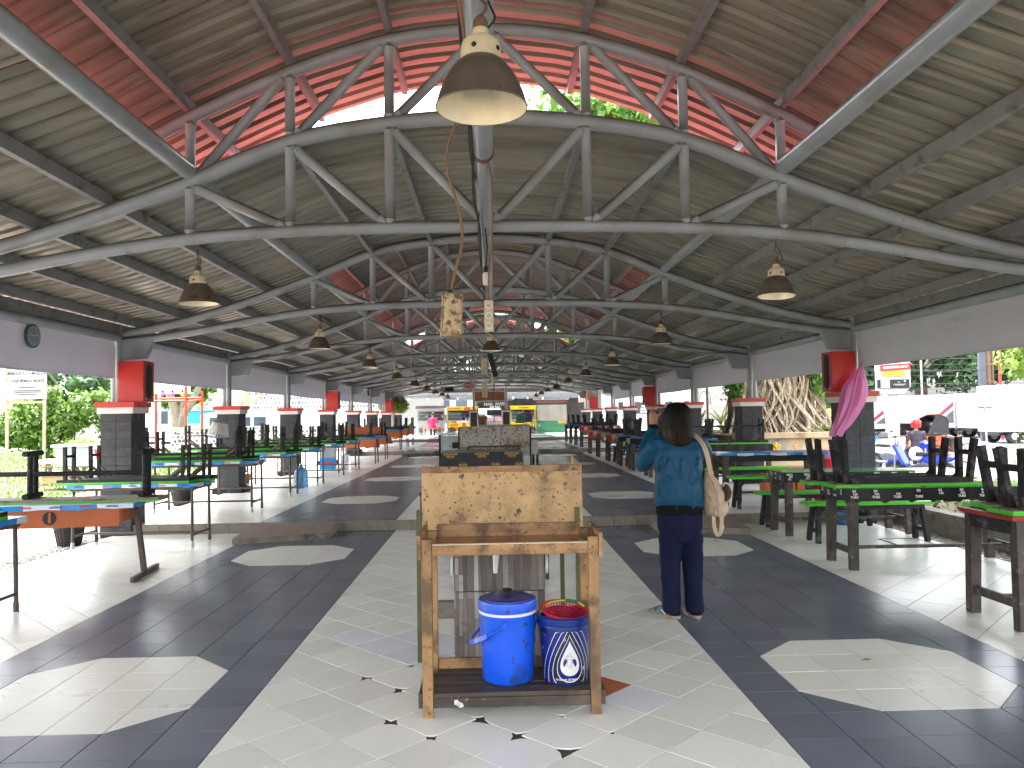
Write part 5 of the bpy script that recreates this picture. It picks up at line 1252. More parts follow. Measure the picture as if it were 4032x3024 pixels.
strap('strap', [(.100,.03,1.345),(.135,-.05,1.318),(.165,-.115,1.25),(.192,-.11,1.16),(.215,-.085,1.06)])
strap('strap', [(.215,-.08,1.05),(.262,-.115,.93),(.275,-.118,.80),(.285,-.09,.70),(.280,-.08,.625)], .030); strap('strap', [(.280,-.08,.625),(.258,-.075,.605),(.235,-.08,.66),(.225,-.095,.75)], .028)
mk('knot', MB().sphere((.215,-.06,1.055), .030, 12, 8, .9), m_canvas, bg_, 60); mk('buckle', MB().cbox((.295,-.082,.665),(.02,.012,.02)), m_galv, bg_)
for x, z in ((.345,.86),(.235,.79)): mk('zip_pull', MB().box(x-.004,x+.004,-.118,-.114,z-.03,z), m_galv, bg_)
# generic small figures for the background
def figure(name, label, loc, rz, shirt, legs, hair=(0.012,0.01,0.009), pose='stand', hat=None, H=1.65):
    t = thing(name, label, 'person', loc, rz); s = H/1.65
    ms = M('shirt', shirt, 0.8, 0.12, 8); ml = M('trousers', legs, 0.8, 0.12, 8); mb = MB()
    hz = .50 if pose == 'sit' else .86
    sh = hz+.50
    mb.etube([(0,.01,sh+.11,.05,.06),(0,.01,sh+.17,.075,.09),(0,.01,sh+.24,.078,.095),(0,.01,sh+.30,.05,.06)], 12); mb.tube([(0,0,sh),(0,0,sh+.14)], .05, 10)
    limb(mb, [(-.2,0,sh-.06),(-.26,.03,sh-.30),(-.22,.16,sh-.50)], [.05,.042,.035]); limb(mb, [(.2,0,sh-.06),(.26,.03,sh-.30),(.22,.16,sh-.50)], [.05,.042,.035])
    mb.etube([(0,0,hz-.05,.15,.10),(0,0,hz+.2,.14,.10),(0,0,hz+.42,.18,.11),(0,0,hz+.5,.10,.08)], 14)
    kn = [((sx*.09,0,hz),(sx*.10,.42,hz-.02),(sx*.10,.40,.06)) if pose == 'sit' else ((sx*.09,0,hz),(sx*.10,.02,.46),(sx*.10,-.01,.05)) for sx in (-1,1)]
    for k in kn: limb(mb, k, [.08,.062,.04])
    bo = link('body', remeshed(mb, .02, 3), m_skin, t)
    c = MB(); c.etube([(0,0,hz-.06,.168,.125),(0,0,hz+.2,.16,.122),(0,0,hz+.42,.20,.128),(0,0,hz+.51,.11,.09)], 16)
    limb(c, [(-.2,0,sh-.06),(-.255,.02,sh-.27)], [.066,.06]); limb(c, [(.2,0,sh-.06),(.255,.02,sh-.27)], [.066,.06]); link('shirt', remeshed(c, .02, 3, [(.1,.02)]), ms, t)
    c = MB(); c.etube([(0,0,hz-.09,.155,.12),(0,0,hz+.02,.16,.122)], 14)
    for k in kn: limb(c, k, [.095,.078,.06])
    link('trousers', remeshed(c, .02, 3), ml, t)
    for sx, k in zip((-1,1), kn): mk('shoe', MB().etube([(k[2][0],k[2][1]+.05,.0,.045,.12),(k[2][0],k[2][1]+.04,.07,.04,.09)], 12), m_black, t, 50)
    if hat is None: mk('hair', MB().etube([(0,-.02,sh+.16,.08,.09),(0,-.015,sh+.24,.088,.104),(0,0,sh+.30,.07,.08),(0,0,sh+.325,.03,.03)], 14), M('hair_dark', hair, 0.5, 0.2, 8), t, 60)
    elif hat == 'cone': mk('conical_hat', MB().lathe([(.26,sh+.20),(.05,sh+.34),(.001,sh+.36)], 22), M('straw',(0.55,0.45,0.27),0.8,0.15,12), t, 60)
    else: 
        h_ = mk('helmet', MB().lathe([(.125,sh+.10),(.14,sh+.18),(.135,sh+.28),(.09,sh+.35),(.001,sh+.375)], 20), hat, t, 50); mk('visor', MB().etube([(0,.06,sh+.13,.10,.09),(0,.07,sh+.20,.115,.10)], 14), m_black, h_, 50)
    t.scale = (s, s, s); return t
# ================================================================ vegetation
nr_ = np.random.default_rng(21)
def leaves(blobs, n, size, droop=0.3, seed=0, surf=0.55):
    """folded leaf pairs spread through ellipsoids; blobs: (cx,cy,cz,rx,ry,rz)"""
    g = np.random.default_rng(seed); B = np.array(blobs, float)
    vol = (B[:,3]*B[:,4]*B[:,5])**0.75; idx = g.choice(len(B), n, p=vol/vol.sum())
    d = g.normal(size=(n,3)); d /= np.linalg.norm(d, axis=1, keepdims=True)
    r = surf+(1-surf)*g.random(n)**0.6; r *= (1+0.13*g.normal(size=n))
    c = B[idx,:3]+d*r[:,None]*B[idx,3:]
    nrm = d+g.normal(scale=.55, size=(n,3)); nrm[:,2] += .4; nrm /= np.linalg.norm(nrm, axis=1, keepdims=True)
    t = g.normal(size=(n,3)); t[:,2] -= droop*2; t -= nrm*(t*nrm).sum(1, keepdims=True); t /= np.linalg.norm(t, axis=1, keepdims=True)
    b = np.cross(nrm, t); s = size*(.6+.8*g.random(n))[:,None]
    tip = c+t*s*1.1-nrm*s*.22; base = c-t*s; l = c+b*s*.52+nrm*s*.12; rr = c-b*s*.52+nrm*s*.12
    return np.stack([base, rr, tip, l], 1).reshape(-1,3)
def crown(name, blobs, n, size, mat, parent, seed=0, surf=.55):
    return link(name, np_mesh(name, leaves(blobs, n, size, .3, seed, surf), 4), mat, parent)
lm_vine = leaf_mat('vine_leaf', (0.045,0.115,0.010), (0.15,0.27,0.035)); lm_dark = leaf_mat('dark_leaf', (0.02,0.065,0.02), (0.07,0.15,0.05)); lm_fig = leaf_mat('fig_leaf', (0.045,0.14,0.015), (0.15,0.33,0.05)); lm_lime = leaf_mat('lime_leaf', (0.10,0.19,0.02), (0.22,0.32,0.05))
m_bark = M('bark', (0.22,0.18,0.14), 0.9, 0.3, 10, bump=0.5); m_fig = M('fig_bark', (0.30,0.24,0.16), 0.9, 0.4, 12, spots=[((0.15,0.11,0.07), 3, 0.50, 0.15), ((0.55,0.52,0.46), 9, 0.58, 0.05)], bump=0.5)
def blobs_around(cx, cy, cz, R, H, k, rad, seed):
    r = random.Random(seed); out = []
    for i in range(k):
        a = r.uniform(0, 6.283); d = R*math.sqrt(r.random()); out.append((cx+math.cos(a)*d, cy+math.sin(a)*d, cz+r.uniform(-H,H)*(1-.5*d/R), rad*r.uniform(.6,1.2), rad*r.uniform(.6,1.2), rad*r.uniform(.45,.85)))
    return out
def tree(name, label, x, y, zb, h, R, mat, n, size, seed, group=None, trunk_r=.18, k=16, rad=None, flat=.55, bark=None):
    t = thing(name, label, 'tree', (x, y, zb), 0, group); r = random.Random(seed)
    bl = blobs_around(0, 0, h*.68, R, h*.28*flat/.55, k, rad or R*.42, seed)
    tb = MB(); tb.tube(catmull([(0,0,-.2),(r.uniform(-.1,.1),r.uniform(-.1,.1),h*.25),(r.uniform(-.2,.2),0,h*.45)], 4), [trunk_r*1.3]+[trunk_r]*7+[trunk_r*.8], 10)
    for b in bl[:9]: tb.tube(catmull([(0,0,h*.36),(b[0]*.45,b[1]*.45,h*.45+(b[2]-h*.45)*.45),(b[0],b[1],b[2])], 4), [trunk_r*.5]*4+[trunk_r*.35]*4+[trunk_r*.12], 7)
    mk('trunk', tb, bark or m_bark, t, 60); crown('crown', bl, n, size, mat, t, seed, .45); return t
# vine covered frame by the lawn
vf = thing('vine_frame', 'arched frame smothered in bright green vine by the lawn', 'vine', (-14.1, 24.5, -.09))
vb = [(-1.0,0,1.35,.65,.5,.55),(-.1,0,1.95,.75,.6,.75),(.7,.1,1.65,.7,.55,.55),(1.45,0,2.05,.65,.5,.5),(2.2,0,1.7,.55,.5,.75),(2.45,0,1.0,.35,.4,.7),(2.5,0,.4,.3,.35,.4),(-.4,0,1.2,.6,.5,.5),(.45,0,1.1,.55,.5,.5),(.2,0,.65,.35,.35,.4),(-1.55,0,1.15,.4,.4,.35),(.3,-.2,2.5,.35,.35,.25),(1.9,0,2.35,.3,.3,.25)]
crown('foliage', vb, 6500, .085, lm_vine, vf, 4, .6)
q = MB()
for pts in ([(0.1,0,-.1),(.25,0,.6),(.0,0,1.3),(-.5,0,1.9)],[(.3,.1,-.1),(.15,.1,.7),(.5,.1,1.4),(1.4,0,2.0)],[(2.5,0,-.1),(2.45,0,1.0),(2.2,0,1.9)]): q.tube(catmull(pts, 4), .05, 7)
mk('stem', q, m_bark, vf, 60)
sb2 = thing('round_shrub', 'low rounded pale green shrub behind the trolley', 'shrub', (-11.2, 21.5, -.09)); crown('foliage', [(0,0,.75,.62,.5,.42),(.4,0,.7,.45,.4,.35),(-.4,0,.7,.42,.4,.32)], 2600, .05, lm_lime, sb2, 8); mk('stem', MB().tube([(0,0,-.1),(0,0,.7)], .05, 7), m_bark, sb2)
# dark trees far beyond the lawn
tree('tree', 'dark leafed tree showing just under the left banner behind the sign', -23.5, 44, -.1, 6.2, 2.4, lm_dark, 7000, .16, 31)
tree('tree', 'leafy tree behind the vine frame near the red loudspeaker', -18.5, 46, -.1, 5.2, 2.0, lm_vine, 5000, .15, 32)
ft = thing('forked_tree', 'grey forked tree trunk behind the red swing frame', 'tree', (-16.2, 40, -.1)); q = MB()
for pts, rs in (([(0,0,0),(.05,0,1.2),(-.1,0,2.2),(-.55,0,3.6),(-1.0,0,5.2)],[.30,.26,.22,.18,.12]),([(.05,0,.9),(.35,0,1.8),(.95,0,2.8),(1.5,0,4.2)],[.26,.20,.17,.11]),([(.2,0,1.5),(.3,.2,2.6),(.5,.3,4.0)],[.16,.12,.08])): 
    p = catmull(pts, 4); q.tube(p, [interp([(i/(len(rs)-1), r) for i, r in enumerate(rs)], j/(len(p)-1)) for j in range(len(p))], 9)
mk('trunk', q, m_bark, ft, 60); crown('crown', blobs_around(.2,0,6.0,2.6,.9,12,1.0,5), 4500, .14, lm_vine, ft, 5)
pt = thing('bare_tree', 'pale bare forked tree in front of the pebbled white wall', 'tree', (-10.4, 32, -.1)); q = MB(); m_palebark = M('pale_bark',(0.42,0.34,0.20),0.85,0.2,9,bump=.4)
for pts, rs in (([(0,0,0),(.05,0,1.0),(-.1,0,1.7),(-.75,0,2.4),(-.7,0,3.4)],[.17,.15,.14,.11,.07]),([(.0,0,1.5),(.3,0,2.1),(.25,0,2.9),(-.15,0,3.6)],[.13,.11,.09,.06]),([(.25,0,2.0),(.8,0,2.5),(1.1,0,3.5)],[.10,.08,.05])):
    p = catmull(pts, 4); q.tube(p, [interp([(i/(len(rs)-1), r) for i, r in enumerate(rs)], j/(len(p)-1)) for j in range(len(p))], 9)
mk('trunk', q, m_palebark, pt, 60); crown('crown', blobs_around(0,0,4.4,1.6,.5,8,.7,6), 2500, .10, lm_vine, pt, 6)
tp_ = thing('topiary', 'bright lime clipped shrub on the terrace by the far tables', 'shrub', (-4.9, 38.6, .39)); crown('crown', [(0,0,1.75,.62,.5,.42),(.35,0,1.65,.42,.4,.35),(-.35,0,1.65,.4,.4,.34)], 2600, .06, lm_lime, tp_, 12); mk('stem', MB().tube([(0,0,0),(0,0,1.6)], .05, 7), m_bark, tp_); mk('pot', MB().lathe([(.001,0),(.16,0),(.22,.35),(.2,.35),(.001,.3)], 18), m_terra_t, tp_, 45)
# potted plants by the gravel
m_pot = M('terracotta', (0.36,0.17,0.08), 0.75, 0.15, 8); lm_pot = leaf_mat('pot_leaf', (0.07,0.20,0.03), (0.30,0.42,0.08))
def strap_leaves(mb, n, L, w, seed, c=(0,0,0), up=.8):
    r = random.Random(seed)
    for i in range(n):
        a = r.uniform(0,6.283); l = L*r.uniform(.6,1.1); e = r.uniform(up*.5, up); d = Vector((math.cos(a), math.sin(a), 0)); s = Vector((-d.y, d.x, 0))
        P = [Vector(c)+d*l*f*(1-e*.6)*(.5+.9*f)+Vector((0,0,l*(f*e-.55*(1-e)*f*f*1.4))) for f in (0,.3,.6,.85,1)]
        W = [w*.4, w, w*.9, w*.5, .001]
        vs = []
        for p, ww in zip(P, W): vs += [p-s*ww, p+Vector((0,0,-ww*.5)), p+s*ww]
        mb.add(vs, [(k*3+j, k*3+j+1, k*3+4+j, k*3+3+j) for k in range(4) for j in range(2)])
    return mb
def potted(x, y, z, s, mt, label, seed):
    t = thing('potted_plant', label, 'plant pot', (x,y,z)); pq = MB().lathe([(.001,0),(.15*s,0),(.20*s,.26*s),(.225*s,.27*s),(.225*s,.32*s),(.20*s,.32*s),(.18*s,.26*s),(.001,.26*s)], 22)
    for i in range(22):
        a = 2*PI*i/22; pq.beam((math.cos(a)*.152*s,math.sin(a)*.152*s,.01),(math.cos(a)*.201*s,math.sin(a)*.201*s,.255*s),.012*s,.006,up=(math.cos(a),math.sin(a),0))
    mk('pot', pq, mt, t, 45); mk('leaves', strap_leaves(MB(), 22, .46*s, .035*s, seed, (0,0,.25*s), .9), lm_pot, t, 70); return t
potted(-5.25, 9.75, -.03, .85, m_black, 'leafy plant in a black pot behind the orange numbered table', 1); potted(-5.4, 13.6, .02, .9, m_black, 'leafy plant in a black pot beside the second left pillar', 2)
potted(-5.15, 15.9, .05, 1.0, m_pot, 'leafy plant in a terracotta pot on the left border', 3); potted(-5.2, 28.4, .13, 1.0, m_pot, 'terracotta pot beyond the orange sided tables', 4)
# banyan in its planter
pw = thing('planter_wall', 'tan rendered planter wall with gold emblem round the banyan', 'wall', (0, 0, 0))
m_tan = M('tan_render', (0.46,0.345,0.21), 0.85, 0.12, 4, spots=[((0.30,0.20,0.11), 2.5, 0.58, 0.15)], bump=0.35, bscale=14); m_tan2 = M('tan_coping', (0.42,0.31,0.19), 0.8, 0.15, 4, spots=[((0.24,0.17,0.10), 2.5, 0.56, 0.12)])
mk('front_face', MB().box(5.55,8.25,17.4,17.62,-.2,.88), m_tan, pw); mk('side_face', MB().box(8.03,8.25,17.625,23.5,-.2,.88), m_tan, pw); mk('coping', MB().box(5.50,8.32,17.32,17.66,.881,1.0), m_tan2, pw); mk('coping', MB().box(7.98,8.32,17.665,23.5,.881,1.0), m_tan2, pw); mk('soil', MB().box(5.55,8.02,17.63,23.5,-.2,.94), m_soil, pw)
mk('panel', MB().box(6.18,6.66,17.385,17.399,.52,.86), m_conc, pw)
m_gold = M('gold_paint', (0.66,0.46,0.04), 0.35, 0.2, 8, metal=.3); q = MB(); q.sphere((6.41,17.37,.69), .05, 14, 8)
for i in range(10):
    a = 2*PI*i/10+.3; l = .10 if i % 2 else .125; c = Vector((6.41+math.cos(a)*l*.75,17.375,.69+math.sin(a)*l*.62)); q.sphere(c, .028 if i % 2 else .034, 10, 6)
mk('emblem', q, m_gold, pw, 60)
st_ = MB(); r_ = random.Random(17)
for i in range(9):
    for j in range(4):
        x0 = 5.6+i*.30+r_.uniform(-.05,.05); z0 = -.15+j*.24; 
        if not (6.05 < x0 < 6.7 and z0 > .3): st_.prism([(x0+.13+math.cos(a)*r_.uniform(.09,.14), z0+.12+math.sin(a)*r_.uniform(.07,.115)) for a in [2*PI*k/7 for k in range(7)]], 17.386, 17.399, 'y')
stuff(mk('render_stones', st_, m_tan, pw))
ban = thing('banyan_tree', 'old banyan with a wide trunk of tangled aerial roots', 'tree', (7.45, 20.2, .94))
q = MB(); rb_ = random.Random(13)
q.etube([(0,0,-.1,1.05,.85),(0,0,.6,.80,.7),(0,0,1.6,.72,.6),(0,0,3.2,.75,.6),(0,0,5.0,.8,.6)], 16)
for i in range(300):
    a = rb_.uniform(0, 6.283); R1 = rb_.uniform(.95,1.5)*(.85 if math.sin(a) > 0 else 1); ph = rb_.uniform(0,6); tw = rb_.uniform(-1.1,1.1); hh = rb_.uniform(1.8,5.2); pts = []
    for k in range(9):
        f = k/8; z = hh*f; rad = (R1*(1-f)**3+.80*(1-(1-f)**3)) + .10*math.sin(f*9+ph); aa = a+tw*f*.7+.16*math.sin(f*11+ph)
        pts.append((math.cos(aa)*rad*1.05, math.sin(aa)*rad*.9, z-.06))
    r0 = rb_.choice((.012,.016,.02,.024,.03,.042)); q.tube(catmull(pts, 3), [r0*(1.25-.5*j/24) for j in range(25)], 6)
mk('trunk', q, m_fig, ban, 70)
lb_ = MB()
for i in range(10):
    a = rb_.uniform(0,6.283); l = rb_.uniform(3,5); lb_.tube(catmull([(0,0,4.6),(math.cos(a)*l*.4,math.sin(a)*l*.4,6.4),(math.cos(a)*l,math.sin(a)*l,7.8+rb_.uniform(-.5,1))], 4), [.28,.26,.24,.22,.18,.15,.12,.08,.05], 8)
mk('limb', lb_, m_fig, ban, 60)
crown('crown', blobs_around(-1.0,0,7.9,5.0,1.8,34,1.5,19), 22000, .15, lm_fig, ban, 19, .4)
crown('trunk_foliage', [(.75,-.85,2.1,.62,.45,.75),(.95,-.75,1.3,.34,.3,.4),(-.2,-.9,2.5,.5,.35,.45),(-1.35,-.4,2.0,.45,.4,.85),(-1.2,-.4,1.2,.3,.3,.45),(1.2,-.5,2.8,.6,.5,.6),(.2,-.8,3.0,.7,.4,.5)], 4200, .062, lm_fig, ban, 23)
dl = MB(); 
for i in range(160): dl.cbox((rb_.uniform(-1.8,.55), rb_.uniform(-2.45,-.9), .0+rb_.uniform(.004,.012)), (.09,.05,.004), Matrix.Rotation(rb_.uniform(0,6),3,'Z')@Matrix.Rotation(rb_.uniform(-.4,.4),3,'X'))
stuff(mk('leaf_litter', dl, M('dead_leaf',(0.30,0.20,0.09),0.9,0.3,5,rand=.3,island=True), ban))
# ornamental plants in beds behind the wall and beside the floor
lm_str = leaf_mat('strap_leaf', (0.05,0.16,0.03), (0.20,0.34,0.08)); lm_pinkleaf = leaf_mat('cordyline_leaf', (0.30,0.14,0.09), (0.50,0.32,0.16)); lm_yel = leaf_mat('golden_leaf', (0.40,0.40,0.03), (0.60,0.55,0.06)); lm_pale = leaf_mat('pale_spike', (0.30,0.38,0.10), (0.55,0.60,0.25))
def spiky(x, y, z, L, n, mat, label, seed, w=.03, up=.9, group=None):
    t = thing('garden_plant', label, 'plant', (x,y,z), 0, group); mk('leaves', strap_leaves(MB(), n, L, w, seed, (0,0,.02), up), mat, t, 70); mk('stem', MB().tube([(0,0,-.15),(0,0,.12)], .03, 6), m_bark, t); return t
spiky(5.95, 22.2, 1.02, .75, 46, lm_pinkleaf, 'reddish spiky cordyline beside the white flag pole', 1, .022, .95); spiky(6.55, 22.0, 1.12, .75, 46, lm_pale, 'pale spiky plant between the flag pole and banyan', 2, .022, .95)
spiky(6.4, 21.2, .95, .42, 50, lm_yel, 'golden yellow shrub under the pale spiky plant', 3, .03, .8); spiky(6.9, 21.0, .95, .6, 36, lm_str, 'green leafy plant left of the banyan trunk', 4, .05, .8); spiky(5.75, 21.3, .95, .45, 40, lm_str, 'low green plant under the reddish cordyline', 5, .04, .7)
spiky(8.05, 18.4, .95, .5, 30, lm_str, 'thin leafed plant at the planter corner', 6, .02, .8); spiky(5.85, 12.9, .16, 1.15, 22, lm_str, 'tall dark leafed agave behind the red bin', 7, .045, .9)
for i, (x, y, L) in enumerate(((6.3,11.2,.75),(7.0,11.6,.7),(7.9,11.2,.65),(6.7,10.2,.55),(7.5,10.0,.55),(8.3,10.2,.6),(8.9,11.0,.6),(9.4,10.4,.55),(6.2,9.3,.5),(7.1,9.0,.45),(8.0,8.9,.5),(8.9,9.3,.5),(9.6,9.0,.5),(6.2,8.2,.4),(7.4,8.0,.4))):
    spiky(x, y, .16, L*(.92), 30, lm_str if i % 3 else lm_lime, 'green strap leafed plant in the garden bed beside the right tables', 40+i, .032, .75, 'strap leafed plants in the garden bed')
gc = MB(); gv = leaves([(7.9,9.5,.22,2.2,3.6,.16)], 5000, .06, .2, 77, .1); gcv = tag(link('ground_cover', np_mesh('ground_cover', gv, 4), lm_str), 'low leafy ground cover in the garden bed', 'ground cover', None, 'stuff')
hd = thing('hedge_shrub', 'bright yellow green feathery shrub by the round sign pole', 'shrub', (9.7, 13.2, .1)); crown('foliage', [(0,0,.6,.45,.4,.6),(.35,.2,.5,.4,.4,.5)], 3000, .05, lm_lime, hd, 15); mk('stem', MB().tube([(0,0,0),(0,0,.6)], .04, 6), m_bark, hd)
# trees along the street
tree('street_tree', 'large dense green tree behind the white box trucks', 35, 62, -.5, 12.5, 7.5, lm_dark, 16000, .30, 51, None, .5, 34, 2.4, .9); tree('street_tree', 'broad green tree behind the billboard sign', 28, 60, -.5, 10.5, 5.0, lm_dark, 11000, .28, 52, None, .4, 26, 1.9, .9)
tree('street_tree', 'light green feathery tree beside the utility poles', 44, 58, -.5, 13, 5.5, lm_vine, 9000, .26, 53, None, .35, 24, 1.8, .9); tree('street_tree', 'small leafy tree beyond the banyan under the banner', 20.5, 52, -.4, 8.5, 3.6, lm_fig, 6000, .22, 54, None, .25, 18, 1.5, .9)
tree('street_tree', 'yellow green tree rising at the edge of the street view', 25.5, 33, -.4, 9.0, 3.2, lm_lime, 5000, .16, 55, None, .2, 16, 1.3, .9)

for i, (x, y, h, R) in enumerate(((-7, 80, 15, 5.5), (3, 84, 17, 6.0), (12, 78, 14, 5.0))): tree('tall_tree', ('tall tree beyond the %s' % ('steel food cart', 'cross roof centre', 'shuttered stall')[i]), x, y, 0, h, R, lm_fig, 7000, .34, 60+i, None, .4, 22, 2.0, .9)
# ================================================================ lawn side: sign, trolley, swing, buildings
m_signw = M('sign_white', (0.40,0.42,0.44), 0.5, 0.04, 4); m_rustpost = M('rusty_post', (0.36,0.29,0.22), 0.7, 0.2, 6, spots=[((0.45,0.17,0.05), 5, 0.52, 0.1)])
sg_ = thing('notice_board', 'white notice board on rusty posts reading wear a mask', 'notice board', (-12.35, 21.0, -.09))
for x in (-.62,.36): mk('post', MB().box(x-.03,x+.03,-.03,.03,0,3.6), m_rustpost, sg_)
mk('rail', MB().box(-.589,.329,-.02,.02,2.10,2.16), m_rustpost, sg_); mk('board', MB().box(-.56,.44,-.055,-.035,2.22,3.6), m_signw, sg_)
m_ink = M('sign_ink', (0.012,0.012,0.014), 0.6, 0.1, 5)
for tx, z, s_, sx_ in (('MEMASUKI KOTA MAGELANG', 2.90, .13, .60), ('WAJIB MEMAKAI MASKER', 2.70, .13, .60), ): text(tx, s_, m_ink, sg_, (-.06,-.058,z), bold=.003, sx=sx_)
for z, w_ in ((2.53,.22),(2.44,.36),(2.40,.33),(2.34,.24)): mk('small_print', MB().box(-.06-w_,-.06+w_,-.0585,-.056,z-.012,z+.012), m_ink, sg_)
tl = thing('trolley', 'loaded trolley with a grey plastic tub and wire baskets on the grass edge', 'trolley', (-9.9, 18.6, -.09)); m_tub = M('grey_tub',(0.34,0.38,0.40),0.5,0.08,6)
mk('tub', MB().add([(-.25,-.25,.55),(.45,-.25,.55),(.45,.25,.55),(-.25,.25,.55),(-.35,-.32,1.05),(.55,-.32,1.05),(.55,.32,1.05),(-.35,.32,1.05)], [(0,1,5,4),(1,2,6,5),(2,3,7,6),(3,0,4,7),(0,3,2,1)]), m_tub, tl); mk('tub_rim', MB().box(-.38,.58,-.35,-.31,1.0,1.06).box(-.38,.58,.31,.35,1.0,1.06).box(-.38,-.34,-.309,.309,1.0,1.06).box(.54,.58,-.309,.309,1.0,1.06), m_tub, tl)
fr = MB()
for x in (-.7,-.1,.5): 
    for y in (-.3,.3): fr.tube([(x,y,.05),(x,y,.55)], .014, 6)
for z in (.12,.32,.54):
    for y in (-.3,.3): fr.tube([(-.72,y,z),(.52,y,z)], .012, 6)
    for x in (-.7,-.1,.5): fr.tube([(x,-.3,z),(x,.3,z)], .012, 6)
mk('frame', fr, m_steel_d, tl); mk('crate', MB().box(-.62,.02,-.25,.25,.16,.42), m_rawwood, tl); mk('crate', MB().box(.08,.46,-.25,.25,.16,.36), m_plank, tl); mk('bundle', MB().tube(catmull([(-.95,-.1,.62),(-.6,.0,.66),(-.2,.1,.62)], 5), .06, 8), m_basket, tl)
bb_ = thing('patchwork_bin', 'white planter tub with coloured bunting pattern on the lawn edge', 'tub', (-8.8, 18.3, -.06)); mk('body', MB().lathe([(.001,0),(.42,0),(.55,.75),(.56,.95),(.5,.95),(.001,.8)], 20), m_signw, bb_, 45)
for i, c in enumerate((m_film_blue, m_red, m_yellowp, m_film_blue, m_red)):
    a = -2.4+i*.38; mk('pennant', MB().add([(math.cos(a)*.57,math.sin(a)*.57,.93),(math.cos(a+.3)*.57,math.sin(a+.3)*.57,.93),(math.cos(a+.15)*.56,math.sin(a+.15)*.56,.68)], [(0,1,2)]), c, bb_); mk('pennant', MB().add([(math.cos(a)*.48,math.sin(a)*.48,.3),(math.cos(a+.3)*.48,math.sin(a+.3)*.48,.3),(math.cos(a+.15)*.47,math.sin(a+.15)*.47,.08)], [(0,1,2)]), (m_yellowp, m_red)[i%2], bb_)
m_orangered = M('swing_red', (0.42,0.04,0.02), 0.5, 0.12, 6)
sw = thing('swing_frame', 'tall red pipe frame with a lantern rack on the lawn', 'frame', (-11.2, 27.0, -.09))
for x, y in ((-.85,-.3),(-.55,.3),(.72,-.3),(1.05,.3)): mk('post', MB().tube([(x,y,0),(x,y,2.75 if y < 0 else 2.6)], .045, 8), m_orangered, sw, 50)
for p, r2 in ((((-.85,-.3,2.25),(.72,-.3,2.25)),.035),(((-.55,.3,2.35),(1.05,.3,2.35)),.035),(((-.85,-.3,1.0),(-.55,.3,1.0)),.03),(((.72,-.3,1.05),(1.05,.3,1.05)),.03),(((-.85,-.3,2.2),(-.55,.3,2.3)),.03),(((.72,-.3,2.2),(1.05,.3,2.3)),.03)): mk('crossbar', MB().tube(p, r2, 8), m_orangered, sw, 50)
mk('rack_board', MB().box(-.95,.75,.0,.04,2.50,2.95), M('rack_board',(0.55,0.45,0.42),0.7,0.2,5), sw)
for i, c in enumerate(((0.9,0.45,0.03),(0.9,0.5,0.03),(0.75,0.06,0.6),(0.75,0.06,0.6),(0.9,0.42,0.03),(0.03,0.6,0.5))):
    ln = mk('lantern', MB().lathe([(.001,-.09),(.05,-.085),(.065,-.03),(.04,.02),(.001,.03)], 12), M('lantern_%d'%i, c, 0.5, 0.05, 5), sw, 50); ln.location = (-.85+i*.34, -.06, 2.52); mk('cap', MB().lathe([(.035,.02),(.03,.10),(.001,.11)], 10), m_black, ln)
for x in (-13.2, -9.55):   # pale street poles on the lawn
    tag(mk('lamp_pole', MB().tube([(0,0,0),(0,0,5)], .06, 8), m_film_white, None, 50, (x, 31, -.09)), 'slim pale pole on the lawn %s' % ('beside the vine frame' if x < -12 else 'beside the thick white pillar'), 'pole')
tag(mk('white_pillar', MB().box(-.28,.28,-.28,.28,0,5.0).box(-.34,.34,-.34,.34,.001,.3), m_signw, None, None, (-9.5, 28, -.1)), 'thick plain white pillar between the swing frame and second pillar', 'pillar')
tag(mk('lattice_pole', MB().tube([(0,0,0),(-.42,0,5)], .05, 6).tube([(.18,0,0),(-.28,0,5)], .03, 6), m_signw, None, None, (-8.4, 30, -.1)), 'thin leaning white pole in front of the pebbled wall', 'pole')
# kiosk with turquoise door and coloured tiles
ki = thing('kiosk', 'small kiosk with turquoise doors and multicoloured tile fascia', 'kiosk', (-22.5, 60, -.1)); m_turq = M('turquoise', (0.02,0.45,0.58), 0.5, 0.1, 5)
mk('wall', MB().box(-1.6,3.6,0,3,0,2.3), m_turq, ki); mk('stone_base', MB().box(-1.62,.3,-.06,-.001,0,1.3), M('cobble',(0.30,0.29,0.27),0.9,0.5,3), ki); mk('door', MB().box(.4,1.3,-.08,-.002,0,2.1), M('door_cyan',(0.06,0.66,0.78),0.5,0.1,5), ki); mk('door', MB().box(1.5,2.4,-.08,-.002,0,2.1), bpy.data.materials['door_cyan'], ki); mk('fascia', MB().box(-2.4,4.2,-.5,3,2.301,2.32), m_signw, ki)
cols = [M('mosaic_%d'%i, c, 0.5, 0.05, 4) for i, c in enumerate(((0.05,0.4,0.7),(0.75,0.72,0.7),(0.7,0.12,0.1),(0.75,0.55,0.05),(0.45,0.3,0.6),(0.15,0.6,0.6)))]
for i in range(22):
    for j in range(2): mk('mosaic_tile', MB().box(-2.4+i*.3+.01,-2.4+i*.3+.29,-.55,-.505,2.33+j*.3,2.61+j*.3), cols[(i*5+j*3+i//3)%6], ki)
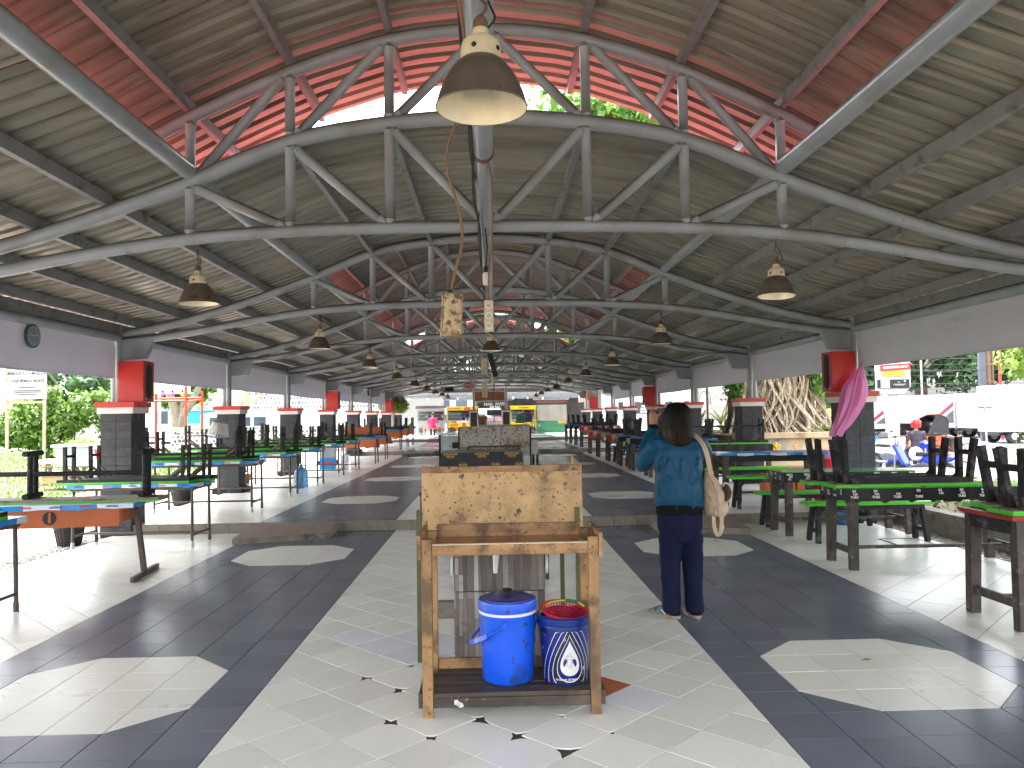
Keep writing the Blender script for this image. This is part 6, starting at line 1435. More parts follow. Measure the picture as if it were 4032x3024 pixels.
# long low buildings
def building(name, label, x, y, w, d, h, mt, roofm, win, rz=0, eave=.5):
    t = thing(name, label, 'building', (x,y,-.1), rz); mk('wall', MB().box(-w/2,w/2,0,d,0,h), mt, t)
    rf = MB(); rf.add([(-w/2-eave,-eave,h+.001),(w/2+eave,-eave,h+.001),(w/2+eave,d+eave,h+.001),(-w/2-eave,d+eave,h+.001),(-w/2+d*.3,d/2,h+d*.22),(w/2-d*.3,d/2,h+d*.22)], [(0,1,5,4),(1,2,5),(2,3,4,5),(3,0,4),(0,3,2,1)]); mk('roof', rf, roofm, t)
    for (wx, wz, ww, wh) in win:
        f = mk('window', MB().box(wx-ww/2,wx+ww/2,-.06,-.002,wz,wz+wh), m_signw, t); mk('pane', MB().box(wx-ww/2+.08,wx+ww/2-.08,-.075,-.061,wz+.08,wz+wh-.08), M('window_pane',(0.05,0.07,0.09),0.1,0.2,3) if 'window_pane' not in bpy.data.materials else bpy.data.materials['window_pane'], f)
    return t
m_greenroof = M('pale_green_roof',(0.22,0.31,0.18),0.7,0.12,3); m_bw = M('building_white',(0.55,0.55,0.54),0.7,0.05,2); m_redroof = M('red_roof',(0.42,0.13,0.08),0.8,0.2,3); m_greyroof = M('grey_roof',(0.10,0.10,0.10),0.8,0.2,3)
building('hall_building', 'long white hall with pale green roof beyond the lawn', -26, 70, 40, 8, 3.6, m_bw, m_greenroof, [(-18+i*2.4,1.2,1.3,1.3) for i in range(16)])
building('low_house', 'low house with red roof far behind the vine frame', -46, 66, 16, 7, 2.8, m_bw, m_redroof, [(-5+i*2.5,1.0,1.2,1.2) for i in range(5)])
building('office_block', 'white office building with green trim behind the pebbled wall', -8, 74, 20, 8, 4.2, m_bw, m_greenroof, [(-8.5+i*1.7,2.4,1.3,1.0) for i in range(11)]+[(-8.5+i*1.7,.8,1.3,1.0) for i in range(11)])
# pebbled white wall
wl_ = thing('pebbled_wall', 'low white wall set with dark round pebbles', 'wall', (-9.6, 36, -.1)); mk('wall_face', MB().box(-5.2,3.4,0,.25,0,1.15), m_bw, wl_); mk('coping', MB().box(-5.25,3.45,-.06,.31,1.151,1.25), M('grey_coping',(0.28,0.28,0.29),0.8,0.1,4), wl_)
q = MB(); r_ = random.Random(6)
for i in range(44):
    for j in range(6):
        x = -5.1+i*.195+r_.uniform(-.04,.04)+(.09 if j%2 else 0); z = .10+j*.18+r_.uniform(-.03,.03); rr = r_.uniform(.045,.075)
        q.prism([(x+math.cos(a)*rr*r_.uniform(.8,1.2), z+math.sin(a)*rr*r_.uniform(.8,1.3)) for a in [2*PI*k/7 for k in range(7)]], -.02, -.001, 'y')
stuff(mk('pebbles', q, M('dark_pebble',(0.12,0.12,0.13),0.7,0.4,6,rand=.4,island=True), wl_))
vn = thing('parked_van', 'white parked van behind the pebbled wall', 'van', (-12.6, 40, -.1)); mk('body', MB().prism([(-2.0,.35),(2.0,.35),(2.0,1.2),(1.7,1.9),(-1.85,1.95),(-2.0,1.7)], -.8, .8, 'y'), m_signw, vn, bevel=.12)
mk('window', MB().box(-1.6,1.2,-.815,-.801,1.25,1.7), bpy.data.materials['window_pane'], vn)
for x in (-1.3,1.3):
    for y in (-.85,.72): mk('wheel', MB().tube([(x,y,.32),(x,y+.13,.32)], .32, 16), m_black, vn, 40)
# patterned screen wall and stone facade further along
scw = thing('screen_building', 'white building with grey stone pattern behind the far left columns', 'building', (-12.5, 52, -.1)); mk('wall', MB().box(-4,9,0,4,0,4.0), m_bw, scw); q = MB()
for i in range(40):
    for j in range(5): 
        x = -3.8+i*.22; z = 2.35+j*.3; q.prism([(x+math.cos(a)*.085*r_.uniform(.7,1.2)+(.1 if j%2 else 0), z+math.sin(a)*.12*r_.uniform(.7,1.1)) for a in [2*PI*k/6 for k in range(6)]], -.03, -.001, 'y')
stuff(mk('stone_pattern', q, bpy.data.materials['dark_pebble'], scw)); mk('roof', MB().box(-4.3,9.3,-.4,4.3,4.001,4.2), m_greenroof, scw)
gy = tag(mk('litter_bin', MB().lathe([(.001,0),(.28,0),(.33,.8),(.3,.82),(.001,.8)], 16), m_tub, None, 45, (-7.1, 27.5, -.06)), 'grey litter bin at the edge of the left paving', 'bin')
# ================================================================ street side
m_truck = M('truck_white', (0.46,0.47,0.49), 0.45, 0.05, 3, spots=[((0.50,0.49,0.47), 3, 0.64, 0.1)]); m_maroon = M('maroon_stripe',(0.26,0.03,0.06),0.5,0.1,4); m_slate = M('slate_stripe',(0.08,0.09,0.11),0.5,0.1,4); m_tyre = M('tyre',(0.02,0.02,0.02),0.8,0.1,5)
def box_truck(x, y, L, h, label, stripe=0, doors=False):
    t = thing('box_truck', label, 'truck', (x,y,-.44)); z0 = .62
    bx = mk('cargo_box', MB().box(-L/2,L/2,0,2.1,z0,z0+h), m_truck, t, bevel=.02)
    for i in range(9): mk('side_slat', MB().box(-L/2+.06,L/2-.06,-.014,-.001,z0+.12+i*(h-.25)/9,z0+.12+(i+1)*(h-.25)/9-.012), m_truck, bx)
    for xx in (-L/2+.03,L/2-.03): mk('corner_post', MB().box(xx-.04,xx+.04,-.03,-.0145,z0+.01,z0+h-.01), m_truck, bx)
    mk('reflector_band', MB().box(-L/2+.1,L/2-.1,-.02,-.0145,z0+h-.075,z0+h-.03), m_yellowp, bx)
    mk('chassis', MB().box(-L/2,L/2+1.7,.3,1.8,.42,z0-.001).box(-L/2+.8,L/2-1.0,.02,.06,.18,.34), m_black, t)
    for wx in (-L/2+.7,L/2+1.1):
        for wy in (.05,1.75): w = mk('wheel', MB().tube([(wx,wy,.38),(wx,wy+.28,.38)], .38, 18), m_tyre, t, 40); mk('rim', MB().tube([(wx,wy-.004,.38),(wx,wy+.284,.38)], .2, 14), m_galv, w, 40)
    cb_ = mk('cab', MB().prism([(L/2+.1,.5),(L/2+1.75,.5),(L/2+1.75,1.2),(L/2+1.55,2.05),(L/2+.1,2.1)], .1, 2.0, 'y'), m_truck, t, bevel=.04); mk('cab_window', MB().prism([(L/2+.5,1.3),(L/2+1.6,1.3),(L/2+1.45,1.95),(L/2+.5,1.95)], .06, .098, 'y'), bpy.data.materials['window_pane'], cb_)
    if stripe:
        c = L/2-1.6; mk('stripe', MB().prism([(c-.2,z0+.35),(c+.1,z0+.35),(c+1.5,z0+h-.75),(c+1.5,z0+h-.45)], -.022, -.0146, 'y'), m_maroon, bx); mk('stripe', MB().prism([(c+.4,z0+.35),(c+1.5,z0+.35),(c+1.5,z0+h-1.0)], -.022, -.0146, 'y'), m_slate, bx)
    if doors:
        for k, xx in enumerate((-L/2-1.0, -L/2+.03)): d = mk('open_door', MB().box(xx,xx+.98,-.25,-.20,z0-.1,z0+h-.15), M('scuffed_door',(0.55,0.54,0.53),0.6,0.12,4,spots=[((0.25,0.23,0.21),6,.62,.06)]) if k == 0 else bpy.data.materials['scuffed_door'], t); mk('door_frame', MB().box(xx,xx+.05,-.275,-.251,z0-.1,z0+h-.15).box(xx+.93,xx+.98,-.275,-.251,z0-.1,z0+h-.15), m_galv, d)
    return t
box_truck(24.6, 51, 4.4, 2.15, 'white box truck with maroon stripe behind the billboard pole', 1); box_truck(29.2, 50.5, 3.0, 2.2, 'white slatted box truck with rear doors open and slate stripe', 1, True)
box_truck(33.2, 48.6, 4.8, 2.25, 'plain white box truck behind the round sign back', 0); box_truck(29.6, 40.4, 5.0, 2.5, 'tall slatted white box truck at the edge of the view', 0)
def spoked(mb, c, r, w=.02, n=14, axis='y'):
    k = 22; P = []
    for i in range(k+1):
        a = 2*PI*i/k; P.append(Vector(c)+(Vector((math.cos(a)*r,0,math.sin(a)*r)) if axis == 'y' else Vector((0,math.cos(a)*r,math.sin(a)*r))))
    mb.tube(P, w, 6, False)
    for i in range(n):
        a = 2*PI*i/n; mb.tube([c, Vector(c)+(Vector((math.cos(a)*r,0,math.sin(a)*r)) if axis == 'y' else Vector((0,math.cos(a)*r,math.sin(a)*r)))], .006, 4, False)
    return mb
def becak(x, y, rz, body, label):
    t = thing('pedicab', label, 'pedicab', (x,y,-.44), rz)
    mk('seat_box', MB().prism([(-.95,.42),(.02,.36),(.10,.62),(.12,1.0),(-.88,.98),(-.98,.7)], -.48, .48, 'y'), body, t, bevel=.03); mk('bumper_roll', MB().tube([(-.98,-.5,.5),(-.98,.5,.5)], .09, 10), body, t, 45); mk('seat', MB().box(-.5,.05,-.42,.42,.985,1.05), m_black, t)
    ca = MB(); k = 9; arc_ = [(-.98,1.42),(-.9,1.58),(-.55,1.72),(-.1,1.74),(.18,1.62),(.26,1.45)]
    for (a, b) in zip(arc_[:-1], arc_[1:]): ca.add([(a[0],-.52,a[1]),(b[0],-.52,b[1]),(b[0],.52,b[1]),(a[0],.52,a[1])], [(0,1,2,3)])
    ca.prism([(-.9,1.05)]+[(p[0], p[1]) for p in arc_[1:]]+[(.24,1.02)], .50, .52, 'y'); ca.prism([(-.55,1.02),(-.2,1.72),(.18,1.61),(.26,1.44),(.24,1.02)], -.52, -.50, 'y')
    mk('canopy', ca, M('canopy_black',(0.022,0.024,0.026),0.35,0.3,6,bump=.4,bscale=9) if 'canopy_black' not in bpy.data.materials else bpy.data.materials['canopy_black'], t, 30)
    mk('canopy_edge', MB().tube([(p[0],-.53,p[1]) for p in arc_], .022, 6), M('canopy_brown',(0.16,0.07,0.05),0.7,0.1,5) if 'canopy_brown' not in bpy.data.materials else bpy.data.materials['canopy_brown'], t)
    for yy in (-.55,.55): mk('wheel', spoked(MB(), (-.30,yy,.34), .33), m_tyre, t)
    mk('wheel', spoked(MB(), (1.25,0,.34), .33), m_tyre, t)
    f = MB().tube([(0,0,.36),(.75,0,.40),(1.25,0,.34)], .022, 6).tube([(.15,0,.9),(.75,0,.42),(.95,0,1.05)], .02, 6).tube([(.25,-.3,1.05),(.35,0,1.0),(.25,.3,1.05)], .018, 6).tube([(.95,0,.95),(1.25,0,.36)], .016, 6).tube([(-.9,-.45,.28),(.6,-.2,.30)], .018, 6).tube([(.3,0,.95),(.9,0,.85)], .02, 6)
    mk('frame', f, body, t, 50); mk('saddle', MB().etube([(.98,0,1.06,.12,.08),(.98,0,1.12,.13,.07)], 12), m_black, t, 50); return t
m_becak_o = M('becak_orange',(0.66,0.10,0.03),0.4,0.1,5); m_becak_b = M('becak_blue',(0.02,0.22,0.55),0.4,0.1,5)
becak(15.6, 27.0, .05, m_becak_o, 'orange pedicab with black canopy parked in the street'); becak(13.6, 28.6, -1.2, m_becak_b, 'blue pedicab seen from the front beside the billboard pole')
def scooter(x, y, rz, body, label):
    t = thing('motorbike', label, 'motorbike', (x,y,-.44), rz)
    for wx in (-.62,.62): w = mk('wheel', MB().tube([(wx,-.05,.29),(wx,.05,.29)], .29, 20), m_tyre, t, 40); mk('rim', MB().tube([(wx,-.055,.29),(wx,.055,.29)], .19, 14), m_slate, w, 40); mk('hub', MB().tube([(wx,-.07,.29),(wx,.07,.29)], .05, 10), m_black, w, 40)
    mk('tail_fairing', MB().prism([(-.92,.72),(-.55,.80),(-.02,.74),(.0,.60),(-.4,.52),(-.75,.60)], -.09, .09, 'y'), body, t, bevel=.04); mk('leg_shield', MB().prism([(.30,.50),(.38,.46),(.64,.98),(.56,1.04)], -.17, .17, 'y'), body, t, bevel=.03)
    mk('engine', MB().prism([(-.55,.50),(-.05,.55),(.28,.46),(.24,.30),(-.30,.22)], -.10, .10, 'y'), m_slate, t, bevel=.03)
    mk('seat', MB().prism([(-.75,.79),(-.6,.86),(-.1,.82),(.05,.75),(-.2,.73)], -.12, .12, 'y'), m_black, t, bevel=.03); mk('front_fork', MB().tube([(.62,-.08,.29),(.58,-.08,.75)], .022, 6).tube([(.62,.08,.29),(.58,.08,.75)], .022, 6).tube([(.55,0,.7),(.52,0,1.05)], .03, 8), m_galv, t)
    mk('handlebar', MB().tube(catmull([(.42,-.36,1.02),(.52,-.15,1.06),(.52,.15,1.06),(.42,.36,1.02)], 4), .016, 6), m_black, t); mk('mirror', MB().sphere((.46,-.30,1.22), .05, 8, 6, .6).tube([(.46,-.28,1.04),(.46,-.30,1.2)], .007, 5).sphere((.46,.30,1.22), .05, 8, 6, .6).tube([(.46,.28,1.04),(.46,.30,1.2)], .007, 5), m_black, t)
    mk('tail_light', MB().box(-.95,-.90,-.07,.07,.66,.74), m_red, t); mk('exhaust', MB().tube([(-.1,-.12,.25),(-.85,-.14,.34)], .045, 10), m_galv, t); mk('headlight', MB().sphere((.66,0,.98), .05, 10, 6), m_print_w, t); mk('plate', MB().box(-1.0,-.96,-.10,.10,.50,.60), m_black, t); mk('mudguard', MB().prism([(.34,.50),(.50,.63),(.75,.62),(.90,.46),(.74,.56),(.5,.57)], -.06, .06, 'y'), body, t); return t
m_scw = M('scooter_white',(0.70,0.71,0.73),0.3,0.05,4); m_scb = M('scooter_blue',(0.02,0.06,0.55),0.3,0.08,4)
scooter(12.6, 24.3, .35, m_scw, 'white motorbike parked left of the rider in a red helmet'); mbk = scooter(12.35, 22.0, -1.9, m_scb, 'blue motorbike under the rider in a red helmet'); sc3 = scooter(10.95, 19.6, 2.2, m_scb, 'blue scooter with a white helmet on its handlebar')
figure('person', 'rider in dark jacket wearing a red helmet on a motorbike', (12.0, 21.6, -.10), -1.9+PI/2+.2, (0.05,0.04,0.055), (0.06,0.06,0.10), pose='sit', hat=M('helmet_red',(0.62,0.02,0.02),0.2,0.05,4), H=1.6)
hl = thing('helmet', 'white motorbike helmet perched on the blue scooter', 'helmet', (10.72, 19.35, .20)); mk('shell', MB().sphere((0,0,.16), .165, 20, 12, 1.05), m_scw, hl, 60); mk('visor', MB().etube([(0.01,-.06,.10,.13,.115),(0.01,-.07,.21,.125,.112)], 16), m_black, hl, 60)
figure('person', 'person in pale blue shirt standing at the open truck doors', (24.6, 46.8, -.44), .6, (0.35,0.50,0.52), (0.06,0.07,0.10)); figure('person', 'second person close beside the pale blue shirt at the truck', (25.2, 47.6, -.44), -.4, (0.06,0.06,0.08), (0.05,0.06,0.09))
figure('person', 'person in white patterned shirt behind the blue pedicab', (16.6, 34.0, -.44), 2.6, (0.62,0.64,0.64), (0.07,0.07,0.09)); figure('person', 'person in dark shirt by the billboard pole', (18.6, 35.5, -.44), 1.9, (0.05,0.05,0.07), (0.07,0.06,0.06)); figure('person', 'driver in a conical straw hat at the blue pedicab', (13.7, 29.6, -.30), PI, (0.30,0.32,0.36), (0.08,0.08,0.10), hat='cone', H=1.5); figure('person', 'person seated in the orange pedicab', (15.9, 27.1, -.05), -PI/2, (0.25,0.27,0.30), (0.10,0.09,0.09), pose='sit')
# billboard on a slanted white pole
bl = thing('billboard', 'small street billboard with red strip NIKMATNYA HIDUP on white pole', 'billboard', (13.75, 26.0, -.74)); m_bill = M('billboard_frame',(0.42,0.42,0.41),0.5,0.05,4)
mk('frame', MB().prism([(-.62,2.86),(-.52,2.74),(.30,2.74),(.52,3.0),(.52,4.6),(-.62,4.6)], -.10, .10, 'y'), m_bill, bl, bevel=.02); mk('inner_panel', MB().box(-.50,.44,-.115,-.101,3.42,4.5), M('perforated',(0.50,0.50,0.48),0.6,0.3,50), bl)
rp_ = mk('red_strip', MB().cbox((-.02,-.14,3.66),(1.02,.03,.20),Matrix.Rotation(-.06,3,'Y')), m_red, bl); text('NIKMATNYA HIDUP', .105, m_print_w, bl, (-.02,-.158,3.66), (PI/2, -.06, 0), bold=.004, sx=.92)
yp = mk('yellow_panel', MB().box(-.44,.30,-.13,-.116,3.36,3.54), m_yellowp, bl)
for i in range(9):
    for j in range(3): mk('dot', MB().tube([(-.39+i*.08,-.131,3.395+j*.055),(-.39+i*.08,-.134,3.395+j*.055)], .014, 8), m_rust, yp)
bp_ = mk('black_panel', MB().box(-.66,.44,-.15,-.10,2.95,3.24), m_black, bl); mk('portrait', MB().box(-.55,-.24,-.153,-.151,2.955,3.235), M('portrait_blur',(0.45,0.36,0.30),0.5,0.5,8), bp_); mk('small_print', MB().box(.03,.13,-.153,-.151,3.145,3.155), m_print_w, bp_); mk('small_print', MB().box(-.12,.32,-.153,-.151,3.075,3.085).box(-.06,.26,-.153,-.151,3.045,3.053), m_print_w, bp_); mk('roundel', MB().tube([(.28,-.151,3.185),(.28,-.154,3.185)], .035, 14), m_bill, bp_)
mk('pole', MB().add([(-.46,-.08,2.74),(-.28,-.08,2.74),(-.28,.08,2.74),(-.46,.08,2.74),(-.02,-.08,0),(.18,-.08,0),(.18,.08,0),(-.02,.08,0)], [(0,1,5,4),(1,2,6,5),(2,3,7,6),(3,0,4,7)]), m_bill, bl); mk('perforated_fin', MB().prism([(-.24,2.45),(.02,2.45),(.12,.2),(.10,.2)], -.03, .03, 'y'), bpy.data.materials['perforated'], bl); mk('side_post', MB().tube([(.10,0,2.74),(.03,0,2.6),(.10,0,1.2),(.14,0,.1)], .035, 8), m_bill, bl)
# round traffic sign seen from the back, poles and wires
ts = thing('traffic_sign', 'round traffic sign seen from behind on a grey pole', 'sign', (19.45, 30.0, -.44)); m_signback = M('sign_back',(0.36,0.37,0.32),0.6,0.15,4); mk('disc', MB().tube([(0,0,1.95),(0,.015,1.95)], .31, 32), m_signback, ts, 40); mk('pole', MB().tube([(0,-.03,0),(0,-.03,2.26)], .032, 10), m_galv, ts, 50); mk('bracket', MB().box(-.27,.27,-.02,-.001,1.93,1.97), m_rust, ts)
up_ = thing('utility_pole', 'dark steel lattice utility pole with rusty brackets above the trucks', 'pole', (28.6, 44.0, -.44)); mk('plate', MB().box(-.35,.0,-.1,.1,0,9), M('pole_dark',(0.06,0.07,0.09),0.5,0.2,4), up_); mk('post', MB().box(.12,.30,-.1,.1,0,9).box(.40,.48,-.1,.1,0,9), m_rust, up_)
for z in (3.4,4.4,5.4): mk('bracket', MB().box(.0005,.55,-.13,-.101,z,z+.08), m_rust, up_)
tag(mk('utility_pole', MB().tube([(0,0,0),(0,0,8)], .08, 10), m_orangered, None, 50, (30.5, 45.5, -.44)), 'slim orange pole right of the lattice utility pole', 'pole'); tag(mk('utility_pole', MB().tube([(0,0,0),(0,0,8)], .06, 8), m_galv, None, 50, (26.0, 46, -.44)), 'slim grey pole left of the lattice utility pole', 'pole')
wr = thing('overhead_wires', 'bundle of sagging overhead wires across the street trees', 'wires', (0,0,0))
for i in range(11):
    z0 = 2.9+.22*i+rnd.uniform(-.1,.1); z1 = 3.6+.16*i+rnd.uniform(-.3,.3); mk('wire', MB().tube([(17+24*f, 45+1.0*math.sin(i)-.5*f, z0+(z1-z0)*f-.9*math.sin(PI*f)*(.6+.1*(i%4))) for f in [k/14 for k in range(15)]], .013, 4, False), m_cord_b, wr)
# white building with high windows and lettering, black text banner, graffiti wall, gate, tank
tb_ = thing('toilet_block', 'white block with small high windows and green TOILET lettering', 'building', (10.4, 45.5, -.1)); mk('wall', MB().box(-3.9,2.9,0,5,0,4.2), m_bw, tb_); mk('roof', MB().box(-4.2,3.2,-.5,5.3,4.201,4.4), m_greyroof, tb_)
for i in range(6):
    w_ = mk('window', MB().box(-2.95+i*.98,-2.63+i*.98,-.05,-.002,1.78,2.28), m_conc, tb_); mk('pane', MB().box(-2.91+i*.98,-2.67+i*.98,-.06,-.051,1.82,2.24), m_black, w_)
text('TOILET', .23, M('green_letters',(0.02,0.28,0.16),0.5,0.05,4), tb_, (-3.22,-.012,1.96), bold=.004, sx=1.05)
tbn = thing('text_banner', 'black banner with white capitals beside the far speaker', 'banner', (9.35, 45.2, -.1)); mk('cloth', MB().box(-.95,1.2,-.01,.01,1.56,2.22), M('banner_black',(0.03,0.03,0.035),0.7,0.3,6), tbn)
for tx, x, z in (('T      ANG', .42, 2.14), ('MENA', -.32, 1.98), ('BERBE', -.38, 1.82), ('DI SEK', -.38, 1.66)): text(tx, .155, m_print_w, tbn, (x,-.013,z), bold=.004, sx=1.15)
gw = thing('graffiti_wall', 'grey concrete wall with faint graffiti behind the flag pole', 'wall', (11.6, 40.0, -.1)); mk('wall_face', MB().box(-.85,1.25,0,.3,0,4), M('raw_wall',(0.34,0.31,0.28),0.9,0.12,3), gw)
for r0 in (.38,.52): mk('graffiti', MB().tube([(-.55+math.cos(a)*r0*.7,-.006,2.0+math.sin(a)*r0*1.8) for a in [PI*k/12 for k in range(13)]], .022, 5), m_slate, gw)
mk('graffiti', MB().tube(catmull([(-.1,-.006,2.2),(.05,-.006,2.5),(.2,-.006,2.2),(.35,-.006,2.5),(.5,-.006,2.25),(.7,-.006,2.5),(.9,-.006,2.25)], 4), .022, 5), M('graffiti_pink',(0.42,0.24,0.20),0.8,0.1,4), gw); mk('graffiti', MB().tube([(-.2,-.006,1.95),(.3,-.006,1.85),(.9,-.006,2.0)], .02, 5), bpy.data.materials['graffiti_pink'], gw); mk('end_post', MB().box(1.251,1.6,-.05,.35,0,4.2), m_bw, gw)
fp = tag(mk('flag_pole', MB().tube([(0,0,-.2),(0,0,4)], .035, 10), m_signw, None, 50, (6.15, 21.9, .9)), 'thin white flag pole in the bed left of the banyan', 'pole')
gp = thing('gate_post', 'white gate post with moulded cap and dark inner face', 'gate post', (12.6, 31.0, -.4)); mk('shaft', MB().box(-.32,.32,-.3,.3,0,2.15), m_bw, gp); mk('cap', MB().box(-.40,.40,-.38,.38,2.151,2.28).box(-.30,.30,-.28,.28,2.281,2.40), m_bw, gp); mk('reveal', MB().box(-.60,-.325,-.25,.25,0,1.95), M('blue_grey',(0.30,0.34,0.42),0.7,0.1,4), gp)
gt = thing('yellow_gate', 'pale yellow metal gate leaf next to the white gate post', 'gate', (13.55, 31.2, -.4)); mk('leaf', MB().box(-.48,.52,-.03,.03,.1,1.95), M('gate_yellow',(0.70,0.52,0.16),0.5,0.08,4), gt)
for k in range(6): mk('rib', MB().box(-.44+k*.17,-.40+k*.17,-.045,-.0305,.15,1.9), bpy.data.materials['gate_yellow'], gt)
wt = thing('water_tank', 'black plastic water barrels stacked behind the banyan', 'tank', (9.85, 25.2, -.3))
for x in (0, .48): mk('barrel', MB().lathe([(.001,0),(.27,0),(.28,.02),(.28,.5),(.285,.52),(.28,.54),(.28,1.1),(.25,1.16),(.001,1.16)], 22), m_black, wt, 40, (x, 0, .35)); mk('lid', MB().lathe([(.29,1.12),(.29,1.18),(.001,1.2)], 20), m_conc, wt, 40, (x,0,.35))
mk('base', MB().box(-.35,.85,-.35,.35,0,.349), m_conc, wt)
rw = thing('white_wall', 'sloping white boundary wall behind the banyan roots', 'wall', (10.5, 30.0, -.4)); mk('wall_face', MB().prism([(-2.2,0),(1.45,0),(1.45,2.05),(.6,2.0),(-.4,1.55),(-2.2,1.5)], 0, .2, 'y'), m_bw, rw)
# black and white kerb at the street edge
kb2 = thing('street_kerb', 'black and white painted kerb blocks along the street', 'kerb', (10.5, 18, -.44))
kk = MB().box(-.12,.12,.01,.59,0,.22).mesh('kerb_block')
for k in range(28): o = link('kerb_block' if k % 2 else 'kerb_block_dark', kk.copy(), m_white if k % 2 else m_slate, kb2); o.location = (0, k*.6, 0)
# terracotta seat under the right benches
tsx = thing('clay_seat', 'orange clay block seat beyond the upright green benches', 'seat', (5.02, 13.1, .13)); mk('slab', MB().box(-.5,.4,-.15,.2,.36,.42), m_rawwood, tsx)
for i in range(3): mk('block', MB().box(-.45+i*.28,-.19+i*.28,-.12,.12,0,.359), m_orange, tsx, bevel=.02)
# drain grate in the right apron
gtx = thing('floor_hatch', 'flush tiled hatch with dark steel frame in the right floor', 'hatch', (4.66, 8.66, .0)); mk('frame', MB().box(-.22,.22,-.22,-.20,-.004,.006).box(-.22,.22,.20,.22,-.004,.006).box(-.22,-.20,-.199,.199,-.004,.006).box(.20,.22,-.199,.199,-.004,.006), m_steel_d, gtx); mk('lid', MB().box(-.198,.198,-.198,.198,-.003,.0035), m_wtile, gtx)
# fallen leaves and scraps on the floor
for i, (x, y) in enumerate(((2.22,4.62),(-2.62,8.0),(2.9,7.5),(3.75,8.1),(1.9,6.6))):
    s_ = .038; tag(mk('fallen_leaf', MB().add([(-s_,0,.004),(0,-s_*.45,.010),(s_,0,.006),(0,s_*.45,.014)], [(0,1,2,3)]), M('fallen_leaf',(0.20,0.24,0.04),0.6,0.2,20) if i == 0 else bpy.data.materials['fallen_leaf'], None, None, (x,y,.001)), 'small yellow green leaf lying on the tiled floor', 'leaf', 'fallen leaves on the floor').rotation_euler = (0,0,i*1.3)

# ================================================================ far end of the hall: cross roof, food carts, stalls
m_skylight = sheet_mat('translucent_roofing', (0.78,0.80,0.82), 0.4, 0.4)
cr = thing('cross_roof', 'low cross roof of translucent sheets on dark beams beyond the hall', 'roof', (0, 0, 0))
for j, (y0, y1) in enumerate(((44.2,47.4),(47.6,50.8),(51.4,55.0),(55.2,58.8))):
    for i in range(11): mk('roof_panel', MB().box(-7.2+i*1.32,-7.2+i*1.32+1.27,y0,y1,2.80+.02*j,2.805+.02*j), m_skylight if j in (0,2) else m_greyroof, cr)
for y in (44.0,47.5,51.1,55.1,59): mk('beam', MB().box(-7.4,7.4,y-.07,y+.07,2.68,2.795), m_purlin, cr)
for x in (-6.6,6.6):
    for y in (44.2,51.1,58.8): mk('post', MB().tube([(x,y,.2),(x,y,2.68)], .07, 10), M('pale_blue_post',(0.45,0.58,0.66),0.5,0.05,4) if (x < 0 and y < 45) else m_pipe, cr, 50)
m_dk = M('warung_dark', (0.06,0.055,0.055), 0.8, 0.4, 3)
bw_ = thing('stall_backdrop', 'dark rear wall of the stalls under the cross roof', 'wall', (3.2, 57.0, .39)); mk('wall_face', MB().box(-2.6,3.6,0,.2,0,2.3), m_dk, bw_)
sp2 = thing('ceiling_speaker', 'black rectangular loudspeaker hung under the far trusses', 'speaker', (-1.72, 30.0, 2.44)); mk('cabinet', MB().box(-.42,.42,-.2,.2,0,.30), m_black, sp2, bevel=.02); mk('grille', MB().box(-.05,.40,-.206,-.201,.02,.28), m_grille, sp2); mk('slot', MB().box(-.34,-.30,-.206,-.201,.05,.26).box(-.24,-.20,-.206,-.201,.05,.26), m_galv, sp2); mk('bracket', MB().tube([(0,0,.3),(0,0,.95)], .02, 6), m_pipe, sp2); sp2.scale = (.56,.56,.56)
wf = thing('wifi_sign', 'white square sign with red badge reading WiFi', 'sign', (-.90, 30.4, 2.545)); mk('plate', MB().box(-.53,.53,-.01,.01,-.02,.66), m_signw, wf)
mk('badge', MB().prism([(-.40,.32),(-.34,.46),(-.2,.52),(0,.58),(.2,.52),(.34,.46),(.42,.32),(.34,.18),(.2,.12),(0,.06),(-.2,.12),(-.34,.18)], -.014, -.0105, 'y'), m_red, wf, bevel=.002); mk('fi_box', MB().box(.02,.34,-.018,-.0145,.18,.46), m_signw, wf); text('Wi', .26, m_print_w, wf, (-.16,-.0195,.32), bold=.006); text('Fi', .26, m_red, wf, (.18,-.0195,.32), bold=.006); mk('dot', MB().tube([(.44,-.0105,.12),(.44,-.014,.12)], .03, 10), m_red, wf)
mk('hanger', MB().tube([(.0,.02,.66),(.0,.02,1.1)], .02, 6), m_galv, wf); wf.scale = (.47,.47,.47)
cs = thing('carved_sign', 'brown wooden hanging board between the two end posts', 'sign', (-.10, 41.1, 2.28)); m_teak = M('teak_panel',(0.26,0.095,0.03),0.5,0.2,3,stretch=(1,1,5))
for i in range(3): mk('panel', MB().box(-.80+i*.535,-.27+i*.535,-.03,.03,0,.47), m_teak, cs)
mk('frame', MB().box(-.82,.82,-.04,.04,.471,.51).box(-.82,.82,-.04,.04,-.04,-.001), m_galv, cs)
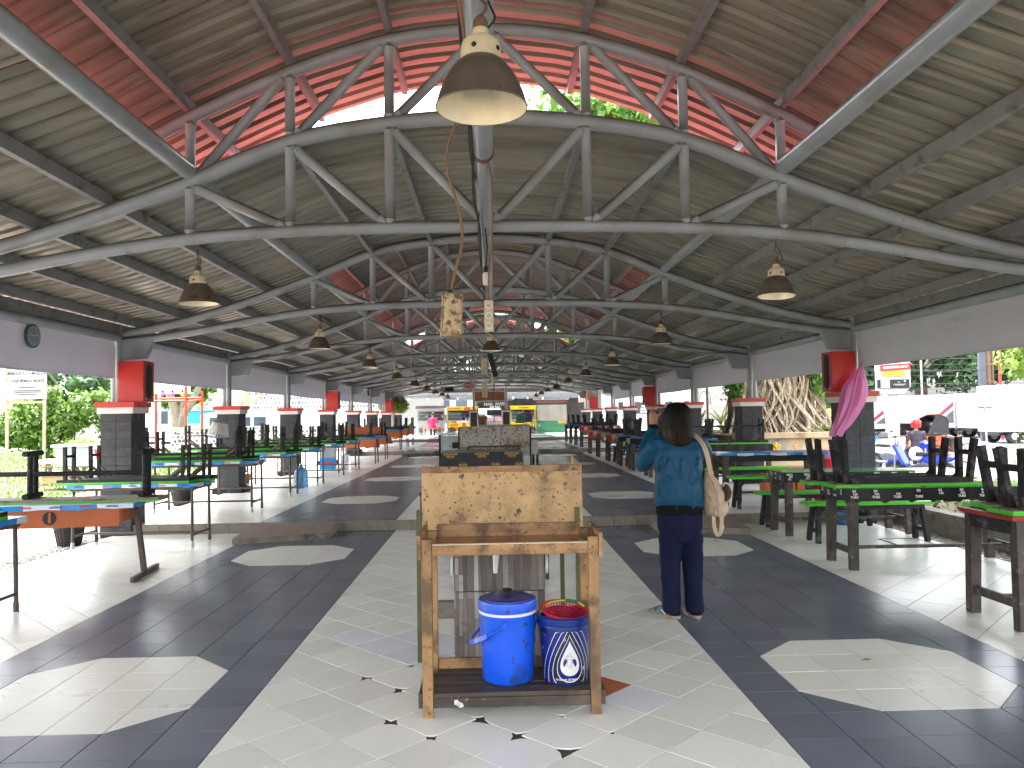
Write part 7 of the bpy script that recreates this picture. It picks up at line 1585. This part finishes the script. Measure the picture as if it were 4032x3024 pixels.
def cart(name, x, y, w, label, kind):
    t = thing(name, label, 'food cart', (x,y,.39)); m_st = m_zinc
    fm = m_st if kind == 'steel' else m_yellowp
    mk('base', MB().box(-w/2,w/2,-.35,.35,.25,.92), fm, t, bevel=.01); mk('counter', MB().box(-w/2-.04,w/2+.04,-.42,.40,.921,.955), m_galv, t)
    for sx in (-1,1):
        for sy in (-1,1): mk('post', MB().box(sx*(w/2-.02)-.02,sx*(w/2-.02)+.02,sy*.33-.02,sy*.33+.02,.956,1.72), fm, t)
    for z in (1.15,1.38): mk('shelf', MB().box(-w/2+.05,w/2-.05,.0,.30,z,z+.02), m_galv, t)
    mk('back_panel', MB().box(-w/2+.045,w/2-.045,.32,.335,.956,1.70), m_dk if kind != 'steel' else M('steel_back',(0.12,0.16,0.14),0.4,0.4,4), t)
    mk('glass', MB().box(-w/2+.045,-.05,-.335,-.330,.96,1.5), m_glass, t)
    for i in range(7):
        a = rnd.uniform(-w/2+.12,w/2-.12); z = rnd.choice((.956,1.171,1.401)); r = rnd.uniform(.04,.08); mk('jar', MB().lathe([(.001,0),(r,0),(r,.13),(r*.6,.16),(.001,.16)], 12, (a, .15, z)), rnd.choice((m_film_blue, m_print_w, m_red, m_green, m_basket, m_rust)), t, 45)
    for wx in (-w/2+.28, w/2-.28):
        wm = mk('wheel', spoked(MB(), (wx,-.40,.24), .21, .03), m_tyre, t); mk('hub', MB().tube([(wx,-.42,.24),(wx,-.38,.24)], .14, 14), m_slate, wm, 40)
    if kind == 'steel':
        q = MB()
        for i in range(16): x0 = -w/2-.12+i*(w+.24)/16; q.add([(x0,-.55,1.74),(x0+.05,-.55,1.79),(x0+(w+.24)/16,-.55,1.74),(x0,.45,1.95),(x0+.05,.45,2.0),(x0+(w+.24)/16,.45,1.95)], [(0,1,4,3),(1,2,5,4)])
        mk('roof', q, M('brown_roofing',(0.09,0.045,0.04),0.7,0.3,5), t); mk('fascia', MB().box(-w/2,w/2,-.37,-.355,1.58,1.73), m_galv, t); mk('pan', MB().tube([(w/2-.35,-.43,.62),(w/2-.35,-.45,.62)], .12, 14), m_galv, t, 40)
    else:
        fs_ = mk('fascia', MB().box(-w/2-.02,w/2+.02,-.40,-.38,1.62,1.86), m_sgny, t); mk('roof', MB().box(-w/2-.05,w/2+.05,-.379,.45,1.861,1.89), m_sgny, t)
        mk('sign_panel', MB().box(-w/2,w/2,-.372,-.354,.22,.90), m_sgny, t)
    t.scale = (1, 1, .88)
    return t
m_sgny = M('sign_yellow', (0.62,0.47,0.015), 0.4, 0.04, 4); m_sgnr = M('sign_red_ink', (0.60,0.04,0.02), 0.4, 0.04, 4)
c1 = cart('food_cart', -3.68, 46.6, 1.62, 'steel and glass food cart with brown roof behind the person in pink', 'steel')
c2 = cart('food_cart', -1.78, 46.4, 1.85, 'yellow food cart lettered AYAM KREMES', 'yellow'); c3 = cart('food_cart', 1.85, 46.6, 1.5, 'yellow framed food cart with a cyan pail', 'yellow')
text('AYAM KREMES', .15, m_sgnr, c2, (-.50,-.405,1.74), bold=.006, sx=.8); mk('stamp', MB().box(.12,.48,-.408,-.4005,1.65,1.83), m_sgnr, c2); text('& GEP', .17, m_sgnr, c2, (.78,-.405,1.74), bold=.006, sx=.8)
for tx, x, z, s_ in (('AYAM',-.50,.80,.16),('KREMES',-.50,.63,.16),('SARANG',-.50,.45,.15),('SIWU',-.45,.30,.13),('8',.10,.60,.50),('AYAM',.62,.74,.19),('GEP',.62,.42,.17)): text(tx, s_, m_sgnr, c2, (x,-.375,z), bold=.008 if tx != '8' else .02, sx=.85)
mk('side_sheet', MB().box(-.35,.50,-.378,-.3725,.80,.93), m_print_w, c2); mk('print', MB().box(-.25,.35,-.408,-.4005,1.70,1.78), m_sgnr, c3)
pl_ = thing('pail', 'cyan plastic pail on the yellow framed cart', 'pail', (2.22, 46.3, 1.232)); mk('body', MB().lathe([(.001,0),(.13,0),(.17,.32),(.18,.33),(.16,.33),(.001,.05)], 18), M('cyan_plastic',(0.02,0.36,0.62),0.4,0.05,4), pl_, 45)
sl = thing('food_stall', 'white and black stall lettered NASI LIWET between the end posts', 'stall', (.05, 49.0, .39)); mk('counter', MB().box(-1.0,.95,-.4,.4,0,1.0), m_signw, sl); mk('board', MB().box(-1.0,.95,-.42,-.40,1.55,1.98), m_dk, sl); text('NASI LIWET', .25, m_print_w, sl, (.1,-.425,1.80), bold=.006); mk('price_strip', MB().box(-.2,.45,-.426,-.421,1.58,1.68), m_print_w, sl)
for x in (-.96,.91): mk('post', MB().box(x-.04,x+.04,-.38,-.30,1.001,2.0), m_signw, sl)
mk('awning', MB().prism([(-.9,2.02),(.35,2.12),(.35,2.16),(-.9,2.06)], -1.2, 1.25, 'x'), m_signw, sl); mk('cloth', MB().box(-1.0,.95,-.45,-.41,.72,1.005), M('pink_cloth',(0.75,0.42,0.50),0.7,0.1,5), sl); mk('dark_front', MB().box(-.35,.85,-.43,-.4005,1.08,1.45), m_black, sl)
s4 = thing('shuttered_stall', 'closed stall with a grey tarpaulin over a green counter', 'stall', (3.68, 48.0, .39)); mk('counter', MB().box(-.95,.9,-.4,.4,0,.78), M('stall_green',(0.05,0.24,0.12),0.5,0.1,4), s4); mk('roof', MB().box(-1.1,1.05,-.6,.6,2.02,2.07), m_signw, s4); mk('fascia', MB().box(-.98,.95,-.5,-.45,1.82,2.015), M('stall_brown',(0.17,0.06,0.04),0.6,0.15,4), s4)
q = MB(); n = 16; vs = [(-.93+1.84*i/n, -.46-.02*math.sin(i*1.3)-(.05*math.sin(i*.9) if j == 0 else 0), .72+.98*j) for j in (0,1) for i in range(n+1)]; q.add(vs, [(i, i+1, n+2+i, n+1+i) for i in range(n)]); mk('tarpaulin', q, M('grey_tarp',(0.34,0.32,0.285),0.8,0.12,4), s4, 60); text('G', .22, m_print_w, s4, (-.78,-.405,.45)); mk('stripe', MB().box(.38,.9,-.41,-.4005,.55,.74), m_yellowp, s4)
mk('upper_window', MB().box(-.9,.9,-.455,-.445,1.70,1.815), bpy.data.materials['window_pane'], s4)
# person in pink at a small table
figure('person', 'person in a bright pink top seated at the steel food cart', (-3.35, 43.6, .39), .1, (0.75,0.02,0.14), (0.04,0.04,0.05), pose='sit')
gd = thing('guest_table', 'long grey table in front of the person in pink', 'table', (-3.4, 44.2, .39)); mk('tabletop', MB().box(-.95,.95,-.3,.3,.72,.75), m_zinc, gd); 
for sx in (-.85,.85):
    for y in (-.25,.25): mk('leg', MB().box(sx-.02,sx+.02,y-.02,y+.02,0,.72), m_galv, gd)
gb2 = thing('guest_bench', 'orange topped bench under the person in pink', 'bench', (-3.35, 43.55, .39)); mk('seat', MB().box(-.6,.6,-.14,.14,.40,.44), m_becak_o, gb2)
for sx in (-.5,.5): mk('leg', MB().box(sx-.02,sx+.02,-.1,.1,0,.40), m_galv, gb2)
figure('person', 'person in black leaning behind the right hand tables', (4.62, 24.9, -.02), 1.2, (0.02,0.02,0.022), (0.03,0.03,0.03), pose='sit')
# plastic chairs, crates and clutter at the end of the row
def chair(x, y, z, rz, mt, label, tilt=0):
    t = thing('plastic_chair', label, 'chair', (x,y,z), rz); mk('seat', MB().box(-.22,.22,-.22,.22,.40,.43), mt, t, bevel=.01); mk('backrest', MB().prism([(-.22,.43),(.22,.43),(.19,.82),(-.19,.82)], .19, .22, 'y'), mt, t, bevel=.01)
    for sx in (-1,1):
        for sy in (-1,1): mk('leg', MB().beam((sx*.19,sy*.19,.40),(sx*.23,sy*.23,0),.035,.035), mt, t)
    t.rotation_euler = (tilt, 0, rz); return t
m_pgreen = M('chair_green',(0.02,0.20,0.06),0.4,0.08,4); m_ppurple = M('chair_purple',(0.17,0.06,0.40),0.4,0.08,4)
ch = chair(1.15, 36.0, 1.46, .4, m_pgreen, 'green plastic chair laid on the tables near the end posts', 1.9); mk('emblem', MB().tube([(0,.223,.62),(0,.228,.62)], .11, 18), m_yellowp, ch, 40)
chair(1.75, 36.6, .75, 2.8, m_ppurple, 'purple plastic chair beside the green one')
et = thing('end_table', 'low blue topped table crowded with chairs near the end posts', 'table', (.55, 36.2, .26)); mk('tabletop', MB().box(-1.2,1.2,-.35,.35,.72,.75), m_bluep, et); mk('rail', MB().box(-1.2,1.2,-.37,-.351,.76,.80), m_yellowp, et)
for sx in (-1.1,1.1):
    for y in (-.3,.3): mk('leg', MB().box(sx-.025,sx+.025,y-.025,y+.025,0,.72), m_blackwood, et)
wc = thing('wire_crate', 'white wire crate on the end table', 'crate', (-.05, 36.2, 1.01)); q = MB()
for i in range(7): q.box(-.25+i*.08,-.235+i*.08,-.15,-.14,0,.24)
q.box(-.26,.26,-.155,.155,.0,.02).box(-.26,.26,-.155,-.135,.225,.24).box(-.26,-.24,-.134,.155,.02,.24).box(.24,.26,-.134,.155,.02,.24); mk('wires', q, m_print_w, wc)
chair(-.45, 36.4, .99, 0, M('chair_brown',(0.22,0.10,0.05),0.5,0.1,4), 'brown chair upturned on the end table', PI*.98).location.z = 1.85
bn = thing('red_sign_banner', 'red and white printed menu banner under the far right eave', 'banner', (4.95, 36.6, 2.15)); mk('cloth', MB().box(-.01,.01,0,7.4,0,.62), M('menu_red',(0.42,0.07,0.05),0.6,0.5,1.5,spots=[((0.62,0.55,0.48),1.4,.52,.05)]), bn)
for k, (x, y) in enumerate(((-3.6,43.5),(-1.9,43.2),(1.2,43.4),(2.0,43.2),(2.9,44),(-4.6,43))):
    t = thing('bare_bulb', 'clear bulb on a short cord under the cross roof', 'bulb', (x, y, 2.44), 0, 'bulbs under the cross roof'); mk('globe', MB().sphere((0,0,0), .06, 10, 6, 1.3), m_print_w, t, 60); mk('cord', MB().tube([(0,0,.07),(0,0,.30)], .008, 5), m_cord_b, t)
fw = thing('framed_notice', 'white framed notice fixed at a far left column', 'notice', (-4.72, 36.2, 1.9)); mk('frame', MB().box(-.03,0,-.25,.25,0,.55), m_red, fw); mk('sheet', MB().box(.001,.006,-.22,.22,.03,.52), m_print_w, fw)
